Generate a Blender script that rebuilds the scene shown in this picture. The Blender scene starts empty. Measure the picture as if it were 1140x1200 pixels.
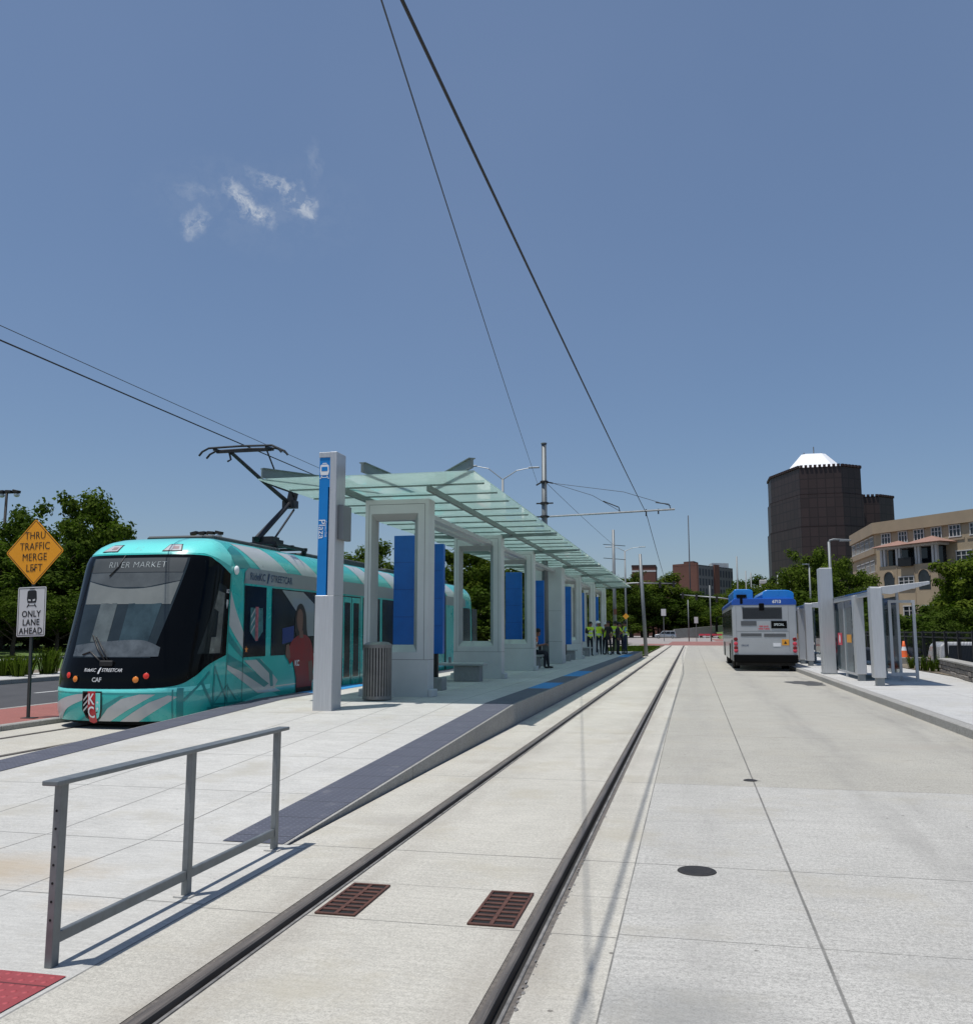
import bpy, bmesh, math, random
from mathutils import Vector, Matrix, noise
R = math.radians
sc = bpy.context.scene
col = sc.collection
random.seed(7)

# ------------------------------------------------------------------ camera (eye 1.6 m above the road)
F, CX, CY, EYE = 1060.0, 570.0, 600.0, 1.6
PITCH = math.atan(140.0 / F)
YAW = math.atan(240.0 / math.hypot(F, 140.0))
FW = Vector((-math.sin(YAW) * math.cos(PITCH), math.cos(YAW) * math.cos(PITCH), math.sin(PITCH)))
RT = Vector((math.cos(YAW), math.sin(YAW), 0))
UP = RT.cross(FW)
cam = bpy.data.cameras.new('camera')
camo = bpy.data.objects.new('camera', cam)
col.objects.link(camo)
camo.location = (0, 0, EYE)
camo.rotation_euler = (R(90) + PITCH, 0, YAW)
cam.sensor_fit = 'HORIZONTAL'
cam.sensor_width = 36
cam.lens = 36 * F / 1140.0
cam.clip_start = 0.05
cam.clip_end = 6000
sc.camera = camo

def at(x, y, Y):
    "survey helper: the point of the place seen along a sight line at distance Y"
    r = FW * F + RT * (x - CX) - UP * (y - CY)
    k = Y / r.y
    return Vector((r.x * k, Y, EYE + r.z * k))

# ------------------------------------------------------------------ materials
def newmat(name):
    m = bpy.data.materials.new(name)
    m.use_nodes = True
    nt = m.node_tree
    b = nt.nodes['Principled BSDF']
    return m, nt, b

def N(nt, t, **kw):
    n = nt.nodes.new(t)
    for k, v in kw.items():
        if k in n.inputs:
            n.inputs[k].default_value = v
        else:
            setattr(n, k, v)
    return n

def coords(nt, kind='Object', scale=None):
    tc = N(nt, 'ShaderNodeTexCoord')
    out = tc.outputs[kind]
    if scale:
        mp = N(nt, 'ShaderNodeMapping')
        mp.inputs['Scale'].default_value = scale
        nt.links.new(out, mp.inputs['Vector'])
        out = mp.outputs['Vector']
    return out

def mix(nt, a, b, fac, mode='MIX'):
    n = nt.nodes.new('ShaderNodeMix')
    n.data_type = 'RGBA'
    n.blend_type = mode
    for inp, v in ((n.inputs[0], fac), (n.inputs[6], a), (n.inputs[7], b)):
        if isinstance(v, (int, float)):
            inp.default_value = v
        elif isinstance(v, tuple):
            inp.default_value = (*v, 1) if len(v) == 3 else v
        else:
            nt.links.new(v, inp)
    return n.outputs[2]

def math_(nt, op, a, b=None, c=None, clamp=False):
    n = nt.nodes.new('ShaderNodeMath')
    n.operation = op
    n.use_clamp = clamp
    for i, v in enumerate((a, b, c)):
        if v is None: continue
        if isinstance(v, (int, float)): n.inputs[i].default_value = v
        else: nt.links.new(v, n.inputs[i])
    return n.outputs[0]

def ramp(nt, fac, p0, p1, c0=0.0, c1=1.0):
    n = nt.nodes.new('ShaderNodeMapRange')
    n.clamp = True
    nt.links.new(fac, n.inputs[0])
    n.inputs[1].default_value = p0; n.inputs[2].default_value = p1
    n.inputs[3].default_value = c0; n.inputs[4].default_value = c1
    return n.outputs[0]

def mat(name, c, rough=0.6, metal=0.0, var=0.12, vscale=3.0, bump=0.0, bscale=60.0, coat=0.0, dirt=0.0, stretch=None, spec=None):
    m, nt, b = newmat(name)
    v = coords(nt, 'Object', stretch)
    n1 = N(nt, 'ShaderNodeTexNoise', Scale=vscale, Detail=6.0, Roughness=0.6)
    nt.links.new(v, n1.inputs['Vector'])
    f = ramp(nt, n1.outputs[0], 0.3, 0.7)
    dark = tuple(x * (1 - var) for x in c); light = tuple(min(1, x * (1 + var)) for x in c)
    cc = mix(nt, dark, light, f)
    if dirt:
        n2 = N(nt, 'ShaderNodeTexNoise', Scale=vscale * 0.35, Detail=8.0, Roughness=0.7)
        nt.links.new(v, n2.inputs['Vector'])
        cc = mix(nt, cc, tuple(x * 0.45 for x in c), ramp(nt, n2.outputs[0], 0.5, 0.75, 0, dirt))
    nt.links.new(cc, b.inputs['Base Color'])
    nt.links.new(ramp(nt, n1.outputs[0], 0.3, 0.7, rough * 0.88, min(1, rough * 1.12)), b.inputs['Roughness'])
    b.inputs['Metallic'].default_value = metal
    b.inputs['Coat Weight'].default_value = coat
    if spec is not None: b.inputs['Specular IOR Level'].default_value = spec
    if bump:
        n3 = N(nt, 'ShaderNodeTexNoise', Scale=bscale, Detail=4.0)
        nt.links.new(v, n3.inputs['Vector'])
        bp = N(nt, 'ShaderNodeBump', Strength=bump, Distance=0.01)
        nt.links.new(n3.outputs[0], bp.inputs['Height'])
        nt.links.new(bp.outputs[0], b.inputs['Normal'])
    return m

def emis(name, c, s):
    m, nt, b = newmat(name)
    b.inputs['Base Color'].default_value = (*c, 1)
    b.inputs['Emission Color'].default_value = (*c, 1)
    b.inputs['Emission Strength'].default_value = s
    return m

def concrete(name, c, xj=(), yj=(), yper=None, xper=None, jw=0.007, tone=None, stain=None, broom=True, streaks=0.0, tracks=(), grain=1.0):
    m, nt, b = newmat(name)
    v = coords(nt, 'Object')
    sep = N(nt, 'ShaderNodeSeparateXYZ'); nt.links.new(v, sep.inputs[0])
    X, Y = sep.outputs[0], sep.outputs[1]
    def noise_(scale, detail=6, rough=0.6, st=None):
        n = N(nt, 'ShaderNodeTexNoise', Scale=scale, Detail=float(detail), Roughness=rough)
        if st:
            mp = N(nt, 'ShaderNodeMapping'); mp.inputs['Scale'].default_value = st
            nt.links.new(v, mp.inputs['Vector']); nt.links.new(mp.outputs[0], n.inputs['Vector'])
        else: nt.links.new(v, n.inputs['Vector'])
        return n.outputs[0]
    big = noise_(0.35, 5, 0.65); mid = noise_(2.2, 7, 0.7); fine = noise_(38, 6, 0.8)
    sweep = noise_(1.3, 8, 0.72, (0.8, 4.0, 1)); brush = noise_(9.0, 6, 0.75, (0.45, 3.0, 1))
    sand = noise_(95, 4, 0.85)
    cc = mix(nt, tuple(x * 0.86 for x in c), tuple(x * 1.08 for x in c), ramp(nt, big, 0.35, 0.65))
    cc = mix(nt, cc, tuple(x * 0.78 for x in c), ramp(nt, mid, 0.45, 0.75, 0, 0.75))
    cc = mix(nt, cc, tuple(x * 0.66 for x in c), ramp(nt, sweep, 0.50, 0.72, 0, 0.35 + streaks))
    cc = mix(nt, cc, tuple(x * 0.72 for x in c), ramp(nt, brush, 0.50, 0.64, 0, 0.35 + streaks))
    cc = mix(nt, cc, tuple(min(.8, x * 1.18) for x in c), ramp(nt, brush, 0.50, 0.38, 0, 0.4))
    cc = mix(nt, cc, tuple(min(.8, x * 1.2) for x in c), ramp(nt, fine, 0.50, 0.62, 0, 0.7 * grain))
    cc = mix(nt, cc, tuple(x * 0.62 for x in c), ramp(nt, fine, 0.49, 0.38, 0, (0.7 + streaks * .6) * grain))
    cc = mix(nt, cc, tuple(x * 0.5 for x in c), ramp(nt, sand, 0.48, 0.38, 0, 0.85 * grain))
    cc = mix(nt, cc, tuple(min(.85, x * 1.25) for x in c), ramp(nt, sand, 0.53, 0.63, 0, 0.6 * grain))
    if tone:      # (y, colour beyond y)
        e = math_(nt, 'ADD', Y, math_(nt, 'MULTIPLY', math_(nt, 'SUBTRACT', mid, 0.5), 0.05))
        cc = mix(nt, cc, mix(nt, cc, tone[1], 1.0, 'MULTIPLY'), ramp(nt, e, tone[0] - .01, tone[0] + .01))
    # pits and specks
    vo = N(nt, 'ShaderNodeTexVoronoi', Scale=3.1); nt.links.new(v, vo.inputs['Vector'])
    sp = math_(nt, 'MULTIPLY', ramp(nt, vo.outputs['Distance'], 0.055, 0.03), ramp(nt, mid, 0.44, 0.5))
    cc = mix(nt, cc, (0.06, 0.055, 0.05), math_(nt, 'MULTIPLY', sp, 0.8))
    vo2 = N(nt, 'ShaderNodeTexVoronoi', Scale=11.0); nt.links.new(v, vo2.inputs['Vector'])
    sp2 = math_(nt, 'MULTIPLY', ramp(nt, vo2.outputs['Distance'], 0.12, 0.07), ramp(nt, mid, 0.5, 0.6))
    cc = mix(nt, cc, tuple(x * 0.45 for x in c), math_(nt, 'MULTIPLY', sp2, 0.6))
    trk = noise_(1.0, 6, 0.65, (3.0, 0.35, 1))
    blot = noise_(0.9, 7, 0.68)
    cc = mix(nt, cc, tuple(x * k for x, k in zip(c, (0.80, 0.77, 0.70))), ramp(nt, blot, 0.52, 0.66, 0, 0.6))
    for (tx, tw, amt, tcol) in tracks:
        d = math_(nt, 'ABSOLUTE', math_(nt, 'SUBTRACT', X, tx))
        cc = mix(nt, cc, tcol, math_(nt, 'MULTIPLY', ramp(nt, d, tw, tw * .2, 0, amt), ramp(nt, trk, 0.38, 0.66)))
    for (sx, sy, sr, scol, amt) in (stain or ()):
        d = math_(nt, 'SQRT', math_(nt, 'ADD', math_(nt, 'POWER', math_(nt, 'MULTIPLY', math_(nt, 'SUBTRACT', X, sx), 1.0), 2.0),
                                    math_(nt, 'POWER', math_(nt, 'MULTIPLY', math_(nt, 'SUBTRACT', Y, sy), 1.6), 2.0)))
        d = math_(nt, 'ADD', d, math_(nt, 'MULTIPLY', math_(nt, 'SUBTRACT', mid, 0.5), sr * 1.6))
        cc = mix(nt, cc, scol, ramp(nt, d, sr, sr * 0.25, 0, amt))
    # joints, a little wavy and broken
    wob = math_(nt, 'MULTIPLY', math_(nt, 'SUBTRACT', mid, 0.5), 0.006)
    Xw = math_(nt, 'ADD', X, wob); Yw = math_(nt, 'ADD', Y, wob)
    mask = None
    def acc(mk, s):
        return s if mk is None else math_(nt, 'MAXIMUM', mk, s)
    for it in xj:
        x0, w = it if isinstance(it, tuple) else (it, jw)
        mask = acc(mask, ramp(nt, math_(nt, 'ABSOLUTE', math_(nt, 'SUBTRACT', Xw, x0)), w * 1.3, w * 0.6))
    for it in yj:
        y0, w = it if isinstance(it, tuple) else (it, jw)
        mask = acc(mask, ramp(nt, math_(nt, 'ABSOLUTE', math_(nt, 'SUBTRACT', Yw, y0)), w * 1.3, w * 0.6))
    for per, A in ((xper, Xw), (yper, Yw)):
        if per:
            off, p, w = per
            t = math_(nt, 'PINGPONG', math_(nt, 'SUBTRACT', A, off), p / 2)
            mask = acc(mask, ramp(nt, t, w * 1.3, w * 0.6))
    if mask is not None:
        cc = mix(nt, cc, (0.10, 0.098, 0.09), math_(nt, 'MULTIPLY', mask, ramp(nt, mid, 0.3, 0.6, 0.95, 0.6)))
    nt.links.new(cc, b.inputs['Base Color'])
    b.inputs['Roughness'].default_value = 0.85
    b.inputs['Specular IOR Level'].default_value = 0.25
    brm = noise_(60, 3, 0.6, (0.12, 1.0, 1))
    h = math_(nt, 'ADD', math_(nt, 'MULTIPLY', brm, 1.0 if broom else 0.2), math_(nt, 'MULTIPLY', sand, 0.6))
    if mask is not None: h = math_(nt, 'SUBTRACT', h, math_(nt, 'MULTIPLY', mask, 2.0))
    bp = N(nt, 'ShaderNodeBump', Strength=0.45, Distance=0.004)
    nt.links.new(h, bp.inputs['Height']); nt.links.new(bp.outputs[0], b.inputs['Normal'])
    return m

def tactile(name, c, seam=0.6, dirt=0.3):
    m, nt, b = newmat(name)
    v = coords(nt, 'Object')
    sep = N(nt, 'ShaderNodeSeparateXYZ'); nt.links.new(v, sep.inputs[0])
    P = 0.06
    a = math_(nt, 'PINGPONG', sep.outputs[0], P / 2); d = math_(nt, 'PINGPONG', sep.outputs[1], P / 2)
    rr = math_(nt, 'SQRT', math_(nt, 'ADD', math_(nt, 'POWER', a, 2.0), math_(nt, 'POWER', d, 2.0)))
    dome = ramp(nt, rr, 0.016, 0.008)
    s = ramp(nt, math_(nt, 'PINGPONG', math_(nt, 'SUBTRACT', sep.outputs[1], 0.2), seam / 2), 0.008, 0.003)
    n = N(nt, 'ShaderNodeTexNoise', Scale=5.0, Detail=8.0, Roughness=0.7); nt.links.new(v, n.inputs['Vector'])
    cc = mix(nt, tuple(x * 0.8 for x in c), tuple(x * 1.2 for x in c), n.outputs[0])
    cc = mix(nt, cc, tuple(min(.8, x * 1.45) for x in c), dome)
    cc = mix(nt, cc, tuple(x * 0.35 for x in c), s)
    cc = mix(nt, cc, (0.4, 0.38, 0.35), ramp(nt, n.outputs[0], 0.58, 0.8, 0, dirt))
    nt.links.new(cc, b.inputs['Base Color'])
    b.inputs['Roughness'].default_value = 0.7
    bp = N(nt, 'ShaderNodeBump', Strength=0.8, Distance=0.006)
    nt.links.new(math_(nt, 'SUBTRACT', dome, s), bp.inputs['Height']); nt.links.new(bp.outputs[0], b.inputs['Normal'])
    return m

def glass(name, tint, alpha=0.35, body=(0.1, 0.15, 0.15), rough=0.03, transl=0.0, gloss=1.0):
    "transparent tinted sheet + a thin body colour + fresnel reflection"
    m = bpy.data.materials.new(name); m.use_nodes = True
    nt = m.node_tree; nt.nodes.clear()
    out = N(nt, 'ShaderNodeOutputMaterial')
    tr = N(nt, 'ShaderNodeBsdfTransparent'); tr.inputs[0].default_value = (*tint, 1)
    df = N(nt, 'ShaderNodeBsdfDiffuse'); df.inputs[0].default_value = (*body, 1)
    tl = N(nt, 'ShaderNodeBsdfTranslucent'); tl.inputs[0].default_value = (*body, 1)
    v = coords(nt, 'Object')
    nz = N(nt, 'ShaderNodeTexNoise', Scale=1.2, Detail=5.0); nt.links.new(v, nz.inputs['Vector'])
    mb = N(nt, 'ShaderNodeMixShader'); mb.inputs[0].default_value = transl
    nt.links.new(df.outputs[0], mb.inputs[1]); nt.links.new(tl.outputs[0], mb.inputs[2])
    m1 = N(nt, 'ShaderNodeMixShader'); nt.links.new(ramp(nt, nz.outputs[0], 0.3, 0.7, alpha * 0.85, min(1, alpha * 1.15)), m1.inputs[0])
    nt.links.new(tr.outputs[0], m1.inputs[1]); nt.links.new(mb.outputs[0], m1.inputs[2])
    gl = N(nt, 'ShaderNodeBsdfGlossy'); gl.inputs['Roughness'].default_value = rough
    fr = N(nt, 'ShaderNodeFresnel'); fr.inputs[0].default_value = 1.5
    m2 = N(nt, 'ShaderNodeMixShader'); nt.links.new(math_(nt, 'MULTIPLY', fr.outputs[0], gloss), m2.inputs[0])
    nt.links.new(m1.outputs[0], m2.inputs[1]); nt.links.new(gl.outputs[0], m2.inputs[2])
    nt.links.new(m2.outputs[0], out.inputs[0])
    return m

def leafmat(name, c1, c2):
    m = bpy.data.materials.new(name); m.use_nodes = True
    nt = m.node_tree; nt.nodes.clear()
    out = N(nt, 'ShaderNodeOutputMaterial')
    oi = N(nt, 'ShaderNodeObjectInfo'); geo = N(nt, 'ShaderNodeNewGeometry')
    v = coords(nt, 'Object')
    n = N(nt, 'ShaderNodeTexNoise', Scale=4.0, Detail=3.0); nt.links.new(v, n.inputs['Vector'])
    f = math_(nt, 'ADD', math_(nt, 'MULTIPLY', geo.outputs['Random Per Island'], 0.55), math_(nt, 'MULTIPLY', n.outputs[0], 0.6), clamp=True)
    cc = mix(nt, c1, c2, f)
    cc = mix(nt, cc, mix(nt, cc, (1.35, 1.15, 0.8), 1.0, 'MULTIPLY'), math_(nt, 'MULTIPLY', oi.outputs['Random'], 0.6))
    df = N(nt, 'ShaderNodeBsdfDiffuse'); tl = N(nt, 'ShaderNodeBsdfTranslucent')
    nt.links.new(cc, df.inputs[0])
    nt.links.new(mix(nt, cc, (0.9, 1.2, 0.35), 1.0, 'MULTIPLY'), tl.inputs[0])
    ms = N(nt, 'ShaderNodeMixShader'); ms.inputs[0].default_value = 0.3
    nt.links.new(df.outputs[0], ms.inputs[1]); nt.links.new(tl.outputs[0], ms.inputs[2])
    nt.links.new(ms.outputs[0], out.inputs[0])
    return m

M = {}
CONC = (0.45, 0.435, 0.40)
M['apron'] = concrete('concrete_apron', (0.51, 0.50, 0.465), grain=.45, xj=[(-2.855, .007), -4.15, -5.05, -6.0, -7.43], yj=[(6.52, .008), 5.1, 8.3, 10.2, 12.1, 14.0, 15.8, 19, 23, 27, 31, 35, 40, 45, 50],
                      stain=[(-4.75, 5.5, 0.95, (0.40, 0.31, 0.20), 0.6), (-3.6, 4.9, 0.3, (0.45, 0.36, .24), 0.25)])
M['slab'] = concrete('track_slab_concrete', (0.505, 0.482, 0.42), grain=.8, xj=[], yj=[(5.04, .005), (5.76, .003), (6.63, .007), 10.06, 14.7, 19.3, 23.9, 28.5, 33.1, 37.7, 42.3, 51, 60, 69], tracks=[(-2.26, .42, .55, (.27, .24, .20)), (-.86, .42, .5, (.27, .24, .20))],
                     stain=[(-2.5, 7.6, 0.5, (0.3, 0.28, 0.25), 0.3), (-2.6, 11.2, .4, (.3, .27, .22), .3)])
M['lane'] = concrete('bus_lane_concrete', (0.465, 0.452, 0.415), xj=[(-0.43, .009), (0.605, .008)], yj=[(5.1, .004), (6.63, .006), (10.06, .005), 14.7, 19.3, 23.9, 28.5, 33.1, 37.7, 42.3, 51, 60, 69], tracks=[(1.75, .45, .5, (.25, .24, .22)), (3.55, .5, .6, (.23, .22, .20)), (.0, .4, .35, (.28, .27, .25))],
                     tone=(10.06, (0.90, 0.885, 0.84)), streaks=0.35,
                     stain=[(0.62, 10.45, 0.09, (0.07, 0.07, 0.06), 0.95), (3.0, 14, 0.8, (.34, .31, .27), .35), (1.9, 17, .9, (.36, .33, .28), .3), (3.0, 34.4, 1.0, (.2, .19, .17), .5),
                            (2.4, 8.2, 0.35, (.3, .29, .26), .4), (-0.1, 4.2, 0.55, (.22, .22, .21), .5), (1.2, 4.9, .6, (.30, .295, .28), .25)])
M['walk'] = concrete('sidewalk_concrete', (0.50, 0.495, 0.475), yper=(12, 1.83, .005), xj=[(4.25, .005), 6.0, 7.8])
M['kerb'] = concrete('kerb_concrete', (0.36, 0.35, 0.325), yper=(15.9, 3.05, .006), broom=False, streaks=0.3)
M['verge'] = concrete('red_brick_paving', (0.34, 0.13, 0.11), xper=(0, 0.2, .004), yper=(0, 0.1, .004))
M['redpave'] = mat('red_crossing_paint', (0.26, 0.115, 0.095), 0.8, var=0.25, vscale=1.5, dirt=0.3)
M['asphalt'] = mat('asphalt', (0.058, 0.058, 0.06), 0.9, var=0.22, vscale=1.2, bump=0.3, bscale=120)
M['white_line'] = mat('road_paint_white', (0.62, 0.62, 0.6), 0.7, var=0.15, vscale=8)
M['grass'] = mat('grass', (0.10, 0.16, 0.035), 0.95, var=0.4, vscale=3.0, dirt=0.5, bump=1.0, bscale=30)
M['soil'] = mat('dry_ground', (0.17, 0.14, 0.10), 0.95, var=0.3, vscale=0.4, dirt=0.4)
M['tact_dark'] = tactile('tactile_slate', (0.075, 0.08, 0.105))
M['tact_blue'] = tactile('tactile_blue', (0.02, 0.22, 0.50), dirt=0.08)
M['tact_red'] = tactile('tactile_red', (0.27, 0.045, 0.05), dirt=0.4)
M['rail'] = mat('rail_steel_brown', (0.15, 0.13, 0.112), 0.5, 0.25, var=0.3, vscale=2.5, dirt=0.5, stretch=(12, .8, 4))
M['edge_dirt'] = mat('joint_grit', (0.14, 0.125, 0.105), 0.95, var=.4, vscale=6)
M['rail_edge'] = mat('rail_edge_light', (0.24, 0.225, 0.205), 0.55, 0.3, var=0.4, vscale=9, dirt=0.6)
M['rubber'] = mat('rubber_boot', (0.13, 0.115, 0.10), 0.85, var=0.4, vscale=30, dirt=0.4, bump=0.6, bscale=50)
M['groove'] = mat('groove_shadow', (0.012, 0.011, 0.01), 0.9)
M['rust'] = mat('rusted_cast_iron', (0.095, 0.040, 0.028), 0.8, 0.1, var=0.35, vscale=12, dirt=0.3, bump=0.3)
M['black'] = mat('black_void', (0.006, 0.006, 0.006), 0.9)
M['iron'] = mat('cast_iron_dark', (0.03, 0.028, 0.027), 0.7, 0.3, var=0.3, vscale=20, bump=0.5)
M['galv'] = mat('galvanised_steel', (0.27, 0.29, 0.30), 0.48, 0.55, var=0.16, vscale=7, dirt=0.15)
M['rail_paint'] = mat('handrail_grey', (0.19, 0.205, 0.21), 0.45, 0.45, var=0.18, vscale=9, dirt=0.2)
M['alu'] = mat('brushed_aluminium', (0.54, 0.55, 0.56), 0.42, 0.45, var=0.1, vscale=3, stretch=(20, 20, .6), dirt=0.1)
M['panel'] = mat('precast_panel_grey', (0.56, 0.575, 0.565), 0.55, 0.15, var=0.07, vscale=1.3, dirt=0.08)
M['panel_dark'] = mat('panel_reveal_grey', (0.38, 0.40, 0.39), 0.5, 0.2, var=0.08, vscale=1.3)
M['seam'] = mat('panel_seam', (0.10, 0.105, 0.105), 0.7)
M['pole'] = mat('painted_pole_grey', (0.20, 0.215, 0.22), 0.5, 0.2, var=0.12, vscale=2, dirt=0.1)
M['pole_dark'] = mat('catenary_pole_grey', (0.15, 0.165, 0.17), 0.5, 0.3, var=0.2, vscale=2, dirt=0.2)
M['steel_green'] = mat('canopy_steel', (0.17, 0.215, 0.205), 0.5, 0.3, var=0.15, vscale=2)
M['blue'] = mat('signal_blue', (0.004, 0.20, 0.56), 0.35, var=0.06)
M['blue_deep'] = mat('totem_blue', (0.005, 0.12, 0.44), 0.35, var=0.1)
M['white'] = mat('white_vinyl', (0.78, 0.79, 0.80), 0.5, var=0.04)
M['screen'] = mat('map_case_pale', (0.42, 0.50, 0.55), 0.2, var=0.25, vscale=9)
M['bin'] = mat('bin_slats', (0.23, 0.225, 0.215), 0.42, 0.6, var=0.15, vscale=5)
M['wire'] = mat('cable_black', (0.02, 0.02, 0.022), 0.7)
M['wire_thin'] = mat('cable_grey', (0.045, 0.05, 0.058), 0.7)
M['canopy'] = glass('canopy_glass', (0.66, 0.84, 0.81), 0.78, (0.84, 1.0, 0.965), 0.03, transl=0.72, gloss=0.8)
M['shglass'] = glass('shelter_glass', (0.80, 0.90, 0.92), 0.12, (0.3, 0.38, 0.4), 0.03, gloss=0.9)
M['blueglass'] = glass('shelter_roof_glass', (0.45, 0.6, 0.8), 0.6, (0.09, 0.13, 0.20), 0.06, transl=0.2)
M['stone'] = mat('bench_concrete', (0.27, 0.275, 0.265), 0.75, var=0.12, vscale=9, bump=0.3)
# streetcar
M['teal'] = mat('livery_teal', (0.03, 0.47, 0.43), 0.28, var=0.05, vscale=0.8, coat=0.6)
M['teal_light'] = mat('livery_aqua', (0.16, 0.76, 0.70), 0.28, var=0.04, vscale=0.8, coat=0.6)
M['teal_dark'] = mat('livery_dark_teal', (0.012, 0.24, 0.24), 0.3, var=0.05, coat=0.5)
M['silver'] = mat('livery_silver', (0.48, 0.49, 0.49), 0.3, var=0.04, coat=0.5)
M['grey_band'] = mat('livery_grey_band', (0.27, 0.29, 0.30), 0.32, var=0.05, coat=0.4)
M['gloss_black'] = mat('gloss_black_mask', (0.003, 0.0035, 0.004), 0.12, var=0.1, spec=0.14)
M['ws_base'] = mat('windscreen_smoked', (0.022, 0.032, 0.036), 0.07, var=0.35, vscale=1.5)
M['win_dark'] = mat('window_tinted', (0.008, 0.012, 0.013), 0.16, var=0.5, vscale=2.0, spec=0.35)
M['ws_glass'] = glass('windscreen_glass', (0.55, 0.66, 0.70), 0.18, (0.05, 0.075, 0.085), 0.02, gloss=1.0)
M['navy'] = mat('lettering_navy', (0.02, 0.05, 0.12), 0.4)
M['led'] = emis('led_dots', (0.45, 0.5, 0.5), 0.12)
M['skirt'] = mat('underframe_black', (0.010, 0.010, 0.010), 0.8)
M['roofgear'] = mat('roof_equipment', (0.055, 0.06, 0.062), 0.65, 0.2, var=0.3, vscale=5)
M['panto'] = mat('pantograph_steel', (0.035, 0.037, 0.04), 0.5, 0.5, var=0.2)
M['cabgrey'] = mat('cab_interior_grey', (0.30, 0.31, 0.29), 0.7)
M['cabblind'] = mat('cab_sun_blind', (0.17, 0.185, 0.175), 0.35, var=.12, vscale=2)
M['cabdark'] = mat('cab_interior_dark', (0.05, 0.06, 0.065), 0.7)
M['redlamp'] = emis('tail_lamp_red', (0.60, 0.03, 0.02), 0.15)
M['amber'] = mat('amber_lamp', (0.75, 0.22, 0.02), 0.25, coat=.5)
M['red'] = mat('crest_red', (0.50, 0.02, 0.03), 0.35, coat=.3)
M['jersey'] = mat('jersey_red', (0.24, 0.015, 0.015), 0.45, var=0.25, vscale=3)
M['skin_print'] = mat('printed_skin', (0.17, 0.085, 0.06), 0.5)
M['hair_print'] = mat('printed_hair', (0.02, 0.014, 0.012), 0.5)
# signs
M['sign_yellow'] = mat('warning_yellow', (0.90, 0.37, 0.01), 0.42, var=0.04)
M['sign_white'] = mat('sign_white', (0.62, 0.63, 0.62), 0.45, var=0.04)
M['sign_black'] = mat('sign_black', (0.012, 0.012, 0.012), 0.5)
M['sign_post'] = mat('sign_post_dark', (0.05, 0.06, 0.055), 0.6, 0.3)
# bus
M['bus_silver'] = mat('bus_silver_paint', (0.45, 0.465, 0.475), 0.32, 0.25, var=0.05, vscale=1.5, coat=0.4, dirt=0.12)
M['bus_blue'] = mat('bus_blue_paint', (0.004, 0.21, 0.66), 0.3, var=0.05, coat=0.4)
M['bus_deep'] = mat('bus_blue_band', (0.006, 0.08, 0.40), 0.3, var=0.05, coat=0.4)
M['grille'] = mat('bus_grille', (0.10, 0.105, 0.11), 0.6, var=0.2, stretch=(1, 1, 60), vscale=2)
M['tyre'] = mat('tyre_rubber', (0.015, 0.015, 0.015), 0.85)
M['bumper'] = mat('bumper_black', (0.004, 0.004, 0.004), 0.8, spec=0.1)
M['sticker_red'] = mat('sticker_red', (0.6, 0.05, 0.08), 0.5)
M['sticker_orange'] = mat('sticker_orange', (0.75, 0.33, 0.03), 0.5)
# buildings
M['stucco'] = mat('tan_stucco', (0.37, 0.295, 0.195), 0.85, var=0.08, vscale=0.5, bump=0.3, bscale=20, dirt=0.12)
M['stucco2'] = mat('tan_stucco_parapet', (0.33, 0.26, 0.175), 0.85, var=0.08, vscale=0.5, dirt=0.12)
M['trim'] = mat('white_trim', (0.52, 0.52, 0.50), 0.6, var=0.05)
M['tile'] = mat('clay_roof_tile', (0.27, 0.155, 0.12), 0.8, var=0.2, vscale=4)
M['bwin'] = mat('building_window', (0.015, 0.02, 0.025), 0.08, var=0.6, vscale=0.8)
M['white_roof'] = mat('white_metal_roof', (0.80, 0.81, 0.82), 0.5, var=0.03)
M['darkmetal'] = mat('dark_fence_metal', (0.012, 0.013, 0.014), 0.5, 0.3)
M['rock'] = mat('retaining_stone', (0.22, 0.20, 0.18), 0.9, var=0.35, vscale=4, dirt=0.5, bump=1.0, bscale=14)
M['bark'] = mat('bark', (0.06, 0.045, 0.032), 0.95, var=0.3, vscale=5, bump=0.6, bscale=25)
M['leafA'] = leafmat('leaf_mid', (0.024, 0.045, 0.009), (0.108, 0.155, 0.026))
M['leafB'] = leafmat('leaf_dark', (0.016, 0.030, 0.008), (0.070, 0.110, 0.020))
M['orange_cone'] = mat('cone_orange', (0.75, 0.13, 0.03), 0.6)
M['carglass'] = mat('car_glass', (0.012, 0.014, 0.016), 0.15, spec=0.3)
M['chrome'] = mat('bright_metal', (0.55, 0.55, 0.55), 0.25, 0.9)
# people
M['skinP'] = mat('skin', (0.26, 0.13, 0.085), 0.6)
M['hairP'] = mat('hair_dark', (0.015, 0.011, 0.009), 0.7)
M['trousers'] = mat('dark_trousers', (0.014, 0.016, 0.024), 0.85)
M['shoe'] = mat('black_shoes', (0.01, 0.01, 0.01), 0.6)
M['shirt_dark'] = mat('dark_shirt', (0.025, 0.022, 0.022), 0.85)
M['shirt_navy'] = mat('navy_shirt', (0.02, 0.03, 0.07), 0.85)
M['shirt_blue'] = mat('pale_blue_shirt', (0.22, 0.42, 0.48), 0.8)
M['hivis'] = mat('hivis_yellow', (0.64, 0.86, 0.04), 0.7)
M['reflect'] = mat('reflective_tape', (0.6, 0.62, 0.6), 0.4)
M['vest_or'] = mat('hivis_orange', (0.60, 0.20, 0.07), 0.8)
M['hat_white'] = mat('hard_hat_white', (0.75, 0.75, 0.73), 0.35)

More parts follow.
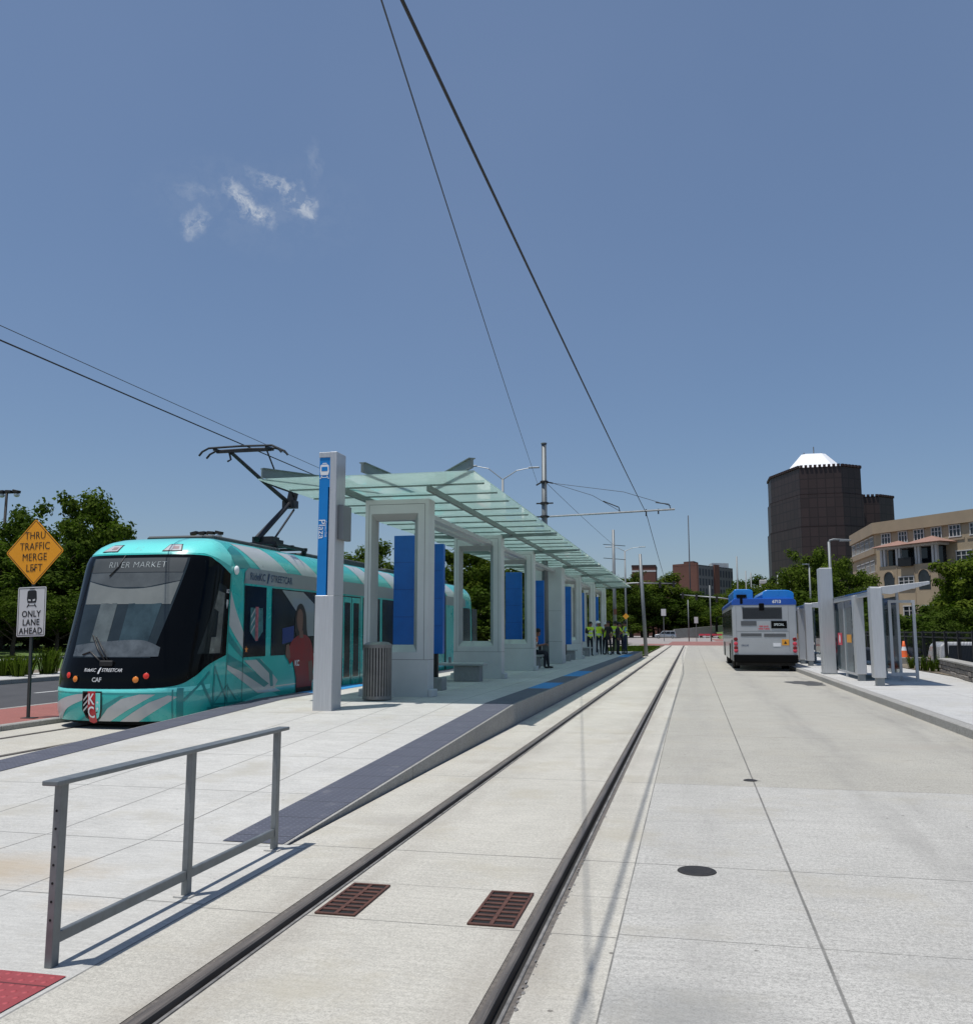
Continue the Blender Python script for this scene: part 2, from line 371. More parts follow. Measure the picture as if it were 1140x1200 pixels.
def brickwin(name, wall, win, uw, vh, mortar=0.25, off=0.0):
    "far facade cladding: panels with dark glazing, in metres"
    m, nt, b = newmat(name)
    tc = N(nt, 'ShaderNodeTexCoord')
    bt = N(nt, 'ShaderNodeTexBrick')
    bt.offset = off; bt.squash = 1.0
    bt.inputs['Scale'].default_value = 1.0
    bt.inputs['Brick Width'].default_value = uw; bt.inputs['Row Height'].default_value = vh
    bt.inputs['Mortar Size'].default_value = mortar; bt.inputs['Mortar Smooth'].default_value = 0.1
    bt.inputs['Bias'].default_value = -0.3
    bt.inputs['Color1'].default_value = (*win, 1); bt.inputs['Color2'].default_value = (*[x * 0.55 for x in win], 1)
    bt.inputs['Mortar'].default_value = (*wall, 1)
    nt.links.new(tc.outputs['UV'], bt.inputs['Vector'])
    nt.links.new(bt.outputs[0], b.inputs['Base Color'])
    b.inputs['Roughness'].default_value = 0.55
    return m
M['tower'] = brickwin('tower_cladding', (0.018, 0.009, 0.008), (0.040, 0.023, 0.021), 3.0, 3.6, 0.20)
M['tower_edge'] = mat('tower_fins', (0.035, 0.016, 0.014), 0.7, var=0.2, vscale=0.3)
M['brickfar'] = mat('red_brick_far', (0.135, 0.062, 0.046), 0.9, var=0.15, vscale=0.1)
M['officefar'] = brickwin('office_grid', (0.14, 0.145, 0.15), (0.035, 0.045, 0.06), 2.2, 3.4, 0.5)

# ------------------------------------------------------------------ object helpers
W = {}
def tag(o, label=None, cat=None, group=None, kind=None):
    if label: o['label'] = label
    if cat: o['category'] = cat
    if group: o['group'] = group
    if kind: o['kind'] = kind
    return o

def thing(name, label, cat, loc=(0, 0, 0), group=None, rotz=0.0):
    o = bpy.data.objects.new(name, None)
    o.empty_display_size = 0.3
    col.objects.link(o)
    o.location = loc; o.rotation_euler = (0, 0, rotz)
    W[o.name] = Vector(loc)
    return tag(o, label, cat, group)

def copy_tree(o, parent=None):
    c = o.copy(); col.objects.link(c)
    if parent is not None: c.parent = parent
    for ch in list(o.children):
        copy_tree(ch, c)
    return c

class MB:
    def __init__(s): s.v = []; s.f = []; s.mi = []; s.uv = None
    def add(s, vs, fs, mi=0):
        k = len(s.v); s.v += [Vector(p) for p in vs]
        for f in fs: s.f.append([k + i for i in f]); s.mi.append(mi)
        return s
    def box(s, x0, x1, y0, y1, z0, z1, mi=0):
        return s.add([(x0, y0, z0), (x1, y0, z0), (x1, y1, z0), (x0, y1, z0), (x0, y0, z1), (x1, y0, z1), (x1, y1, z1), (x0, y1, z1)],
                     [(0, 3, 2, 1), (4, 5, 6, 7), (0, 1, 5, 4), (1, 2, 6, 5), (2, 3, 7, 6), (3, 0, 4, 7)], mi)
    def cbox(s, c, d, rz=0.0, mi=0, ry=0.0):
        k = len(s.v); s.box(-d[0] / 2, d[0] / 2, -d[1] / 2, d[1] / 2, -d[2] / 2, d[2] / 2, mi)
        mt = Matrix.Translation(c) @ Matrix.Rotation(rz, 4, 'Z') @ Matrix.Rotation(ry, 4, 'Y')
        for i in range(k, len(s.v)): s.v[i] = mt @ s.v[i]
        return s
    def beam(s, p0, p1, w, h, mi=0, w1=None, h1=None, upv=(0, 0, 1)):
        "rectangular bar between two points"
        p0, p1 = Vector(p0), Vector(p1); d = (p1 - p0).normalized(); u = Vector(upv)
        if abs(d.dot(u)) > 0.98: u = Vector((0, 1, 0))
        a = d.cross(u).normalized(); b = a.cross(d).normalized()
        w1 = w if w1 is None else w1; h1 = h if h1 is None else h1
        vs = [p0 + a * sx * w / 2 + b * sz * h / 2 for sx, sz in ((-1, -1), (1, -1), (1, 1), (-1, 1))]
        vs += [p1 + a * sx * w1 / 2 + b * sz * h1 / 2 for sx, sz in ((-1, -1), (1, -1), (1, 1), (-1, 1))]
        return s.add(vs, [(3, 2, 1, 0), (4, 5, 6, 7), (0, 1, 5, 4), (1, 2, 6, 5), (2, 3, 7, 6), (3, 0, 4, 7)], mi)
    def tube(s, p0, p1, r0, r1=None, n=10, mi=0, cap=True):
        return s.path([p0, p1], [r0, r0 if r1 is None else r1], n, mi, cap)
    def path(s, pts, rs, n=8, mi=0, cap=True):
        pts = [Vector(p) for p in pts]
        if isinstance(rs, (int, float)): rs = [rs] * len(pts)
        k = len(s.v); prev = None
        for i, p in enumerate(pts):
            d = (pts[min(i + 1, len(pts) - 1)] - pts[max(i - 1, 0)]).normalized()
            if prev is None:
                u = Vector((0, 0, 1)) if abs(d.z) < 0.9 else Vector((1, 0, 0))
                a = d.cross(u).normalized()
            else:
                a = (prev - d * prev.dot(d)).normalized()
            prev = a; b = d.cross(a).normalized()
            for j in range(n):
                t = 2 * math.pi * j / n
                s.v.append(p + (a * math.cos(t) + b * math.sin(t)) * rs[i])
        for i in range(len(pts) - 1):
            for j in range(n):
                s.f.append([k + i * n + j, k + i * n + (j + 1) % n, k + (i + 1) * n + (j + 1) % n, k + (i + 1) * n + j]); s.mi.append(mi)
        if cap:
            s.f.append([k + j for j in reversed(range(n))]); s.mi.append(mi)
            s.f.append([k + (len(pts) - 1) * n + j for j in range(n)]); s.mi.append(mi)
        return s
    def prism(s, pts, axis, a0, a1, mi=0):
        "polygon (u,v) extruded along axis: x:(y,z) y:(x,z) z:(x,y)"
        def P(u, v, a): return {'x': (a, u, v), 'y': (u, a, v), 'z': (u, v, a)}[axis]
        n = len(pts); vs = [P(u, v, a0) for u, v in pts] + [P(u, v, a1) for u, v in pts]
        fs = [list(range(n)), list(reversed(range(n, 2 * n)))] + [[i, i + n, (i + 1) % n + n, (i + 1) % n] for i in range(n)]
        return s.add(vs, fs, mi)
    def lathe(s, prof, c, n=20, mi=0, axis='z'):
        k = len(s.v); c = Vector(c)
        for r, h in prof:
            for j in range(n):
                t = 2 * math.pi * j / n
                p = (r * math.cos(t), r * math.sin(t), h)
                if axis == 'x': p = (h, r * math.cos(t), r * math.sin(t))
                if axis == 'y': p = (r * math.sin(t), h, r * math.cos(t))
                s.v.append(c + Vector(p))
        for i in range(len(prof) - 1):
            for j in range(n):
                s.f.append([k + i * n + j, k + i * n + (j + 1) % n, k + (i + 1) * n + (j + 1) % n, k + (i + 1) * n + j]); s.mi.append(mi)
        return s
    def ball(s, c, r, sc_=(1, 1, 1), nu=12, nv=8, mi=0):
        prof = [(max(1e-4, r * math.sin(math.pi * i / nv)), -r * math.cos(math.pi * i / nv)) for i in range(nv + 1)]
        k = len(s.v); s.lathe(prof, (0, 0, 0), nu, mi)
        for i in range(k, len(s.v)):
            v = s.v[i]; s.v[i] = Vector(c) + Vector((v.x * sc_[0], v.y * sc_[1], v.z * sc_[2]))
        return s
    def build(s, name, m, parent=None, smooth=False, bevel=0.0, recalc=True, local=False, seg=1):
        me = bpy.data.meshes.new(name)
        off = Vector((0, 0, 0))
        if parent is not None and not local:
            p = parent
            while p.parent is not None: p = p.parent
            off = W.get(p.name, off)
        me.from_pydata([tuple(v - off) for v in s.v], [], s.f)
        for x in (m if isinstance(m, (list, tuple)) else [m]): me.materials.append(x)
        me.polygons.foreach_set('material_index', s.mi)
        if recalc:
            bm = bmesh.new(); bm.from_mesh(me)
            bmesh.ops.recalc_face_normals(bm, faces=bm.faces)
            bm.to_mesh(me); bm.free()
        if smooth: me.polygons.foreach_set('use_smooth', [True] * len(me.polygons))
        me.update()
        o = bpy.data.objects.new(name, me); col.objects.link(o)
        if parent is not None: o.parent = parent
        if bevel:
            md = o.modifiers.new('bevel', 'BEVEL'); md.width = bevel; md.segments = seg; md.limit_method = 'ANGLE'; md.angle_limit = R(35)
        return o

def struct(name, mb, m, **k):
    o = mb.build(name, m, None, **k); o['kind'] = 'structure'; return o

_tc = {}
def text(s, size, m, parent, fn, name='lettering', align='CENTER', bold=0.0, spacing=1.0, local=False):
    "letters as a thin mesh; fn maps (x,y) to a point of the place"
    cu = bpy.data.curves.new('t', 'FONT'); cu.body = s; cu.size = size; cu.align_x = align; cu.align_y = 'CENTER'
    cu.offset = bold; cu.space_character = spacing; cu.resolution_u = 3; cu.extrude = 0
    o = bpy.data.objects.new('t', cu); col.objects.link(o)
    dg = bpy.context.evaluated_depsgraph_get()
    me = bpy.data.meshes.new_from_object(o.evaluated_get(dg))
    bpy.data.objects.remove(o)
    off = Vector((0, 0, 0))
    p = parent
    while p is not None and p.parent is not None: p = p.parent
    if p is not None and not local: off = W.get(p.name, off)
    for v in me.vertices: v.co = Vector(fn(v.co.x, v.co.y)) - off
    me.materials.clear(); me.materials.append(m); me.name = name
    ob = bpy.data.objects.new(name, me); col.objects.link(ob)
    ob.parent = parent
    return ob

# ------------------------------------------------------------------ world and sun
SUN = Vector((-0.20, -0.17, 1.0)).normalized()
elev = math.asin(SUN.z); az = math.atan2(SUN.x, SUN.y)
w = bpy.data.worlds.new('World'); sc.world = w; w.use_nodes = True
nt = w.node_tree; bg = nt.nodes['Background']
sky = N(nt, 'ShaderNodeTexSky'); sky.sky_type = 'NISHITA'; sky.sun_disc = False
sky.sun_elevation = elev; sky.sun_rotation = az % (2 * math.pi)
sky.altitude = 250; sky.air_density = 1.0; sky.dust_density = 1.0; sky.ozone_density = 2.5
hs = N(nt, 'ShaderNodeHueSaturation', Saturation=1.15, Value=1.0); nt.links.new(sky.outputs[0], hs.inputs['Color'])
# wisps of cirrus in the sky itself: a few soft patches broken up by stretched noise
tc = N(nt, 'ShaderNodeTexCoord')
def wisp(px, py, rad, amt, prev, squash=(1.0, 1.0), tilt=0.0):
    d = (FW * F + RT * (px - CX) - UP * (py - CY)).normalized()
    dx = d.cross(Vector((0, 0, 1))).normalized(); dz = dx.cross(d).normalized()
    ax = dx * math.cos(tilt) + dz * math.sin(tilt); ay = dz * math.cos(tilt) - dx * math.sin(tilt)
    def dot(vec):
        n = N(nt, 'ShaderNodeVectorMath'); n.operation = 'DOT_PRODUCT'
        nt.links.new(warp, n.inputs[0]); n.inputs[1].default_value = vec
        return n.outputs['Value']
    a = math_(nt, 'MULTIPLY', dot(ax), 1.0 / (rad * squash[0])); b_ = math_(nt, 'MULTIPLY', dot(ay), 1.0 / (rad * squash[1]))
    r = math_(nt, 'SQRT', math_(nt, 'ADD', math_(nt, 'POWER', a, 2.0), math_(nt, 'POWER', b_, 2.0)))
    front = math_(nt, 'GREATER_THAN', dot(d), 0.5)
    g = math_(nt, 'MULTIPLY', math_(nt, 'MULTIPLY', ramp(nt, r, 1.0, 0.0, 0.0, amt), front), 1.0)
    return g if prev is None else math_(nt, 'MAXIMUM', prev, g)
nw = N(nt, 'ShaderNodeTexNoise', Scale=20.0, Detail=7.0, Roughness=0.65); nt.links.new(tc.outputs['Generated'], nw.inputs['Vector'])
sub = N(nt, 'ShaderNodeVectorMath'); sub.operation = 'SUBTRACT'; nt.links.new(nw.outputs['Color'], sub.inputs[0]); sub.inputs[1].default_value = (0.5, 0.5, 0.5)
scl = N(nt, 'ShaderNodeVectorMath'); scl.operation = 'SCALE'; nt.links.new(sub.outputs[0], scl.inputs[0]); scl.inputs['Scale'].default_value = 0.055
addv = N(nt, 'ShaderNodeVectorMath'); addv.operation = 'ADD'; nt.links.new(tc.outputs['Generated'], addv.inputs[0]); nt.links.new(scl.outputs[0], addv.inputs[1])
warp = addv.outputs[0]
mk = wisp(291, 240, 0.030, 1.3, None, (1.25, 0.6), R(-38))
mk = wisp(352, 234, 0.028, 1.3, mk, (1.0, 0.7), R(-30))
mk = wisp(330, 218, 0.028, 1.0, mk, (1.3, 0.4), R(-28))
mk = wisp(231, 262, 0.018, 0.9, mk)
mk = wisp(233, 228, 0.020, 0.35, mk, (1.4, 0.5))
mk = wisp(365, 192, 0.018, 0.22, mk, (0.6, 1.2))
mk = wisp(300, 240, 0.095, 0.10, mk, (1.3, 0.6))
nf = N(nt, 'ShaderNodeTexNoise', Scale=55.0, Detail=8.0, Roughness=0.65); nt.links.new(warp, nf.inputs['Vector'])
mk = math_(nt, 'MULTIPLY', mk, ramp(nt, nf.outputs[0], 0.40, 0.60, 0.08, 1.0))
# thin haze, slightly uneven
nb = N(nt, 'ShaderNodeTexNoise', Scale=2.0, Detail=4.0); nt.links.new(tc.outputs['Generated'], nb.inputs['Vector'])
skyc = mix(nt, hs.outputs[0], (2.7, 3.6, 5.5), ramp(nt, nb.outputs[0], 0.3, 0.75, 0.30, 0.42))
skyc = mix(nt, skyc, (6.2, 6.7, 7.4), math_(nt, 'MULTIPLY', mk, 0.85))
nt.links.new(skyc, bg.inputs['Color'])
bg.inputs['Strength'].default_value = 0.090
sl = bpy.data.lights.new('sun', 'SUN'); sl.energy = 4.05; sl.angle = R(0.53); sl.color = (1.0, 0.972, 0.93)
so = bpy.data.objects.new('sun', sl); col.objects.link(so)
so.rotation_euler = SUN.to_track_quat('Z', 'Y').to_euler()
sc.view_settings.view_transform = 'Standard'; sc.view_settings.look = 'None'; sc.view_settings.exposure = 0
sc.cycles.max_bounces = 8; sc.cycles.transparent_max_bounces = 24; sc.cycles.diffuse_bounces = 3; sc.cycles.glossy_bounces = 3
try: sc.cycles.use_denoising = True
except Exception: pass

# ================================================================== THE SETTING
def quad(x0, x1, y0, y1, z, mb=None):
    mb = mb or MB(); return mb.add([(x0, y0, z), (x1, y0, z), (x1, y1, z), (x0, y1, z)], [(0, 1, 2, 3)])
struct('ground', quad(-2500, 2500, -60, 4000, -0.9), M['soil'])
struct('terrain', quad(-60, 4.05, -20, 700, -0.06), M['soil'])
PX0, PX1 = -7.95, -3.03          # platform edges
RAILS_R = [(-2.26, 'left rail of the empty right-hand track with a single groove'), (-0.86, 'right rail of the empty track with wide rubber edge beside the bus lane')]
RAILS_L = [(-10.17, 'far rail of the track under the teal streetcar'), (-8.75, 'near rail of the track under the teal streetcar')]
# track slab, with gaps for the rails
def slab_strips(xs, y0, y1, z=0.0):
    mb = MB()
    for a, b in xs: quad(a, b, y0, y1, z, mb)
    return mb
struct('track_slab', slab_strips([(-3.0, -2.85)], 6.6, 106), M['slab'])
struct('track_slab', slab_strips([(-2.85, -2.34), (-2.18, -0.94), (-0.78, -0.43)], -6, 106), M['slab'])
# the slab has no drain openings: black sheets paint the dark under the grates
mbl = slab_strips([(-12.2, -10.25), (-10.09, -8.83), (-8.67, -7.45)], -6, 120)
struct('track_slab_far', mbl, M['slab'])
struct('bus_lane', slab_strips([(-0.43, 4.05)], -6, 106), M['lane'])
def zt(y):
    if y < 6.6: return 0.0
    if y > 15.8: return 0.35
    return 0.35 * (y - 6.6) / 9.2
# platform: near apron then ramp then raised deck
def platform():
    mb = MB(); ys = [-6, 6.6] + [6.6 + i * 1.15 for i in range(1, 9)] + [15.8, 30, 45, 58]
    for i in range(len(ys) - 1):
        y0, y1 = ys[i], ys[i + 1]; z0, z1 = zt(y0), zt(y1)
        xr = -2.85 if y1 <= 6.6 else PX1 - 0.02
        xl = -7.45 if y1 <= 6.6 else PX0 + 0.02
        mb.add([(xl, y0, z0), (xr, y0, z0), (xr, y1, z1), (xl, y1, z1)], [(0, 1, 2, 3)])
    mb.add([(PX0 + .02, 58, -.05), (PX1 - .02, 58, -.05), (PX1 - .02, 58, .35), (PX0 + .02, 58, .35)], [(0, 1, 2, 3)])
    return mb
struct('platform', platform(), M['apron'])
def pkerb(x0, x1):
    mb = MB(); ys = [6.6, 8, 9.5, 11, 12.5, 14, 15.8, 30, 45, 58]
    for i in range(len(ys) - 1):
        a, b = ys[i], ys[i + 1]; za, zb = zt(a) + 0.002, zt(b) + 0.002
        mb.add([(x0, a, -.05), (x1, a, -.05), (x1, a, za), (x0, a, za), (x0, b, -.05), (x1, b, -.05), (x1, b, zb), (x0, b, zb)],
               [(3, 2, 6, 7), (1, 2, 6, 5), (0, 3, 7, 4)])
    return mb
struct('platform_kerb', pkerb(PX1 - 0.02, PX1), M['kerb'])
struct('platform_kerb', pkerb(PX0, PX0 + 0.02), M['kerb'])
def strip(x0, x1, y0, y1, m, nm='tactile_paving', skew=0.0):
    mb = MB(); n = max(1, int((y1 - y0) / 1.2)); e = 0.006
    for i in range(n):
        a = y0 + (y1 - y0) * i / n; b = y0 + (y1 - y0) * (i + 1) / n
        if a < 15.8 < b: b = 15.8 if i < n else b
        mb.add([(x0, a, zt(a) + e), (x1, a + (skew if i == 0 else 0), zt(a) + e), (x1, b, zt(b) + e), (x0, b, zt(b) + e)], [(0, 1, 2, 3)])
    return struct(nm, mb, m)
segs = [(6.6, 15.8, 0), (15.8, 20.0, 0), (20.0, 22.3, 1), (22.3, 25.6, 0), (25.6, 29.0, 1), (29.0, 45, 0), (45, 50, 1), (50, 57.9, 0)]
for y0, y1, b in segs: strip(-3.56, -3.06, y0, y1, M['tact_blue'] if b else M['tact_dark'])
for y0, y1, b in [(6.6, 15.8, 0), (15.8, 17.6, 0), (17.6, 20.6, 1), (20.6, 30, 0), (30, 33, 1), (33, 57.9, 0)]:
    strip(-7.92, -7.40, y0, y1, M['tact_blue'] if b else M['tact_dark'])
struct('tactile_paving', quad(-4.2, -2.89, 2.6, 3.93, 0.005), M['tact_red'])
# rails -------------------------------------------------------------
def rail(x, label, y0, y1, wide=0.0, grp='grooved rails set in the concrete'):
    L = x - 0.085; Rr = x + 0.085
    if wide: x = x - 0.022; L = x - 0.068
    prof = [(L, 0.0, 0), (L + .035, -.006, 1), (L + .04, .004, 1), (x - .005, .004, 0), (x + .002, -.05, 3), (x + .045, -.05, 3), (x + .05, -.002, 2), (x + .066, -.002, 2), (x + .07, -.008, 1), (Rr, -.002, 1)]
    t = thing('track_rail', label, 'rail', (x, 0, 0), group=grp)
    parts = {'rail_head': (MB(), M['rail'], [(L + .028, -.006), (L + .033, .003), (x - .008, .003), (x, -.004), (x + .002, -.05)]),
             'flange_groove': (MB(), M['groove'], [(x + .002, -.05), (x + .045, -.05)]),
             'guard_lip': (MB(), M['rail_edge'], [(x + .045, -.05), (x + .05, -.002), (x + .066, -.002), (x + .069, -.010)]),
             'rubber_edge': (MB(), M['rubber'], None)}
    for k, (mb, m_, pr) in parts.items():
        prs = [pr] if pr else [[(L - .002, -.002), (L + .028, -.006)], [(x + .069, -.010), (Rr + .002, -.003)]]
        for pr_ in prs:
            vs = []
            for (px, pz) in pr_: vs += [(px, y0, pz), (px, y1, pz)]
            mb.add(vs, [(2 * i, 2 * i + 2, 2 * i + 3, 2 * i + 1) for i in range(len(pr_) - 1)])
        mb.build(k, m_, t)
    return t
for x, l in RAILS_R: rail(x, l, -6, 106, wide=0.04 if x > -1 else 0)
for x, l in RAILS_L: rail(x, l, -6, 120)
# little flakes of broken concrete beside the right rail
t = MB()
for i in range(70):
    y = 3.3 + random.random() ** 1.6 * 8; x = -0.782 + random.uniform(-.012, .012); r = random.uniform(.004, .012)
    n = random.choice((4, 5)); 
    t.add([(x + r * math.cos(k * 6.283 / n) * random.uniform(.6, 1), y + r * 1.8 * math.sin(k * 6.283 / n), 0.001 + .002 * random.random()) for k in range(n)], [list(range(n))])
o = t.build('concrete_crumbs', M['rail_edge'], None); tag(o, 'pale crumbs of concrete along the right rail of the empty track', 'debris', kind='stuff')

# drains
def drain(x0, x1, y0, y1, label):
    t = thing('drain_grate', label, 'drain grate', ((x0 + x1) / 2, y0, 0), group='rusty drain grates between the rails')
    b = MB(); quad(x0, x1, y0, y1, 0.004, b); b.build('drain_dark', M['black'], t)  # flat black sheet on the slab, painted for the darkness below the bars
    g = MB(); fr = 0.018
    for (a, b_, c, d) in ((x0, x1, y0, y0 + fr), (x0, x1, y1 - fr, y1), (x0, x0 + fr, y0 + fr, y1 - fr), (x1 - fr, x1, y0 + fr, y1 - fr)):
        g.box(a, b_, c, d, 0.002, 0.012)
    xm = (x0 + x1) / 2; g.box(xm - .012, xm + .012, y0 + fr, y1 - fr, .002, .0115)
    n = 8
    for i in range(1, n):
        y = y0 + fr + (y1 - y0 - 2 * fr) * i / n
        g.box(x0 + fr, xm - .012, y - .014, y + .014, .002, .011); g.box(xm + .012, x1 - fr, y - .014, y + .014, .002, .011)
    g.build('grate_bars', M['rust'], t, bevel=0.002)
drain(-2.145, -1.90, 5.07, 5.70, 'rusty slotted drain grate beside the left rail of the empty track')
drain(-1.25, -0.985, 5.07, 5.72, 'rusty slotted drain grate touching the right rail of the empty track')
t = thing('manhole_cover', 'small round dark iron valve cover in the bus lane slab', 'manhole cover', (-0.01, 6.5, 0))
MB().lathe([(.0001, .009), (.10, .009), (.105, .007), (.125, .006), (.13, .001)], (-0.01, 6.5, 0), 28).build('cover', M['iron'], t)
t = thing('manhole_cover', 'tiny dark cap on the joint of the bus lane, further off', 'cover', (0.6, 10.45, 0))
MB().lathe([(.0001, .009), (.06, .009), (.075, .003)], (0.575, 10.45, 0), 16).build('cover', M['iron'], t)
# cast shadow painted as a dark sheet on the bus lane by the kerb
def blob(cx, cy, rx, ry, z, seed, n=28):
    rnd = random.Random(seed); k = [rnd.uniform(-1, 1) for _ in range(6)]
    pts = []
    for i in range(n):
        a = 6.283 * i / n; r = 1 + 0.18 * k[0] * math.sin(2 * a + k[1]) + .16 * math.sin(3 * a + 3 * k[2]) + .1 * math.sin(7 * a + 5 * k[3]) + .05 * math.sin(13 * a)
        pts.append((cx + rx * r * math.cos(a), cy + ry * r * math.sin(a), z))
    return MB().add(pts, [list(range(n))])
M['shade'] = mat('painted_shadow', (0.07, 0.068, 0.062), 0.6, var=0.4, vscale=3)
o = blob(3.45, 30.1, 0.52, 1.25, 0.004, 3).build('painted_shadow', M['shade']); tag(o, 'dark painted shadow on the bus lane beside the kerb behind the bus', 'painted shadow', kind='stuff')

# right pavement, kerb
def kerbline(name, x0, x1, y0, y1, h, m=M['kerb']):
    mb = MB().box(x0, x1, y0, y1, -.06, h); return struct(name, mb, m, bevel=0.015)
kerbline('kerb', 4.05, 4.25, -6, 106, 0.15)
struct('sidewalk', quad(4.25, 9.3, -6, 106, 0.148), M['walk'])
# left of the streetcar: kerb, red brick verge, street, far pavement, lawn
kerbline('kerb', -11.08, -10.9, 8, 100, 0.09, M['kerb'])
struct('brick_verge', quad(-13.25, -11.08, 8, 100, 0.085), M['verge'])
kerbline('kerb', -13.4, -13.25, 8, 100, 0.088, M['kerb'])
struct('street', quad(-21, -13.4, -20, 260, -0.05), M['asphalt'])
mb = MB()
for i in range(14): quad(-17.35, -17.22, 15 + i * 6.5, 18 + i * 6.5, -0.045, mb)
struct('lane_marking', mb, M['white_line'])
kerbline('kerb', -21.15, -21.0, -20, 260, 0.10, M['kerb'])
struct('sidewalk', quad(-23.5, -21.15, -20, 260, 0.09), M['walk'])
struct('planting_bed', quad(-26, -23.5, -20, 260, 0.06), M['soil'])
struct('lawn', MB().add([(-26, -20, .05), (-26, 260, .05), (-31, 260, .25), (-31, -20, .25)], [(0, 1, 2, 3)]), M['grass'])
struct('path', MB().add([(-31, -20, .26), (-31, 260, .26), (-33, 260, .27), (-33, -20, .27)], [(0, 1, 2, 3)]), M['walk'])
struct('lawn', MB().add([(-33, -20, .27), (-33, 260, .27), (-70, 260, 1.5), (-70, -20, 1.5)], [(0, 1, 2, 3)]), M['grass'])
# the junction beyond
struct('grass_island', quad(-8.0, -3.2, 60, 98, 0.02), M['grass'])
M['farroad'] = mat('far_road', (0.29, 0.26, 0.24), 0.9, var=.2, vscale=.3, dirt=.3)
struct('crossing_road', quad(-60, 60, 120, 330, -0.03), M['farroad'])
struct('crosswalk', quad(-6, 7.5, 107, 119.9, 0.006), M['redpave'])
struct('crosswalk', quad(-3, 12, 120.1, 150, -0.02), M['redpave'])
struct('road_end', quad(-12, 8, 106, 120, 0.0), M['lane'])
struct('crosswalk', quad(4, 20, 156, 204, -0.02), M['redpave'])
hill = MB(); hx = [-260, -90, -40, 0, 40, 90, 260, 600]
def hz(x, k): return (0.2, 5.5, 9.0, 12)[k] + 1.2 * math.sin(x * .03 + k)
ky = [330, 380, 460, 900]
for i in range(len(hx) - 1):
    for k in range(3):
        hill.add([(hx[i], ky[k], hz(hx[i], k)), (hx[i + 1], ky[k], hz(hx[i + 1], k)), (hx[i + 1], ky[k + 1], hz(hx[i + 1], k + 1)), (hx[i], ky[k + 1], hz(hx[i], k + 1))], [(0, 1, 2, 3)])
struct('hill', hill, M['grass'])
struct('verge_bank', MB().add([(6, 205, 0), (60, 205, 0), (60, 260, 4.5), (6, 260, 2.5)], [(0, 1, 2, 3)]), M['grass'])
struct('parking_lot', quad(9.9, 60, 10, 112, -0.75), M['asphalt'])
struct('planting_bed', quad(8.2, 9.3, 30, 44, 0.17), M['soil'])

# ================================================================== STREETCAR
CARX, CARY = -9.50, 13.42
LEN, HW = 21.7, 1.325
NL, NP, NT_ = 1.35, 3.0, 1.95
car = thing('streetcar', 'teal and silver streetcar with black windscreen mask standing at the platform', 'streetcar', (CARX, CARY, 0))
_tab = []
_px = _pt = 0.0; _s = 0.0
for _i in range(2001):
    _u = (math.sin(_i / 2000 * math.pi / 2)) ** (2 / NP); _t = NL * (1 - max(0, math.cos(_i / 2000 * math.pi / 2)) ** (2 / NP))
    _s += math.hypot(_u * HW - _px, _t - _pt); _px, _pt = _u * HW, _t
    _tab.append((_s, _u, _t))
NA = _tab[-1][0]
_ta = [q[0] for q in _tab]; _tu = [q[1] for q in _tab]
import bisect
def f_set(z):
    pts = [(0.1, .10), (0.3, .02), (0.62, 0.0), (0.70, .03), (0.95, .05), (1.25, .17), (2.0, .44), (2.85, .73), (3.0, .83), (3.12, .98), (3.22, 1.2), (3.3, 1.55)]
    if z <= pts[0][0]: return pts[0][1]
    for (a, b), (c, d) in zip(pts, pts[1:]):
        if z <= c: return b + (d - b) * (z - a) / (c - a)
    return pts[-1][1]
def g_w(z):
    if z < 0.45: return 1 - 0.02 * ((0.45 - z) / .35) ** 2
    if z < 2.7: return 1.0 - 0.012 * (z - 1.0 if z > 1 else 0) / 1.7
    r = min(1, (z - 2.7) / 0.62)
    return 0.988 - 0.42 * (1 - math.sqrt(max(0, 1 - r * r * 0.98)))
def plan(a):
    "a = distance along the outline from the nose centre -> (half width factor, t)"
    s = -1 if a < 0 else 1; a = abs(a)
    if a < NA:
        i = min(1999, max(0, bisect.bisect_right(_ta, a) - 1)); q0, q1 = _tab[i], _tab[i + 1]
        k = (a - q0[0]) / max(1e-9, q1[0] - q0[0])
        return s * (q0[1] + (q1[1] - q0[1]) * k), q0[2] + (q1[2] - q0[2]) * k
    return s * 1.0, NL + a - NA
def S(a, z, off=0.0, rear=False):
    def base(a, z):
        u, t = plan(a); f = f_set(z)
        y = f + t * (1 - f / NT_) if t < NT_ else t
        return Vector((HW * g_w(z) * u, y, z))
    p = base(a, z)
    if off:
        e = 0.02; du = base(a + e, z) - base(a - e, z); dv = base(a, z + e) - base(a, z - e)
        n = du.cross(dv); n.normalize()
        p = p + n * off
    if rear: p = Vector((-p.x, LEN - p.y, p.z))
    return p + Vector((CARX, CARY, 0))
def a_of_y(y): return NA + y - NL          # on the straight flank
def a_of_x(x):                              # on the nose
    i = min(2000, bisect.bisect_left(_tu, min(1, abs(x) / HW))); return math.copysign(_ta[i], x)
zs = [.13, .2, .35, .5, .62, .66, .7, .8, .95, 1.1, 1.3, 1.6, 1.9, 2.2, 2.5, 2.7, 2.8, 2.9, 2.98, 3.05, 3.12, 3.18, 3.23, 3.27, 3.3]
AM = a_of_y(LEN / 2)
aa = [i * 0.09 for i in range(0, int(NA / .09))] + [NA] + [NA + .1 + i * .3 for i in range(int((AM - NA - .1) / .3) + 1)] + [AM]
aa = [-x for x in reversed(aa[1:])] + aa
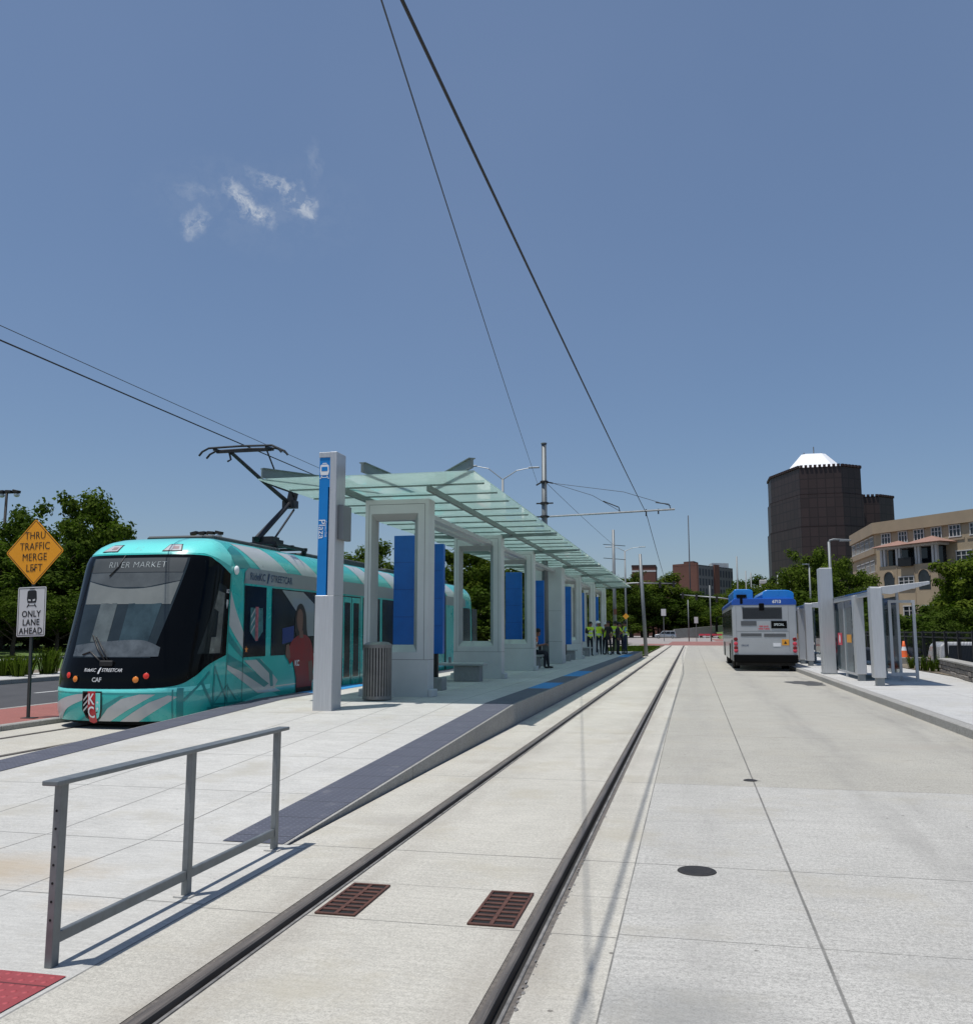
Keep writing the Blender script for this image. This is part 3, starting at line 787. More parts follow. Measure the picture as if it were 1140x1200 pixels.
def shell(rear):
    mb = MB(); n = len(aa)
    vs = [S(a, z, 0, rear) for z in zs for a in aa]
    fs = [(j * n + i, j * n + i + 1, (j + 1) * n + i + 1, (j + 1) * n + i) for j in range(len(zs) - 1) for i in range(n - 1)]
    k = (len(zs) - 1) * n
    mi = []
    mb.add(vs, fs)
    for q in range(n // 2): mb.f.append([k + q, k + q + 1, k + n - 2 - q, k + n - 1 - q]); mb.mi.append(0)
    return mb
for rr in (False, True):
    b_ = shell(rr); o = b_.build('body_shell', M['teal'], car, smooth=True)
def patch(name, poly, m, off=0.004, parent=None, rear=False, step=0.11, smooth=True):
    "polygon in (a,z) laid on the skin of the car, cut along a grid so that it follows the curvature"
    bm = bmesh.new()
    vs = [bm.verts.new((p[0], p[1], 0)) for p in poly]
    bm.faces.new(vs)
    x0 = min(p[0] for p in poly); x1 = max(p[0] for p in poly); y0 = min(p[1] for p in poly); y1 = max(p[1] for p in poly)
    bmesh.ops.triangulate(bm, faces=bm.faces[:])
    def cut(co, no):
        bmesh.ops.bisect_plane(bm, geom=bm.verts[:] + bm.edges[:] + bm.faces[:], plane_co=co, plane_no=no, dist=1e-5)
    k = math.ceil(x0 / step) * step
    while k < x1:
        if k < NA + .2 + step and k > -NA - .2 - step or abs(k / (step * 8) - round(k / (step * 8))) < .01: cut((k, 0, 0), (1, 0, 0))
        k += step
    for z in zs:
        if y0 < z < y1: cut((0, z, 0), (0, 1, 0))
    for z in [1.45, 1.75, 2.05, 2.35, 2.6]:
        if y0 < z < y1: cut((0, z, 0), (0, 1, 0))
    bm.verts.ensure_lookup_table()
    mb = MB(); mb.add([S(v.co.x, v.co.y, off, rear) for v in bm.verts], [[v.index for v in f.verts] for f in bm.faces])
    bm.free()
    return mb.build(name, m, parent or car, smooth=smooth, recalc=False)
def side_poly(pts, side=1): return [(side * a_of_y(y), z) for y, z in pts]
def curve(pts, n=8):
    "Catmull-Rom through pts"
    out = []
    for i in range(len(pts) - 1):
        p0 = pts[max(0, i - 1)]; p1 = pts[i]; p2 = pts[i + 1]; p3 = pts[min(len(pts) - 1, i + 2)]
        for k in range(n):
            t = k / n
            out.append(tuple(0.5 * (2 * p1[d] + (p2[d] - p0[d]) * t + (2 * p0[d] - 5 * p1[d] + 4 * p2[d] - p3[d]) * t * t + (3 * p1[d] - p0[d] - 3 * p2[d] + p3[d]) * t ** 3) for d in (0, 1)))
    return out + [pts[-1]]
A15 = a_of_y(1.58)
# the aqua front apron and roof brow
brow = [(-A15 - .25, 2.80)] + curve([(-1.35, 2.97), (0, 2.97), (1.35, 2.97)]) + [(A15 + .0, 2.78), (A15 + .15, 2.98), (A15 - .2, 3.22)] + [(1.4, 3.29), (-1.4, 3.29)]
patch('roof_brow', brow, M['teal_light'], 0.003)
patch('bumper_band', curve([(-2.1, .60), (-1.2, .60), (0, .595), (1.2, .60), (2.0, .62)]) + curve([(2.0, .70), (1.2, .675), (0, .66), (-1.2, .675), (-2.1, .69)]), M['teal_light'], 0.004)
# black mask wrapping round the cab, with the windscreen and the cab side window
def mask_poly(off=0):
    top = curve([(-A15, 2.60), (-1.75, 2.82), (-1.35, 2.93), (0, 2.94), (1.35, 2.93), (1.75, 2.84), (A15, 2.64)])
    bot = curve([(A15, 1.18), (1.9, 1.03), (1.55, .84), (1.1, .69), (0, .655), (-1.1, .67), (-1.55, .78), (-1.9, 1.0), (-A15, 1.18)])
    return top + bot
patch('cab_mask', mask_poly(), M['gloss_black'], 0.008)
# the cab seen through the windscreen: everything behind the sheet of glass is built as dark print on the inner face
WSB, WST = 1.16, 2.60
def ax(x): return a_of_x(x)
ws = [(-ax(.74), WSB), (ax(.72), WSB), (ax(1.0), 2.88), (-ax(.90), 2.88)]
wsp = patch('windscreen', ws, M['ws_base'], 0.014)
def wl(z, k=.03): return -ax(.74 + (.90 - .74) * (z - WSB) / (2.88 - WSB)) + k
def wr(z, k=.03): return ax(.72 + (1.0 - .72) * (z - WSB) / (2.88 - WSB)) - k
patch('destination_box', [(-ax(.84), 2.62), (ax(.92), 2.62), (ax(.96), 2.87), (-ax(.87), 2.87)], M['cabdark'], 0.018, wsp)
patch('sun_blind', [(wl(2.06), 2.06), (wr(2.06), 2.06), (wr(2.40), 2.40)] + curve([(wr(2.46), 2.46), (.35, 2.34), (-.25, 2.34), (wl(2.46), 2.46)], 5), M['cabblind'], 0.018, wsp)
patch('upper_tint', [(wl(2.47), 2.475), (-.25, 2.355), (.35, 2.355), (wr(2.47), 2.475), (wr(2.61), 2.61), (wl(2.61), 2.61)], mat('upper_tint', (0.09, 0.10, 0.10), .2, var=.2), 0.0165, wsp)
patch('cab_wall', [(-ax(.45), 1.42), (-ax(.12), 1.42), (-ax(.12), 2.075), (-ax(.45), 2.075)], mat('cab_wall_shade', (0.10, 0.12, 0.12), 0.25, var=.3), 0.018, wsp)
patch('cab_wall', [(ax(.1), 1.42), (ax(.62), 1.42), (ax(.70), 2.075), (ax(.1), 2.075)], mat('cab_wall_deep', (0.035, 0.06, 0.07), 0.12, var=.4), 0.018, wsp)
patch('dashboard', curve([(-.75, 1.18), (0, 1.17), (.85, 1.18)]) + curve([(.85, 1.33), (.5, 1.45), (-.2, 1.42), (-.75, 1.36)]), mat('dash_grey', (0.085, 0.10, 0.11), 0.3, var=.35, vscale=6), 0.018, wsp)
text('RIVER MARKET', 0.19, M['led'], wsp, lambda x, y: S(.07 + x * .86, 2.745 + y * .82, 0.024), bold=-0.005, spacing=1.06)
def frontpt(x, z, off=.02): return S(a_of_x(x), z, off)
# cab side window
csw = patch('cab_side_window', side_poly([(0.62, 1.22), (1.40, 1.20), (1.40, 2.40), (1.02, 2.46)], 1), M['win_dark'], 0.012)
patch('cab_partition', side_poly([(.95, 1.22), (1.33, 1.22), (1.33, 2.28), (1.02, 2.32), (.93, 2.0), (1.12, 1.95), (1.12, 1.5), (.95, 1.5)], 1), mat('cab_side_glass', (0.13, 0.135, 0.12), 0.25, var=.5, vscale=4), 0.014, csw)
patch('cab_side_window', side_poly([(0.62, 1.30), (1.30, 1.25), (1.30, 2.32), (0.95, 2.40)], -1), M['win_dark'], 0.014)
# print on the mask
text('802', 0.10, M['white'], car, lambda x, y: S(a_of_y(1.47) + x, 2.32 + y, .016), align='CENTER')
patch('door_symbol', side_poly([(1.43, 2.17), (1.51, 2.17), (1.52, 2.10), (1.47, 2.0), (1.42, 2.10)]), M['silver'], .016)
text('RideKC', 0.072, M['white'], car, lambda x, y: S(x - .17 + y * .15, .955 + y, .018), align='RIGHT', bold=0)
text('STREETCAR', 0.072, M['white'], car, lambda x, y: S(x - .06 + y * .15, .955 + y, .018), align='LEFT', bold=0)
patch('emblem_bolt', [(-.14, .90), (-.11, .90), (-.075, 1.0), (-.10, 1.0)], M['white'], .018)
text('CAF', 0.10, M['silver'], car, lambda x, y: S(x - .14, .80 + y, .018), bold=.003, spacing=.95)
# lamps
def lamp_at(x, z, r, m, nm):
    c = frontpt(x, z, .010); n = (frontpt(x, z, .1) - frontpt(x, z, 0)).normalized()
    q = n.to_track_quat('Z', 'Y').to_matrix().to_4x4()
    mb = MB(); mb.lathe([(r * 1.18, -.01), (r * 1.18, .012), (r, .014)], (0, 0, 0), 20, 1); mb.lathe([(r, .013), (r * .75, .022), (r * .3, .027), (.0005, .028)], (0, 0, 0), 20, 0)
    for i in range(len(mb.v)): mb.v[i] = Matrix.Translation(c) @ q @ mb.v[i]
    mb.build(nm, [m, M['gloss_black']], car, smooth=True)
for s in (-1, 1):
    lamp_at(s * .72, .87, .05, M['redlamp'], 'tail_lamp'); lamp_at(s * .56, .81, .052, M['amber'], 'turn_signal')
    # corner vents printed above the lamps
    patch('marker_lamp', [(s * ax(.66) - .20, 3.0), (s * ax(.66) + .20, 3.0), (s * ax(.66) + .17, 3.14), (s * ax(.66) - .10, 3.14)], M['sign_black'], .008)
    patch('marker_lens', [(s * ax(.66) - .17, 3.012), (s * ax(.66) + .17, 3.012), (s * ax(.66) + .15, 3.125), (s * ax(.66) - .09, 3.125)], M['silver'], .012)
    patch('marker_lens', [(s * ax(.66) + .0, 3.04), (s * ax(.66) + .12, 3.04), (s * ax(.66) + .11, 3.09), (s * ax(.66) + .0, 3.09)], mat('lens_pink', (.32, .22, .22), .3), .015)
text('802', 0.10, M['silver'], car, lambda x, y: S(x * 1.1 - .05, 3.06 + y, .007), bold=-.004)
# wipers
def wiper(pts, r=.014):
    MB().path([frontpt(x, z, o_) for x, z, o_ in pts], r, 6).build('wiper', M['sign_black'], car, smooth=True)
wiper([(.0, 1.06, .03), (-.22, 1.28, .05), (-.42, 1.52, .03)]); wiper([(.04, 1.06, .03), (-.10, 1.25, .06), (-.35, 1.50, .025)], .010)
wiper([(-.06, 1.05, .03), (-.38, 1.25, .03), (-.52, 1.20, .03)], .012); wiper([(-.22, 2.92, .03), (-.28, 2.72, .03), (-.42, 2.55, .03)], .010)
MB().beam(frontpt(-.12, 1.06, .03), frontpt(.12, 1.06, .03), .05, .09).build('wiper_housing', M['sign_black'], car, bevel=.01)
# livery of the nose: swooshes, bridge truss, shield
patch('livery_swoosh', curve([(-1.55, .14), (-1.35, .28), (-1.0, .44), (-.55, .555), (-.2, .58)]) + curve([(-.35, .48), (-.7, .34), (-.95, .14)]), M['silver'], .005)
patch('livery_swoosh', [(-.10, .13), (.12, .13), (.9, .57), (.65, .575), (.35, .50), (.1, .34)], M['silver'], .005)
patch('livery_swoosh', [(-.1, .13), (-.5, .13), (-.2, .28), (.30, .54), (.42, .56), (.10, .36)], M['teal_dark'], .0045)
patch('livery_swoosh', [(.3, .13), (.62, .13), (1.25, .52), (1.1, .55), (.8, .44)], M['silver'], .005)
def stroke(p0, p1, w, m=M['teal_dark'], off=.006):
    d = Vector((p1[0] - p0[0], p1[1] - p0[1])); n = Vector((-d.y, d.x)).normalized() * w / 2
    patch('bridge_print', [(p0[0] - n.x, p0[1] - n.y), (p1[0] - n.x, p1[1] - n.y), (p1[0] + n.x, p1[1] + n.y), (p0[0] + n.x, p0[1] + n.y)], m, off)
stroke((1.30, .14), (1.30, .66), .12); stroke((1.17, .14), (1.17, .64), .025); stroke((1.36, .45), (1.95, .90), .045); stroke((1.72, .76), (2.12, .30), .06, off=.0065)
stroke((2.12, .18), (2.12, 1.0), .05, off=.007); stroke((2.12, .98), (2.62, .34), .04, off=.0065); stroke((2.12, .34), (2.62, .66), .025); stroke((2.62, .64), (2.62, .30), .022, off=.007); stroke((2.62, .62), (2.95, .36), .022, off=.006)
stroke((1.95, .25), (2.35, .25), .10, off=.0075); stroke((2.05, .34), (3.3, .30), .03, off=.008)
SHX = -.19
sh = [(-.145, .565), (.145, .565), (.15, .33), (.11, .22), (0, .155), (-.11, .22), (-.15, .33)]
def off_poly(p, k=1.2, dz=0): return [(SHX + x * k, .37 + (z - .37) * k + dz) for x, z in p]
shp = patch('club_shield', off_poly(sh, 1.26), M['sign_black'], .010, step=.08)
patch('shield_field', off_poly([(-.135, .555), (-.05, .555), (-.05, .195), (-.10, .235), (-.135, .33)]), M['gloss_black'], .016, shp)
patch('shield_field', off_poly([(.05, .555), (.135, .555), (.135, .33), (.10, .235), (.05, .195)]), M['teal_light'], .017, shp)
for k in range(3):
    patch('shield_stripe', off_poly([(-.13, .30 + k * .07), (-.055, .37 + k * .075), (-.055, .40 + k * .075), (-.13, .325 + k * .07)]), M['silver'], .020, shp)
patch('shield_field', off_poly([(-.06, .575), (.06, .575), (.06, .165), (0, .14), (-.06, .165)]), M['red'], .022, shp)
text('K', 0.25, M['white'], shp, lambda x, y: S(SHX + x * .72, .485 + y, .034), bold=.004)
text('C', 0.25, M['white'], shp, lambda x, y: S(SHX + x * .72, .275 + y, .034), bold=.004)
def star(cx, cz, r):
    return [(cx + (r if k % 2 == 0 else r * .42) * math.sin(k * math.pi / 5), cz + (r if k % 2 == 0 else r * .42) * math.cos(k * math.pi / 5)) for k in range(10)]
for k in (0, 1): patch('shield_star', star(SHX + .115, .44 - .10 * k, .03), M['white'], .024, shp)
# flanks: both sides carry the same livery, the print of the rider only faces the platform
def flank(side):
    sp = lambda pts: side_poly(pts, side)
    def two(nm, pts, m, off=.004, parent=None): return patch(nm, sp(pts), m, off, parent)
    # diagonal swooshes
    two('livery_swoosh', [(1.66, 1.20), (2.3, .92), (3.9, .40), (2.9, .42), (1.66, .92)], M['silver'])
    two('livery_swoosh', [(1.64, 2.35), (2.28, 1.55), (2.28, 1.25), (1.64, 1.72)], M['silver'])
    two('livery_swoosh', [(1.64, 1.60), (2.28, 1.18), (2.28, 1.08), (1.64, 1.42)], M['teal_dark'])
    two('livery_swoosh', [(1.66, 1.20), (2.3, 1.0), (3.35, .58), (3.15, .52), (2.2, .86), (1.66, 1.0)], M['teal_dark'], .006)
    two('livery_swoosh', [(2.3, 1.06), (3.0, 1.06), (3.75, .62), (3.6, .5), (3.25, .60)], M['silver'], .005)
    two('livery_swoosh', [(2.75, 1.08), (2.92, 1.08), (3.5, .8), (3.55, .5), (3.42, .5), (3.35, .78)], M['teal_dark'], .0065)
    two('livery_swoosh', [(2.15, .30), (3.4, .44), (4.2, .22), (4.0, .14), (2.9, .14)], M['teal_light'])
    for (y0, y1) in ((2.15, 3.35), (4.1, 5.0), (7.9, 8.9), (10.2, 11.4), (13.5, 14.3), (16.2, 17.5)):
        two('roof_swoosh', [(y0, 3.25), (y1, 3.25), (y1 + .75, 2.80), (y0 + .75, 2.80)], M['silver'])
    two('roof_swoosh', [(1.62, 3.1), (2.1, 3.2), (2.5, 2.8), (1.9, 2.74)], M['teal_dark'])
    # dark cuts: door edges and module joints
    two('letter_band', [(2.22, 2.50), (2.26, 2.72), (2.40, 2.80), (LEN - 2.4, 2.80), (LEN - 2.26, 2.72), (LEN - 2.22, 2.50)], M['grey_band'], .006)
    wins = [(2.26, 3.16), (3.40, 6.55), (8.6, 9.9), (10.1, 11.7), (11.95, 13.4), (15.25, 16.5), (18.1, 20.2), (20.45, 21.3)]
    for (a, b) in wins:
        wn = two('window', [(a, 1.12), (b, 1.12), (b, 2.46), (a, 2.46)], M['win_dark'], .009)
        if side > 0 and a < 3: rider_w.append(wn)
    for yy in (1.62, 2.24): two('panel_seam', [(yy, .2), (yy + .012, .2), (yy + .012, 2.7), (yy, 2.7)], M['sign_black'], .010)
    two('panel_seam', [(3.35, .52), (6.6, .52), (6.6, .505), (3.35, .505)], M['silver'], .010)
    for y0 in (7.17, 13.55):          # doors
        d = two('door', [(y0, .22), (y0 + 1.25, .22), (y0 + 1.25, 2.46), (y0, 2.46)], M['sign_black'], .011)
        for k in (0, 1):
            two('door_leaf', [(y0 + .04 + k * .6, .25), (y0 + .6 + k * .6, .25), (y0 + .6 + k * .6, 2.43), (y0 + .04 + k * .6, 2.43)], M['teal'], .014, d)
            two('door_glass', [(y0 + .13 + k * .6, .5), (y0 + .52 + k * .6, .5), (y0 + .52 + k * .6, 2.3), (y0 + .13 + k * .6, 2.3)], M['win_dark'], .017, d)
    for y0 in (7.03, 16.55 - .0):
        two('bellows', [(y0 - .03, .14), (y0 + .10, .14), (y0 + .10, 2.9), (y0 - .03, 2.9)], M['skirt'], .016)
rider_w = []
flank(1); flank(-1)
pf = lambda pts, m, off, nm='rider_print': patch(nm, side_poly(pts), m, off)
# print of a young rider in a red jersey across the second window
pf([(3.85, 2.44), (4.9, 2.44), (5.5, 2.2), (5.5, 1.5), (5.05, 1.5), (4.6, 2.0)], M['grey_band'], .012)
pf([(4.5, 1.62)] + curve([(4.5, 1.9), (4.62, 2.14), (4.85, 2.18), (5.05, 1.98), (5.12, 1.6), (5.3, 1.35)]) + [(4.75, 1.3)], M['hair_print'], .014)
pf(curve([(4.62, 2.02), (4.58, 1.86), (4.62, 1.70), (4.70, 1.60), (4.80, 1.56), (4.88, 1.70), (4.88, 1.98), (4.74, 2.08), (4.62, 2.02)])[:-1], M['skin_print'], .016)
pf([(4.72, 1.62), (4.90, 1.62), (4.93, 1.46), (4.72, 1.46)], M['skin_print'], .0168)
pf(curve([(4.12, 1.12), (4.30, 1.36), (4.62, 1.50), (5.05, 1.52), (5.35, 1.36), (5.5, 1.0), (5.45, .6), (5.4, .25)]) + [(4.62, .25), (4.60, .62), (4.42, 1.0), (4.28, .92)], M['jersey'], .015)
pf([(4.62, .25), (5.4, .25), (5.38, .42), (4.62, .42)], M['hair_print'], .0165)
pf([(4.08, 1.32), (4.22, 1.34), (4.30, 1.08), (4.2, 1.0), (4.06, 1.1)], M['skin_print'], .016)
pf([(5.2, .95), (5.42, .98), (5.5, .55), (5.28, .52)], M['skin_print'], .018)
text('KC', 0.17, M['white'], car, lambda x, y: S(a_of_y(4.62) + x, .93 + y, .019), bold=.004)
pf([(3.9, 1.34), (4.45, 1.40), (4.45, 1.72), (3.9, 1.66)], mat('printed_blue', (0.01, 0.03, 0.16), .4), .0125)
# crest print in the first window
pf([(2.5, 2.05), (3.0, 2.05), (3.03, 1.6), (2.75, 1.4), (2.48, 1.6)], mat('crest_print', (0.05, .16, .17), .3, var=.5, vscale=9), .012, 'crest_print')
pf([(2.70, 2.07), (2.82, 2.07), (2.82, 1.42), (2.70, 1.42)], mat('crest_pink', (0.35, .10, .12), .3, var=.5, vscale=14), .014, 'crest_print')
for k in range(3): pf([(2.52, 1.55 + k * .15), (2.68, 1.7 + k * .15), (2.68, 1.74 + k * .15), (2.52, 1.59 + k * .15)], M['silver'], .015, 'crest_print')
pf(star(a_of_y(2.36) - NA + NL, 1.26, .07), M['amber'], .012, 'door_button')
text('RideKC', 0.205, M['navy'], car, lambda x, y: S(a_of_y(3.10) + x, 2.64 + y, .012), align='RIGHT', bold=.002)
text('STREETCAR', 0.205, M['navy'], car, lambda x, y: S(a_of_y(3.33) + x * .93, 2.64 + y, .012), align='LEFT', bold=.001)
pf([(3.15, 2.54), (3.21, 2.54), (3.28, 2.74), (3.22, 2.74)], M['navy'], .012, 'emblem_bolt')
text('KC', 0.36, M['silver'], car, lambda x, y: S(a_of_y(8.1) + x, .72 + y, .014), bold=-.006)
# mirror camera pod
MB().ball(S(a_of_y(1.83), 2.72, .03), .065, (.7, 1.0, 1.3), 12, 8).build('camera_pod', M['white'], car, smooth=True)
MB().ball(S(-a_of_y(1.83), 2.72, .03), .065, (.7, 1.0, 1.3), 12, 8).build('camera_pod', M['white'], car, smooth=True)
# underframe, wheels
L_ = lambda x, y, z: Vector((CARX + x, CARY + y, z))
mb = MB()
mb.prism([(CARX - .95, CARY + .55), (CARX - .55, CARY + .32), (CARX + .55, CARY + .32), (CARX + .95, CARY + .55), (CARX + 1.22, CARY + 1.6), (CARX + 1.22, CARY + LEN - 1.6), (CARX - 1.22, CARY + LEN - 1.6), (CARX - 1.22, CARY + 1.6)], 'z', .055, .28)
mb.build('underframe', M['skirt'], car)
for yb in (3.6, 5.4, 18.2, 20.0):
    for sx in (-.72, .72):
        MB().lathe([(.001, -.06), (.30, -.06), (.33, -.03), (.30, .06), (.001, .06)], (CARX + sx, CARY + yb, .305), 20, axis='x').build('wheel', M['iron'], car, smooth=True)
# roof equipment and the long low fairing
rp = MB()
rp.prism([(CARX - .75, 3.22), (CARX + .75, 3.22), (CARX + .70, 3.42), (CARX - .70, 3.42)], 'y', CARY + 2.1, CARY + 5.0)
rp.build('roof_unit', M['roofgear'], car, bevel=.03)
for i, (y0, y1, wd, h) in enumerate(((6.6, 8.0, .62, 3.46), (8.3, 11.4, .72, 3.50), (12.2, 15.2, .74, 3.46), (15.9, 19.2, .72, 3.48), (19.8, 21.6, .6, 3.40))):
    MB().prism([(CARX - wd, 3.22), (CARX + wd, 3.22), (CARX + wd - .05, h), (CARX - wd + .05, h)], 'y', CARY + y0, CARY + y1).build('roof_unit', M['roofgear'], car, bevel=.03)
# pantograph (down-folded diamond half, raised to the wire)
pz = lambda x, y, z: Vector((CARX + x, CARY + y, z))
pan = MB(); 
for sx in (-.55, .55):
    pan.beam(pz(sx, 5.0, 3.52), pz(sx, 6.7, 3.52), .07, .07)
for yy in (5.05, 5.9, 6.65): pan.beam(pz(-.6, yy, 3.54), pz(.6, yy, 3.54), .08, .06)
for sx in (-.55, .55):
    for yy in (5.1, 6.6):
        pan.lathe([(.07, 0), (.07, .03), (.05, .04), (.07, .06), (.05, .08), (.07, .10), (.05, .14)], pz(sx, yy, 3.36), 10)
pan.cbox(pz(.1, 5.5, 3.66), (.5, .35, .14)); pan.cbox(pz(-.2, 6.3, 3.66), (.6, .25, .16))
pbase = pan.build('pantograph_base', M['panto'], car)
la = MB(); la.path([pz(0, 5.25, 3.66), pz(0, 6.9, 4.70)], [.075, .055], 10); la.path([pz(.12, 5.75, 3.62), pz(.1, 6.95, 4.55)], .025, 8)
la.cbox(pz(0, 6.95, 4.68), (.34, .2, .18))
la.build('lower_arm', M['panto'], car, smooth=False)
ua = MB()
ua.path([pz(-.05, 7.0, 4.72), pz(-.16, 5.8, 5.08), pz(-.3, 4.5, 5.52)], [.055, .045, .04], 8)
ua.path([pz(.06, 7.1, 4.82), pz(.06, 6.9, 4.98), pz(0, 6.2, 5.0), pz(-.08, 5.7, 5.06)], .028, 8)
ua.cbox(pz(0, 7.05, 4.85), (.22, .1, .3), 0, 0, R(12))
ua.build('upper_arm', M['panto'], car)
hd = MB()
for yy in (4.33, 4.65):
    hd.path([pz(-.98, yy, 5.44), pz(-.90, yy, 5.53), pz(-.75, yy, 5.60), pz(0, yy, 5.615), pz(.75, yy, 5.60), pz(.90, yy, 5.53), pz(.98, yy, 5.44)], .024, 8)
hd.beam(pz(-.62, 4.33, 5.57), pz(-.62, 4.65, 5.57), .06, .05); hd.beam(pz(.62, 4.33, 5.57), pz(.62, 4.65, 5.57), .06, .05)
hd.beam(pz(-.65, 4.5, 5.54), pz(.65, 4.5, 5.54), .06, .05)
hd.path([pz(.55, 4.5, 5.54), pz(.62, 4.8, 5.1)], .018, 6); hd.path([pz(-.35, 4.5, 5.54), pz(-.3, 4.5, 5.36), pz(-.38, 4.5, 5.32)], .022, 6)
hd.build('collector_head', M['panto'], car)

# ================================================================== PLATFORM FURNITURE
# handrail
t = thing('handrail', 'grey steel handrail on three posts at the foot of the platform ramp', 'handrail', (-3.05, 4.03, 0))
for i, y in enumerate((4.03, 5.23, 6.43)):
    p = MB().box(-3.05 - .02, -3.05 + .02, y - .028, y + .028, 0.0, .855); pp = p.build('post', M['rail_paint'], t, bevel=.004, seg=2)
    MB().box(-3.05 - .055, -3.05 + .055, y - .055, y + .055, 0.0, .010).build('base_collar', M['apron'], pp) if i else None
    if i == 0:
        for k in range(7): MB().lathe([(.0065, 0), (.0065, -.0015), (.0001, -.0015)], (-3.05, y - .028, .22 + k * .085), 8, axis='y').build('bolt_hole', M['black'], pp)
MB().box(-3.05 - .045, -3.05 + .045, 3.94, 6.55, .856, .880).build('top_rail', M['rail_paint'], t, bevel=.005, seg=2)
for a, b in ((4.06, 5.20), (5.26, 6.40)):
    MB().box(-3.05 - .015, -3.05 + .015, a, b, .10, .155).build('lower_rail', M['rail_paint'], t, bevel=.004)
# station pylon
PXL, PYL, PZ = -6.17, 14.30, 0.285
t = thing('station_pylon', 'tall grey station pylon with blue name panel reading Plaza beside the streetcar', 'pylon', (PXL, PYL, PZ))
MB().box(PXL, PXL + .335, PYL, PYL + .42, PZ - .03, 2.20).build('shaft', M['alu'], t, bevel=.006)
MB().box(PXL + .215, PXL + .335, PYL, PYL + .42, 2.20, 4.66).build('column', M['alu'], t, bevel=.006)
MB().box(PXL, PXL + .2148, PYL + .02, PYL + .42, 4.57, 4.66).build('cap', M['alu'], t, bevel=.004)
bl = MB().box(PXL + .012, PXL + .175, PYL + .03, PYL + .39, 2.202, 4.568).build('name_panel', M['blue'], t)
MB().box(PXL + .176, PXL + .2145, PYL + .03, PYL + .39, 4.05, 4.568).build('name_panel', M['blue'], t)
text('Plaza', .17, M['white'], bl, lambda x, y: (PXL + .075 + y, PYL + .026, 3.33 - x), align='CENTER')
text('Country Club', .05, M['white'], bl, lambda x, y: (PXL + .15 + y, PYL + .026, 3.33 - x), align='CENTER')
ic = MB(); ix, iz, iy = PXL + .105, 4.33, PYL + .026
def icon(ic, ix, iz, iy, s, flip=-1):
    "front of a streetcar as a flat pictogram"
    def P(u, v): return (ix + u * s, iy, iz + v * s)
    def poly(pts): ic.add([P(u, v) for u, v in pts], [list(range(len(pts)))])
    poly([(-.30, -.30), (.30, -.30), (.36, -.05), (.33, .42), (.24, .5), (-.24, .5), (-.33, .42), (-.36, -.05)])
    poly([(-.2, .56), (.2, .56), (.14, .62), (-.14, .62)])
    poly([(-.38, -.58), (-.30, -.58), (-.16, -.36), (-.24, -.36)]); poly([(.38, -.58), (.30, -.58), (.16, -.36), (.24, -.36)])
    poly([(-.3, -.5), (.3, -.5), (.27, -.45), (-.27, -.45)])
icon(ic, ix, iz, iy, .23); ic.build('streetcar_symbol', M['white'], bl, recalc=False)
ic = MB(); ic.add([(ix - .055, iy - .002, iz - .0), (ix + .055, iy - .002, iz - .0), (ix + .055, iy - .002, iz + .075), (ix - .055, iy - .002, iz + .075)], [(0, 1, 2, 3)]); ic.build('symbol_window', M['blue'], bl)
MB().box(PXL + .336, PXL + .43, PYL + .10, PYL + .5, 3.15, 3.75).build('speaker_box', M['pole'], t, bevel=.01)
# litter bin
t = thing('litter_bin', 'round slatted steel litter bin in front of the first canopy frame', 'litter bin', (-5.66, 16.05, .35))
b = MB(); b.lathe([(.20, .38), (.20, 1.30)], (-5.66, 16.05, 0), 20); b.build('liner', M['skirt'], t)
for i in range(30):
    a = 6.283 * i / 30; c = Vector((-5.66 + .255 * math.cos(a), 16.05 + .255 * math.sin(a), 0))
    MB().cbox(c + Vector((0, 0, .88)), (.012, .034, .92), a).build('slat', M['bin'], t)
for z in (.40, 1.33): MB().lathe([(.235, z - .03), (.268, z - .03), (.268, z + .03), (.235, z + .03), (.235, z - .03)], (-5.66, 16.05, 0), 28).build('ring', M['bin'], t, smooth=False)
MB().lathe([(.255, 1.36), (.20, 1.40), (.12, 1.41), (.115, 1.36)], (-5.66, 16.05, 0), 28).build('lid', M['bin'], t)

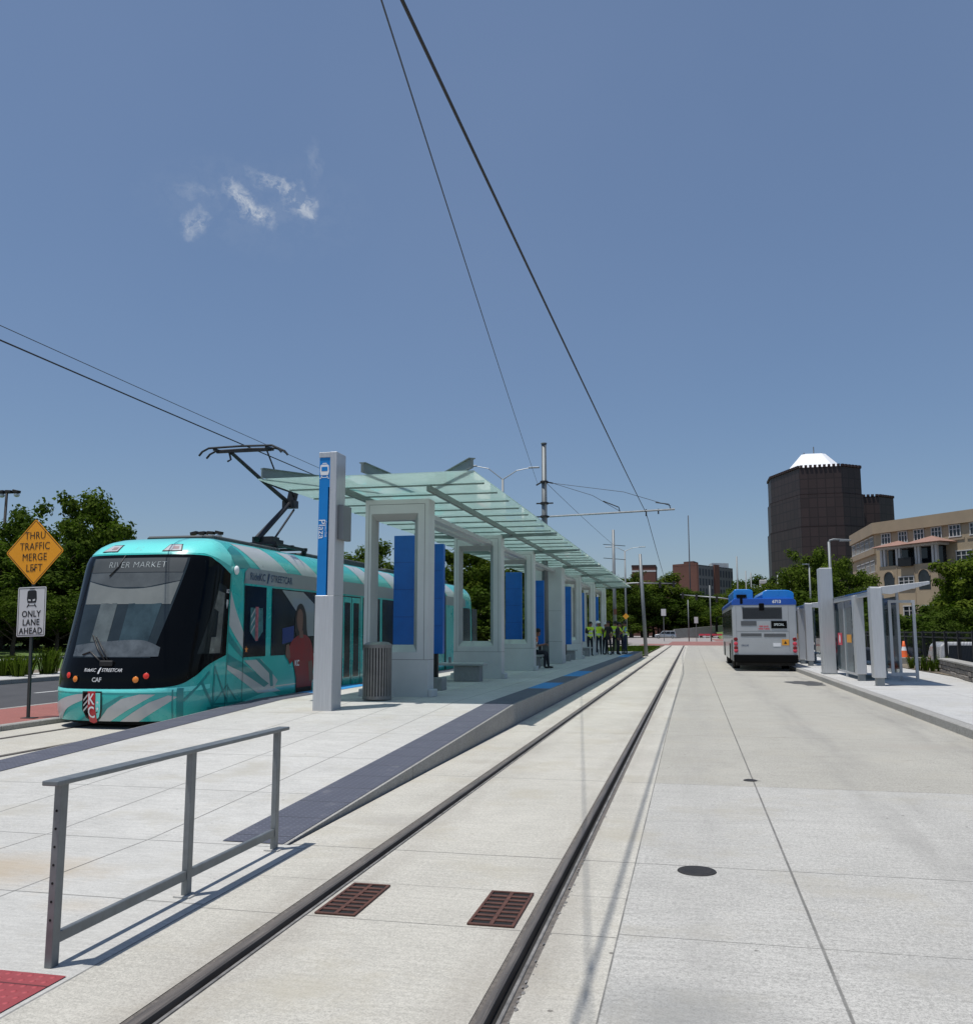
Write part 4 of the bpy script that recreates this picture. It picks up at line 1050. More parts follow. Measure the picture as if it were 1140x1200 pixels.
# ------------------------------------------------------------------ the platform canopy
t = can = thing('station_canopy', 'long glass canopy on grey frames along the middle of the platform', 'canopy', (-5.5, 16.9, .35))
FX0, FX1 = -6.26, -4.95
def frame(y0, d=.42, openx=(-6.08, -5.27), z0=1.34, z1=3.79, top=4.19):
    y1 = y0 + d; mb = MB()
    ox0, ox1 = openx
    ax0, ax1, az0, az1 = ox0 - .05, ox1 + .10, z0 - .14, z1 + .12
    def ring(y, o, i):
        (a0, a1, b0, b1), (c0, c1, e0, e1) = o, i
        vs = [(a0, y[0], b0), (a1, y[0], b0), (a1, y[0], b1), (a0, y[0], b1), (c0, y[1], e0), (c1, y[1], e0), (c1, y[1], e1), (c0, y[1], e1)]
        return vs, [(0, 1, 5, 4), (1, 2, 6, 5), (2, 3, 7, 6), (3, 0, 4, 7)]
    O = (FX0, FX1, .35, top); I1 = (ax0, ax1, az0, az1); I2 = (ox0, ox1, z0, z1)
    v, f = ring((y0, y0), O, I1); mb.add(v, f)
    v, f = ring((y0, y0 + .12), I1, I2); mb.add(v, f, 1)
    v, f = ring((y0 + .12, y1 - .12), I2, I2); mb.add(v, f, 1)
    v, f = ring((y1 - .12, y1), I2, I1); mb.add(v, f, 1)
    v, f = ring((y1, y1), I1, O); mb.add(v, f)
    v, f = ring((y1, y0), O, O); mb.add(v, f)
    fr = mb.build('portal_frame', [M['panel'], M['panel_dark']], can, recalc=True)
    s = MB()
    s.box(FX0 - .001, FX1 + .001, y0 - .0015, y0, 1.055, 1.063); s.box(FX1, FX1 + .0015, y0, y1, 1.055, 1.063)
    s.box(FX0 + .075, FX0 + .083, y0 - .0015, y0, 1.063, top - .1); s.box(FX1 - .083, FX1 - .075, y0 - .0015, y0, 1.063, top - .1); s.box(FX0 + .083, FX1 - .083, y0 - .0015, y0, top - .1, top - .092)
    s.build('panel_seam', M['seam'], fr)
    for xa_, xb_ in ((FX0 - .09, FX0 - .002), (FX1 + .002, FX1 + .09)): MB().box(xa_, xb_, y0 + .02, y1 - .02, .35, .49).build('base_block', M['panel'], fr, bevel=.01)
    return fr
FY = [16.9, 23.85, 29.0, 42.0, 48.2, 54.4]
for y in FY: frame(y)
wl = MB().box(FX0, FX1, 35.6, 36.6, .35, 4.14).build('wall_panel', M['panel'], can, bevel=.01)
MB().box(FX0 - .001, FX1 + .0015, 35.5985, 35.6, 1.2, 1.208).box(FX0, FX1, 35.5985, 35.6, 2.4, 2.408).build('panel_seam', M['seam'], wl)
CZ = 4.34; CX0, CX1, CY0, CY1 = -7.62, -3.58, 14.95, 57.0
npan = 36
for i in range(npan):     # roof panes, each lies on the bars with a small gap
    a = CY0 + (CY1 - CY0) * i / npan; b = CY0 + (CY1 - CY0) * (i + 1) / npan
    MB().box(CX0, CX1, a + .008, b - .008, CZ, CZ + .018).build('roof_pane', M['canopy'], can)
for i in range(npan + 1):
    y = CY0 + (CY1 - CY0) * i / npan
    if i in (0, npan): continue
    MB().beam((CX0 + .08, y, CZ - .022), (CX1 - .08, y, CZ - .022), .018, .030).build('cross_bar', M['steel_green'], can)
for x in (-6.35, -4.70):
    MB().box(x - .035, x + .035, 16.0, CY1 - .3, CZ - .15, CZ - .038).build('main_beam', M['steel_green'], can, bevel=.006)
for x in (-5.62, -5.30):
    for a, b in zip([17.33, 24.28, 29.43, 36.62, 42.43, 48.63], [23.84, 28.99, 35.59, 41.99, 48.19, 54.39]):
        MB().box(x - .10, x + .10, a, b, 3.93, 4.03).build('light_trough', M['alu'], can, bevel=.005)
# end arms that fan out and break through the sheet of glass
def arm(p0, p1):
    MB().beam(p0, p1, .05, .12, w1=.05, h1=.17).beam(Vector(p0) + Vector((0, 0, .06)), Vector(p1) + Vector((0, 0, .085)), .12, .015).build('end_arm', M['steel_green'], can)
arm((-5.0, 17.0, 4.46), (-3.58, 14.82, 4.46)); arm((-5.35, 17.0, 4.46), (-5.56, 14.8, 4.46)); arm((-6.0, 17.0, 4.46), (-7.55, 14.95, 4.46))
for i, y in enumerate(FY[1:] + [36.1]):
    for xa_, xb_ in ((-5.0, CX1 + .12), (-6.05, CX0 + .12)): MB().beam((xa_, y + .2, 4.17), (xb_, y + .2, 4.22), .06, .12, h1=.05).build('cross_arm', M['steel_green'], can)

# blue totems and map cases
def totem(x0, x1, y, z0, z1, label, stripe=False, d=.16):
    t = thing('information_totem', label, 'information panel', ((x0 + x1) / 2, y, .35), group='blue information panels under the canopy')
    b = MB().box(x0, x1, y, y + d, z0, z1).build('panel', M['blue_deep'], t, bevel=.008)
    s = MB()
    for k in range(1, 4): s.box(x0 + .02, x1 - .02, y - .002, y, z0 + (z1 - z0) * k / 4, z0 + (z1 - z0) * k / 4 + .008)
    s.build('panel_seam', mat('totem_seam', (.004, .04, .2), .4), b)
    if stripe: MB().box(x0 + .02, x0 + .02 + (x1 - x0) * .36, y - .004, y - .0005, z0 + .25, z1 - .25).build('map_case', M['screen'], b)
    MB().box((x0 + x1) / 2 - .05, (x0 + x1) / 2 + .05, y + .03, y + d - .03, .35, z0).build('post', M['sign_black'], t)
    MB().box((x0 + x1) / 2 - .22, (x0 + x1) / 2 + .2, y - .13, y + d + .1, .35, .62).build('base_block', M['stone'], t, bevel=.01)
totem(-6.66, -5.95, 19.9, 1.30, 3.80, 'dark blue information panel seen through the opening of the nearest canopy frame')
totem(-5.58, -5.23, 19.0, 1.12, 3.50, 'narrow blue panel with a pale map case just right of the nearest frame', True)
totem(-6.32, -5.75, 31.2, 1.32, 3.66, 'blue information panel seen through the third frame left of the seated man')
totem(-5.55, -5.22, 32.8, 1.10, 3.45, 'narrow blue panel directly behind the seated man on the bench')
totem(-5.50, -4.98, 38.6, 1.05, 3.5, 'blue panel with a pale stripe just beyond the solid wall panel', True)
totem(-5.6, -5.15, 45.0, 1.1, 3.5, 'blue panel between the fourth and fifth frame of the canopy')
totem(-5.45, -5.0, 50.6, 1.1, 3.5, 'farthest blue panel behind the group of workers')
# benches
def bench(x0, x1, y, label, blk=True):
    t = thing('bench', label, 'bench', ((x0 + x1) / 2, y, .35), group='concrete benches on the platform')
    MB().box(x0, x1, y - .26, y + .26, .745, .81).build('seat', M['panel_dark'], t, bevel=.01)
    MB().box(x0 + (x1 - x0) * .33, x1 - .12, y - .18, y + .2, .35, .745).build('pedestal', M['stone'], t, bevel=.01)
    MB().box(x0 + .2, x0 + .26, y - .02, y + .04, .81, .95).build('arm_rest', M['galv'], t)
bench(-6.25, -5.08, 22.55, 'concrete bench in front of the second canopy frame')
bench(-5.9, -4.98, 31.0, 'pale bench on which the man with the phone sits')
bench(-5.75, -4.95, 40.4, 'bench just beyond the solid wall panel')
bench(-5.75, -4.95, 46.4, 'bench beside the group of workers')

# ------------------------------------------------------------------ road signs at the left
SGX, SGY = -11.42, 14.06
t = thing('traffic_sign', 'yellow diamond sign over a white streetcar lane sign on one post', 'traffic sign', (SGX, SGY, .085))
t.rotation_euler = (0, -0.028, 0)
MB().box(SGX - .025, SGX + .025, SGY + .005, SGY + .04, .085, 3.45).build('post', M['sign_post'], t)
MB().box(SGX - .10, SGX + .16, SGY - .05, SGY + .09, .085, .10).build('post_base', M['sign_post'], t)
def rpoly(cx, cz, pts, y, m, nm, par, k=1.0, th=.004):
    return MB().prism([(cx + x * k, cz + z * k) for x, z in pts], 'y', y, y + th).build(nm, m, par)
def rounded(hw, hh, r, n=5):
    out = []
    for (sx, sz, a0) in ((1, 1, 0), (-1, 1, 90), (-1, -1, 180), (1, -1, 270)):
        for i in range(n + 1):
            a = R(a0 + 90 * i / n); out.append((sx * (hw - r) + r * math.cos(a), sz * (hh - r) + r * math.sin(a)))
    return out
dz_ = 3.02; DK = .60
rot45 = lambda pts: [((x - z) * .7071, (x + z) * .7071) for x, z in pts]
dm = rpoly(SGX + .02, dz_, rot45(rounded(DK * .7071 * 1.0, DK * .7071, .04)), SGY - .004, M['sign_yellow'], 'warning_panel', t)
# thin black border as four strips
bd = MB()
for k in range(4):
    a = R(45 + 90 * k); p = Vector((math.cos(a), math.sin(a))); q = Vector((-p.y, p.x)); c = p * (DK * .7071 - .022)
    c1, c2 = c + q * (DK * .7071 - .028), c - q * (DK * .7071 - .028)
    w_ = p * .005
    bd.add([(SGX + .02 + v.x, SGY - .006, dz_ + v.y) for v in (c1 - w_, c2 - w_, c2 + w_, c1 + w_)], [(0, 1, 2, 3)])
bd.build('border', M['sign_black'], dm)
for i, s_ in enumerate(('THRU', 'TRAFFIC', 'MERGE', 'LEFT')):
    text(s_, .19, M['sign_black'], dm, lambda x, y, i=i: (SGX + .02 + x * .84, SGY - .008, dz_ + .29 - i * .195 + y), bold=0, spacing=1.05)
wh = rpoly(SGX, 1.95, rounded(.29, .44, .03), SGY - .004, M['sign_white'], 'regulatory_panel', t)
bd = MB()
for a, b, c, d in ((-.270, .270, .41, .42), (-.270, .270, -.42, -.41), (-.270, -.261, -.41, .41), (.261, .270, -.41, .41)):
    bd.add([(SGX + a, SGY - .006, 1.95 + c), (SGX + b, SGY - .006, 1.95 + c), (SGX + b, SGY - .006, 1.95 + d), (SGX + a, SGY - .006, 1.95 + d)], [(0, 1, 2, 3)])
bd.build('border', M['sign_black'], wh)
ic = MB(); icon(ic, SGX, 2.19, SGY - .007, .28); ic.build('streetcar_symbol', M['sign_black'], wh, recalc=False)
ic = MB()
for sx in (-1, 1): ic.add([(SGX + sx * .02, SGY - .009, 2.135), (SGX + sx * .07, SGY - .009, 2.145), (SGX + sx * .07, SGY - .009, 2.175), (SGX + sx * .02, SGY - .009, 2.165)], [(0, 1, 2, 3)])
ic.build('symbol_lamps', M['sign_white'], wh)
for i, s_ in enumerate(('ONLY', 'LANE', 'AHEAD')):
    text(s_, .155, M['sign_black'], wh, lambda x, y, i=i: (SGX + x * .90, SGY - .008, 1.905 - i * .150 + y), bold=.003, spacing=1.06)
MB().box(SGX - .01, SGX + .03, SGY - .008, SGY + .01, dz_ - .33, dz_ - .30).build('bolt', M['iron'], t)

# ================================================================== POLES AND OVERHEAD WIRES
t = thing('catenary_pole', 'tall grey catenary pole rising behind the glass canopy with a long bracket arm', 'pole', (-5.5, 34.9, .35))
MB().path([(-5.50, 34.9, .35), (-5.50, 34.9, 8.98)], [.14, .095], 14).build('mast', M['pole_dark'], t, smooth=True)
MB().lathe([(.12, 8.98), (.12, 9.02), (.001, 9.05)], (-5.5, 34.9, 0), 14).build('cap', M['pole'], t)
MB().path([(-5.3, 34.9, 6.07), (-0.48, 34.9, 6.22)], .038, 8).build('bracket_arm', M['galv'], t)
b = MB()
for z in (6.07, 6.60, 7.45): b.lathe([(.16, z - .04), (.16, z + .04), (.11, z + .04)], (-5.5, 34.9, 0), 12); b.beam((-5.82, 34.9, z - (.12 if z > 7 else 0)), (-5.6, 34.9, z), .05, .05); b.beam((-5.4, 34.9, z), (-5.15, 34.9, z - (.06 if z > 7 else 0)), .05, .05)
b.build('clamp', M['iron'], t)
b = MB(); b.path([(-5.15, 34.9, 7.39), (-3.6, 34.9, 6.85), (-2.55, 34.9, 6.20)], .010, 5); b.path([(-5.15, 34.9, 7.39), (-2.4, 34.9, 6.95), (-.62, 34.9, 6.35)], .010, 5)
b.build('stay_cable', M['wire_thin'], t)
b = MB(); b.path([(-3.2, 34.9, 6.62), (-2.6, 34.9, 6.36), (-2.55, 34.9, 6.15)], .022, 6); b.path([(-1.2, 34.9, 6.5), (-.7, 34.9, 6.42), (-.62, 34.9, 6.2)], .022, 6); b.path([(-1.56, 34.9, 6.25), (-1.56, 34.9, 5.98)], .03, 6); b.path([(-1.1, 34.9, 6.25), (-1.1, 34.9, 6.05)], .03, 6)
b.build('insulator', M['iron'], t)
def pole2(name, label, x, y, z0, z1, r0, r1, arms=(), cat='pole', group=None, m='pole'):
    t = thing(name, label, cat, (x, y, z0), group=group)
    MB().path([(x, y, z0), (x, y, z1)], [r0, r1], 10).build('mast', M[m], t, smooth=True)
    for a in arms:
        p0 = Vector(a[0]); p1 = Vector(a[1]); mid = (p0 + p1) / 2 + Vector((0, 0, (p1.z - p0.z) * .28))
        ar = MB().path([p0, mid, p1], [.035, .03, .025], 6).build('arm', M['galv'], t)
        if len(a) > 2 and a[2]:
            d = (p1 - p0).normalized()
            MB().cbox(p1 + Vector((d.x, d.y, 0)) * .2, (.65, .2, .07), math.atan2(d.y, d.x)).build('luminaire', M['galv'], ar, bevel=.02)
    return t
t = pole2('catenary_pole', 'catenary pole at the far end of the platform with an orange sign strapped to it', -5.35, 66, 0, 8.95, .15, .10)
MB().cbox((-5.3, 65.8, 3.0), (.22, .05, .4)).build('warning_plate', M['rust'], t)
for z in (6.9, 7.9): MB().beam((-6.1, 66, z), (-4.5, 66, z - .15), .04, .04).build('bracket', M['iron'], t)
t = thing('leaning_pole', 'slightly leaning grey pole on the grass beyond the platform', 'pole', (-2.85, 59.6, 0))
MB().path([(-2.87, 59.6, 0), (-3.12, 59.6, 6.6)], [.13, .10], 10).build('mast', M['pole'], t, smooth=True)
pole2('street_lamp', 'double-armed street lamp rising behind the near part of the canopy', -9.25 - 6, 52, 0, at(589, 562, 52).z, .12, .07,
      ((at(589, 562, 52), at(556, 546, 52), 1), (at(589, 562, 52), at(622, 548, 52), 1)), 'street lamp', 'double armed street lamps')
col_ = bpy.data.objects['street_lamp']
p = at(589, 562, 52); dx = p.x - (-15.25)
for ch in col_.children:
    if ch.name.startswith('mast'): ch.location.x += dx
q = at(732, 646, 90)
pole2('street_lamp', 'double-armed street lamp beyond the workers, smaller in the distance', q.x, 90, 0, q.z, .13, .07,
      ((q, at(715, 641, 90), 1), (q, at(750, 641, 90), 1)), 'street lamp', 'double armed street lamps')
ws_ = thing('warning_sign', 'small orange diamond sign on a post behind the workers', 'road sign', (at(734, 757, 80).x, 80, 0))
px_ = at(734, 757, 80).x
MB().path([(px_, 80, 0), (px_, 80, 3.2)], .03, 6).build('post', M['sign_post'], ws_)
MB().prism([(px_ - .28, 2.9), (px_, 2.62), (px_ + .28, 2.9), (px_, 3.18)], 'y', 79.95, 79.97).build('panel', M['sticker_orange'], ws_)
# contact and messenger wires
def wire(label, pts, r, m='wire'):
    out = []
    for a, b in zip(pts, pts[1:]):
        a, b = Vector(a), Vector(b); n = max(2, int((b - a).length / 3)); sag = (b - a).length ** 2 * .00006
        for i in range(n): t_ = i / n; out.append(a.lerp(b, t_) - Vector((0, 0, 4 * sag * t_ * (1 - t_))))
    out.append(Vector(pts[-1]))
    o = MB().path(out, r, 6).build('overhead_wire', M[m], None, smooth=True)
    return tag(o, label, 'wire', 'overhead wires')
wire('thick contact wire over the empty track, passing the bracket arm', [(-1.58, -16, 4.63), (-1.56, 4.66, 5.30), (-1.56, 34.9, 6.10), (-1.62, 62, 5.0), (-1.7, 95, 5.4)], .0125)
p0 = at(447, 0, 5.0); p1 = Vector((-5.75, 34.9, 7.35)); d_ = (p0 - p1) / 29.9
wire('thin grey wire running up left to the catenary pole', [p0 + d_ * 16, p0, p1], .006, 'wire_thin')
wire('thick contact wire touched by the pantograph of the streetcar', [(-9.47, -8, 5.70), (-9.47, 10.6, 5.71), (-9.47, 40, 5.66), (-9.47, 66, 5.7)], .012)
wire('thin messenger wire above the contact wire of the streetcar', [(-9.47, -8, 5.97), (-9.47, 10.6, 5.92), (-9.47, 40, 5.95), (-9.47, 66, 6.2)], .006, 'wire_thin')
wire('faint span wire from the canopy pole to the next pole', [(-5.4, 34.9, 7.4), (-5.3, 66, 7.8)], .009, 'wire_thin')

# ================================================================== BUS
BX, BY = 2.91, 38.7
t = bus = thing('city_bus', 'silver city bus with bright blue roof, seen from behind at the kerb', 'bus', (BX, BY, 0))
b0, b1 = BX - 1.26, BX + 1.26
def rrect(x0, x1, z0, z1, r, n=4, bottom=True):
    out = []
    for (cx, cz, a0) in ((x1 - r, z1 - r, 0), (x0 + r, z1 - r, 90)):
        for i in range(n + 1):
            a = R(a0 + 90 * i / n); out.append((cx + r * math.cos(a), cz + r * math.sin(a)))
    return out + [(x0, z0), (x1, z0)]
MB().prism(rrect(b0, b1, .36, 2.92, .14), 'y', BY, BY + 12).build('body', M['bus_silver'], bus, bevel=.07, seg=3)
bb = MB().prism([(b0 - .012, 2.66), (b1 + .012, 2.66), (b1 + .012, 2.82), (b1 - .10, 2.945), (b0 + .10, 2.945), (b0 - .012, 2.82)], 'y', BY - .012, BY + 12.01).build('roof_band', M['bus_deep'], bus, bevel=.03, seg=2)
def hump(x0, x1, z1, y0, y1, r):
    pts = [(x0, 2.9)] + [(x0, z1 - r)] + [(x0 + r - r * math.cos(R(a)), z1 - r + r * math.sin(R(a))) for a in (30, 60, 90)] + [(x1 - r * 2 + r * 2 * math.sin(R(a)), z1 - r + r * math.cos(R(a))) for a in (0, 30, 60, 90)] + [(x1, 2.9)]
    return MB().prism(pts, 'y', y0, y1).build('roof_cover', M['bus_blue'], bus, bevel=.02)
hump(BX - 1.17, BX - .40, 3.32, BY + .1, BY + 5.5, .10); hump(BX - .02, BX + 1.2, 3.28, BY + .1, BY + 5.5, .17)
def bpl(nm, x0, x1, z0, z1, m, par=None, dy=.006):
    return MB().box(x0, x1, BY - dy, BY + .01, z0, z1).build(nm, m, par or bus)
g = bpl('engine_grille', 2.06, 3.61, 2.10, 2.58, M['grille'], dy=.012)
s = MB()
for k in range(11): s.box(2.08, 3.59, BY - .018, BY - .0125, 2.125 + k * .04, 2.137 + k * .04)
s.build('grille_slats', M['bumper'], g)
for x0, x1, z0, z1 in ((1.99, 2.60, 1.83, 2.02), (1.97, 2.78, 1.40, 1.52), (2.88, 3.73, 1.38, 1.51)): bpl('vent', x0, x1, z0, z1, M['grille'], dy=.010)
db = bpl('route_display', 3.17, 3.78, 1.72, 2.02, M['gloss_black'], dy=.02)
text('SPECIAL', .13, M['led'], db, lambda x, y: (3.475 + x * .85, BY - .024, 1.87 + y), bold=.003)
rp_ = bpl('notice_panel', 2.64, 3.13, 1.64, 1.98, M['bus_silver'], dy=.008)
text('KEEP BACK', .085, M['sticker_red'], rp_, lambda x, y: (2.885 + x * .85, BY - .012, 1.80 + y), bold=.004)
text('WIDE TURNS', .085, M['sticker_red'], rp_, lambda x, y: (2.885 + x * .85, BY - .012, 1.70 + y), bold=.004)
text('6713', .17, M['white'], bb, lambda x, y: (3.42 + x, BY - .016, 2.80 + y), bold=.006)
text('GILLIG', .10, M['navy'], bus, lambda x, y: (2.12 + x, BY - .006, 1.03 + y), bold=.002)
so_ = bpl('warning_sticker', 3.56, 3.84, 1.04, 1.28, M['sticker_orange'], dy=.008)
MB().add([(3.64, BY - .010, 1.10), (3.76, BY - .010, 1.10), (3.70, BY - .010, 1.22)], [(0, 1, 2)]).build('warning_triangle', M['sign_black'], so_)
bpl('number_plate', 3.22, 3.52, .99, 1.13, M['white'], dy=.010)
bpl('hatch_seam', 1.80, 3.85, 1.60, 1.608, M['seam'], dy=.004); bpl('hatch_seam', 1.80, 1.808, .80, 2.62, M['seam'], dy=.003); bpl('hatch_seam', 3.85, 3.858, .80, 2.62, M['seam'], dy=.003)
for sx in (-1, 1):
    for k, z in enumerate((1.28, 1.10, .93, .82)):
        m_ = M['redlamp'] if k != 1 else M['sticker_red']
        MB().lathe([(.082, 0), (.082, -.02), (.066, -.03), (.0001, -.035)], (BX + sx * 1.15, BY + .005, z), 16, axis='y').build('tail_light', M['sticker_red'] if k in (1, 3) else mat('lamp_dark_red', (.18, .01, .01), .2), bus, smooth=True)
MB().box(b0 + .01, b1 - .01, BY - .16, BY + .1, .34, .66).build('bumper', M['bumper'], bus, bevel=.04, seg=2)
MB().box(b0 + .12, b1 - .12, BY + .02, BY + .5, .22, .36).build('engine_pan', M['skirt'], bus)
MB().box(2.72, 2.92, BY - .05, BY + .01, 2.44, 2.74).build('camera_housing', M['bumper'], bus, bevel=.02)
MB().box(1.85, 2.25, BY - .02, BY + .2, 2.98, 3.10).box(1.98, 2.08, BY - .05, BY + .05, 2.72, 2.98).build('rear_camera', M['bumper'], bus, bevel=.015)
for sx, xx in ((-1, b0), (1, b1)):
    for k in range(6):
        MB().box(min(xx, xx + sx * .008), max(xx, xx + sx * .008), BY + .5 + k * 1.85, BY + 2.25 + k * 1.85, 1.42, 2.52).build('side_window', M['win_dark'], bus)
    for yy in (BY + 2.9, BY + 9.6):
        wh_ = MB().lathe([(.0001, .0), (.26, .0), (.30, .02), (.46, .02), (.50, -.03), (.50, -.26), (.46, -.28), (.0001, -.28)] if sx > 0 else [(.0001, .0), (.26, .0), (.30, -.02), (.46, -.02), (.50, .03), (.50, .26), (.46, .28), (.0001, .28)], (xx - sx * .10, yy, .50), 24, axis='x').build('wheel', M['tyre'], bus, smooth=True)
        MB().lathe([(.0001, 0), (.22, 0), (.24, -.005 * sx)], (xx - sx * .093, yy, .50), 20, axis='x').build('rim', M['chrome'], wh_)
        MB().box(min(xx, xx + sx * .01), max(xx, xx + sx * .01), yy - .6, yy + .6, .40, 1.08).build('wheel_arch', M['bumper'], bus)
MB().path([(b0, BY + 11.7, 2.4), (b0 - .3, BY + 11.9, 2.35), (b0 - .32, BY + 11.9, 1.9)], .03, 6).cbox((b0 - .32, BY + 11.9, 1.8), (.14, .1, .45)).build('mirror', M['bumper'], bus)
for yy in (.25, 1.0): MB().box(b0 - .012, b0, BY + yy, BY + yy + .5, .40, 1.25).build('side_grille', M['grille'], bus)

# ================================================================== RIGHT-HAND STOP
SZ = .148
def shelter(dy, label):
    t = thing('bus_shelter', label, 'bus shelter', (4.9, 26.4 + dy, SZ), group='glass bus shelters on the right pavement')
    y = lambda v: v + dy
    MB().box(4.76, 5.06, y(26.3), y(26.72), .36, 2.78).build('column', M['alu'], t, bevel=.012)
    MB().box(4.83, 5.02, y(26.36), y(26.66), SZ, .36).build('column_foot', M['galv'], t)
    MB().prism([(4.76, 2.78), (5.06, 2.62), (5.30, 2.60), (6.28, 2.86), (6.28, 2.94), (5.0, 2.80), (4.76, 2.81)], 'y', y(26.34), y(26.5)).build('roof_arm', M['alu'], t, bevel=.006)
    MB().box(4.74, 5.02, y(28.85), y(29.2), .34, 2.66).build('column', M['alu'], t, bevel=.012)
    MB().box(4.80, 4.98, y(28.9), y(29.15), SZ, .34).build('column_foot', M['galv'], t)
    MB().prism([(4.78, 2.70), (6.26, 2.92), (6.26, 2.95), (4.78, 2.735)], 'y', y(26.5), y(33.9)).build('roof_glass', M['blueglass'], t)
    MB().box(4.80, 4.90, y(26.75), y(33.9), 2.57, 2.69).build('edge_beam', M['alu'], t, bevel=.006)
    MB().prism([(6.20, 2.86), (6.27, 2.87), (6.27, 2.955), (6.20, 2.94)], 'y', y(26.5), y(33.9)).build('edge_beam', M['alu'], t)
    for yy in (31.2, 33.6): MB().beam((4.85, y(yy), 2.66), (6.25, y(yy), 2.87), .06, .07).build('rafter', M['alu'], t)
    for (xa, ya) in ((4.84, 33.75), (4.84, 31.4), (6.02, 33.75), (6.02, 29.3), (6.02, 31.4)):
        MB().box(xa, xa + .07, y(ya), y(ya) + .07, SZ, 2.60 + (xa - 4.84) * .14).build('post', M['alu'], t)
    for (ya, yb) in ((29.22, 31.39), (31.48, 33.74)):
        MB().box(4.865, 4.88, y(ya), y(yb), .34, 2.50).build('glass_panel', M['shglass'], t)
        MB().box(4.855, 4.89, y(ya), y(yb), .27, .34).build('bottom_rail', M['alu'], t)
    MB().box(4.858, 4.888, y(29.22), y(33.74), 2.34, 2.56).build('stop_name_band', M['blueglass'], t)
    for (ya, yb) in ((29.38, 31.39), (31.48, 33.74)): MB().box(6.045, 6.06, y(ya), y(yb), .34, 2.65).build('glass_panel', M['shglass'], t)
    w_ = MB()     # end screen
    for a, b_, c, d in ((5.72, 5.80, .30, 2.52), (6.38, 6.46, SZ, 2.52), (5.80, 6.38, 2.44, 2.52), (5.80, 6.38, .30, .40)): w_.box(a, b_, y(28.95), y(29.02), c, d)
    w_.build('end_screen_frame', M['alu'], t)
    MB().box(5.30, 5.85, y(30.2), y(33.0), .56, .62).build('seat', M['galv'], t, bevel=.01)
    for yy in (30.5, 32.6): MB().box(5.5, 5.65, y(yy), y(yy) + .08, SZ, .56).build('seat_leg', M['galv'], t)
    s1 = MB().box(4.855, 4.864, y(32.1), y(32.9), 1.15, 1.55).build('sticker', M['sticker_red'], t)
    MB().lathe([(.0001, 0), (.13, 0), (.14, .002)], (4.850, y(32.5), 1.35), 18, axis='x').build('sticker_mark', M['white'], s1)
    MB().box(4.855, 4.864, y(30.3), y(31.1), 1.25, 1.5).build('sticker', M['sticker_orange'], t)
    MB().box(4.90, 4.93, y(29.6), y(30.3), 1.3, 2.1).build('timetable_case', M['grille'], t)
    return t
shelter(0, 'nearest grey bus shelter with slab columns and a wing roof, right of the pylon')
shelter(14.6, 'second bus shelter, half hidden between the bus and the grey pylon')
t = thing('stop_pylon', 'plain light grey slab pylon at the kerb between the two bus shelters', 'pylon', (4.6, 33.2, SZ))
MB().box(4.38, 4.80, 33.1, 33.75, SZ, 3.78).build('slab', M['alu'], t, bevel=.015)
MB().box(4.36, 4.82, 33.08, 33.77, SZ, .19).build('base_plate', M['galv'], t)
q = at(971, 635, 40)
t = pole2('street_lamp', 'grey street lamp with a short arm rising behind the stop pylon', q.x, 40, SZ, q.z, .075, .055, cat='street lamp', group='single armed street lamps')
e = at(995, 638, 40)
MB().path([(q.x, 40, q.z - .05), (q.x + .05, 40, q.z + .06), (q.x + .2, 40, q.z + .10), (e.x, 40, q.z + .06)], [.05, .045, .04, .035], 8).build('arm', M['pole'], t, smooth=True)
MB().cbox((e.x - .15, 40, q.z + .04), (.45, .16, .06)).build('luminaire', M['pole'], t, bevel=.01)

# stone wall, fence, plants, cones, parked vehicles beyond the right pavement
t = thing('stone_wall', 'low rough stone retaining wall at the right edge of the pavement', 'wall', (8.2, 30, SZ))
mb = MB(); pa = Vector((6.9, 20)); pb = Vector((8.75, 35.4)); rnd = random.Random(4)
n = 52
for r_ in range(3):
    k = 0; off = .0 if r_ % 2 else .15
    L_w = (pb - pa).length; s_ = off
    while s_ < L_w - .1:
        ln = rnd.uniform(.3, .7); e_ = min(L_w, s_ + ln)
        c = pa.lerp(pb, (s_ + e_) / 2 / L_w); d = (pb - pa).normalized()
        mb.cbox((c.x + rnd.uniform(-.02, .02), c.y, SZ + .075 + r_ * .15), (.34, e_ - s_ - .015, .14), math.atan2(d.y, d.x) - math.pi / 2 + rnd.uniform(-.02, .02))
        s_ = e_
mb.build('stone_courses', M['rock'], t, bevel=.02)
mb = MB(); mb.beam((pa.x, pa.y, SZ + .48), (pb.x, pb.y, SZ + .48), .42, .06); mb.build('coping', M['kerb'], t, bevel=.01)
t = thing('picket_fence', 'black metal picket fence along the right pavement in front of parked vehicles', 'fence', (9.6, 40, .1))
fa, fb = Vector((8.3, 20)), Vector((10.3, 66))
nP = 23
for i in range(nP + 1):
    c = fa.lerp(fb, i / nP); MB().box(c.x - .05, c.x + .05, c.y - .05, c.y + .05, -.75, 1.62).build('post', M['darkmetal'], t)
for z in (1.56, 1.38, .35): MB().beam((fa.x, fa.y, z), (fb.x, fb.y, z), .05, .05).build('fence_rail', M['darkmetal'], t)
mb = MB(); n = 230
for i in range(n): c = fa.lerp(fb, i / n); mb.box(c.x - .006, c.x + .006, c.y - .006, c.y + .006, .3, 1.55)
mb.build('pickets', M['darkmetal'], t)
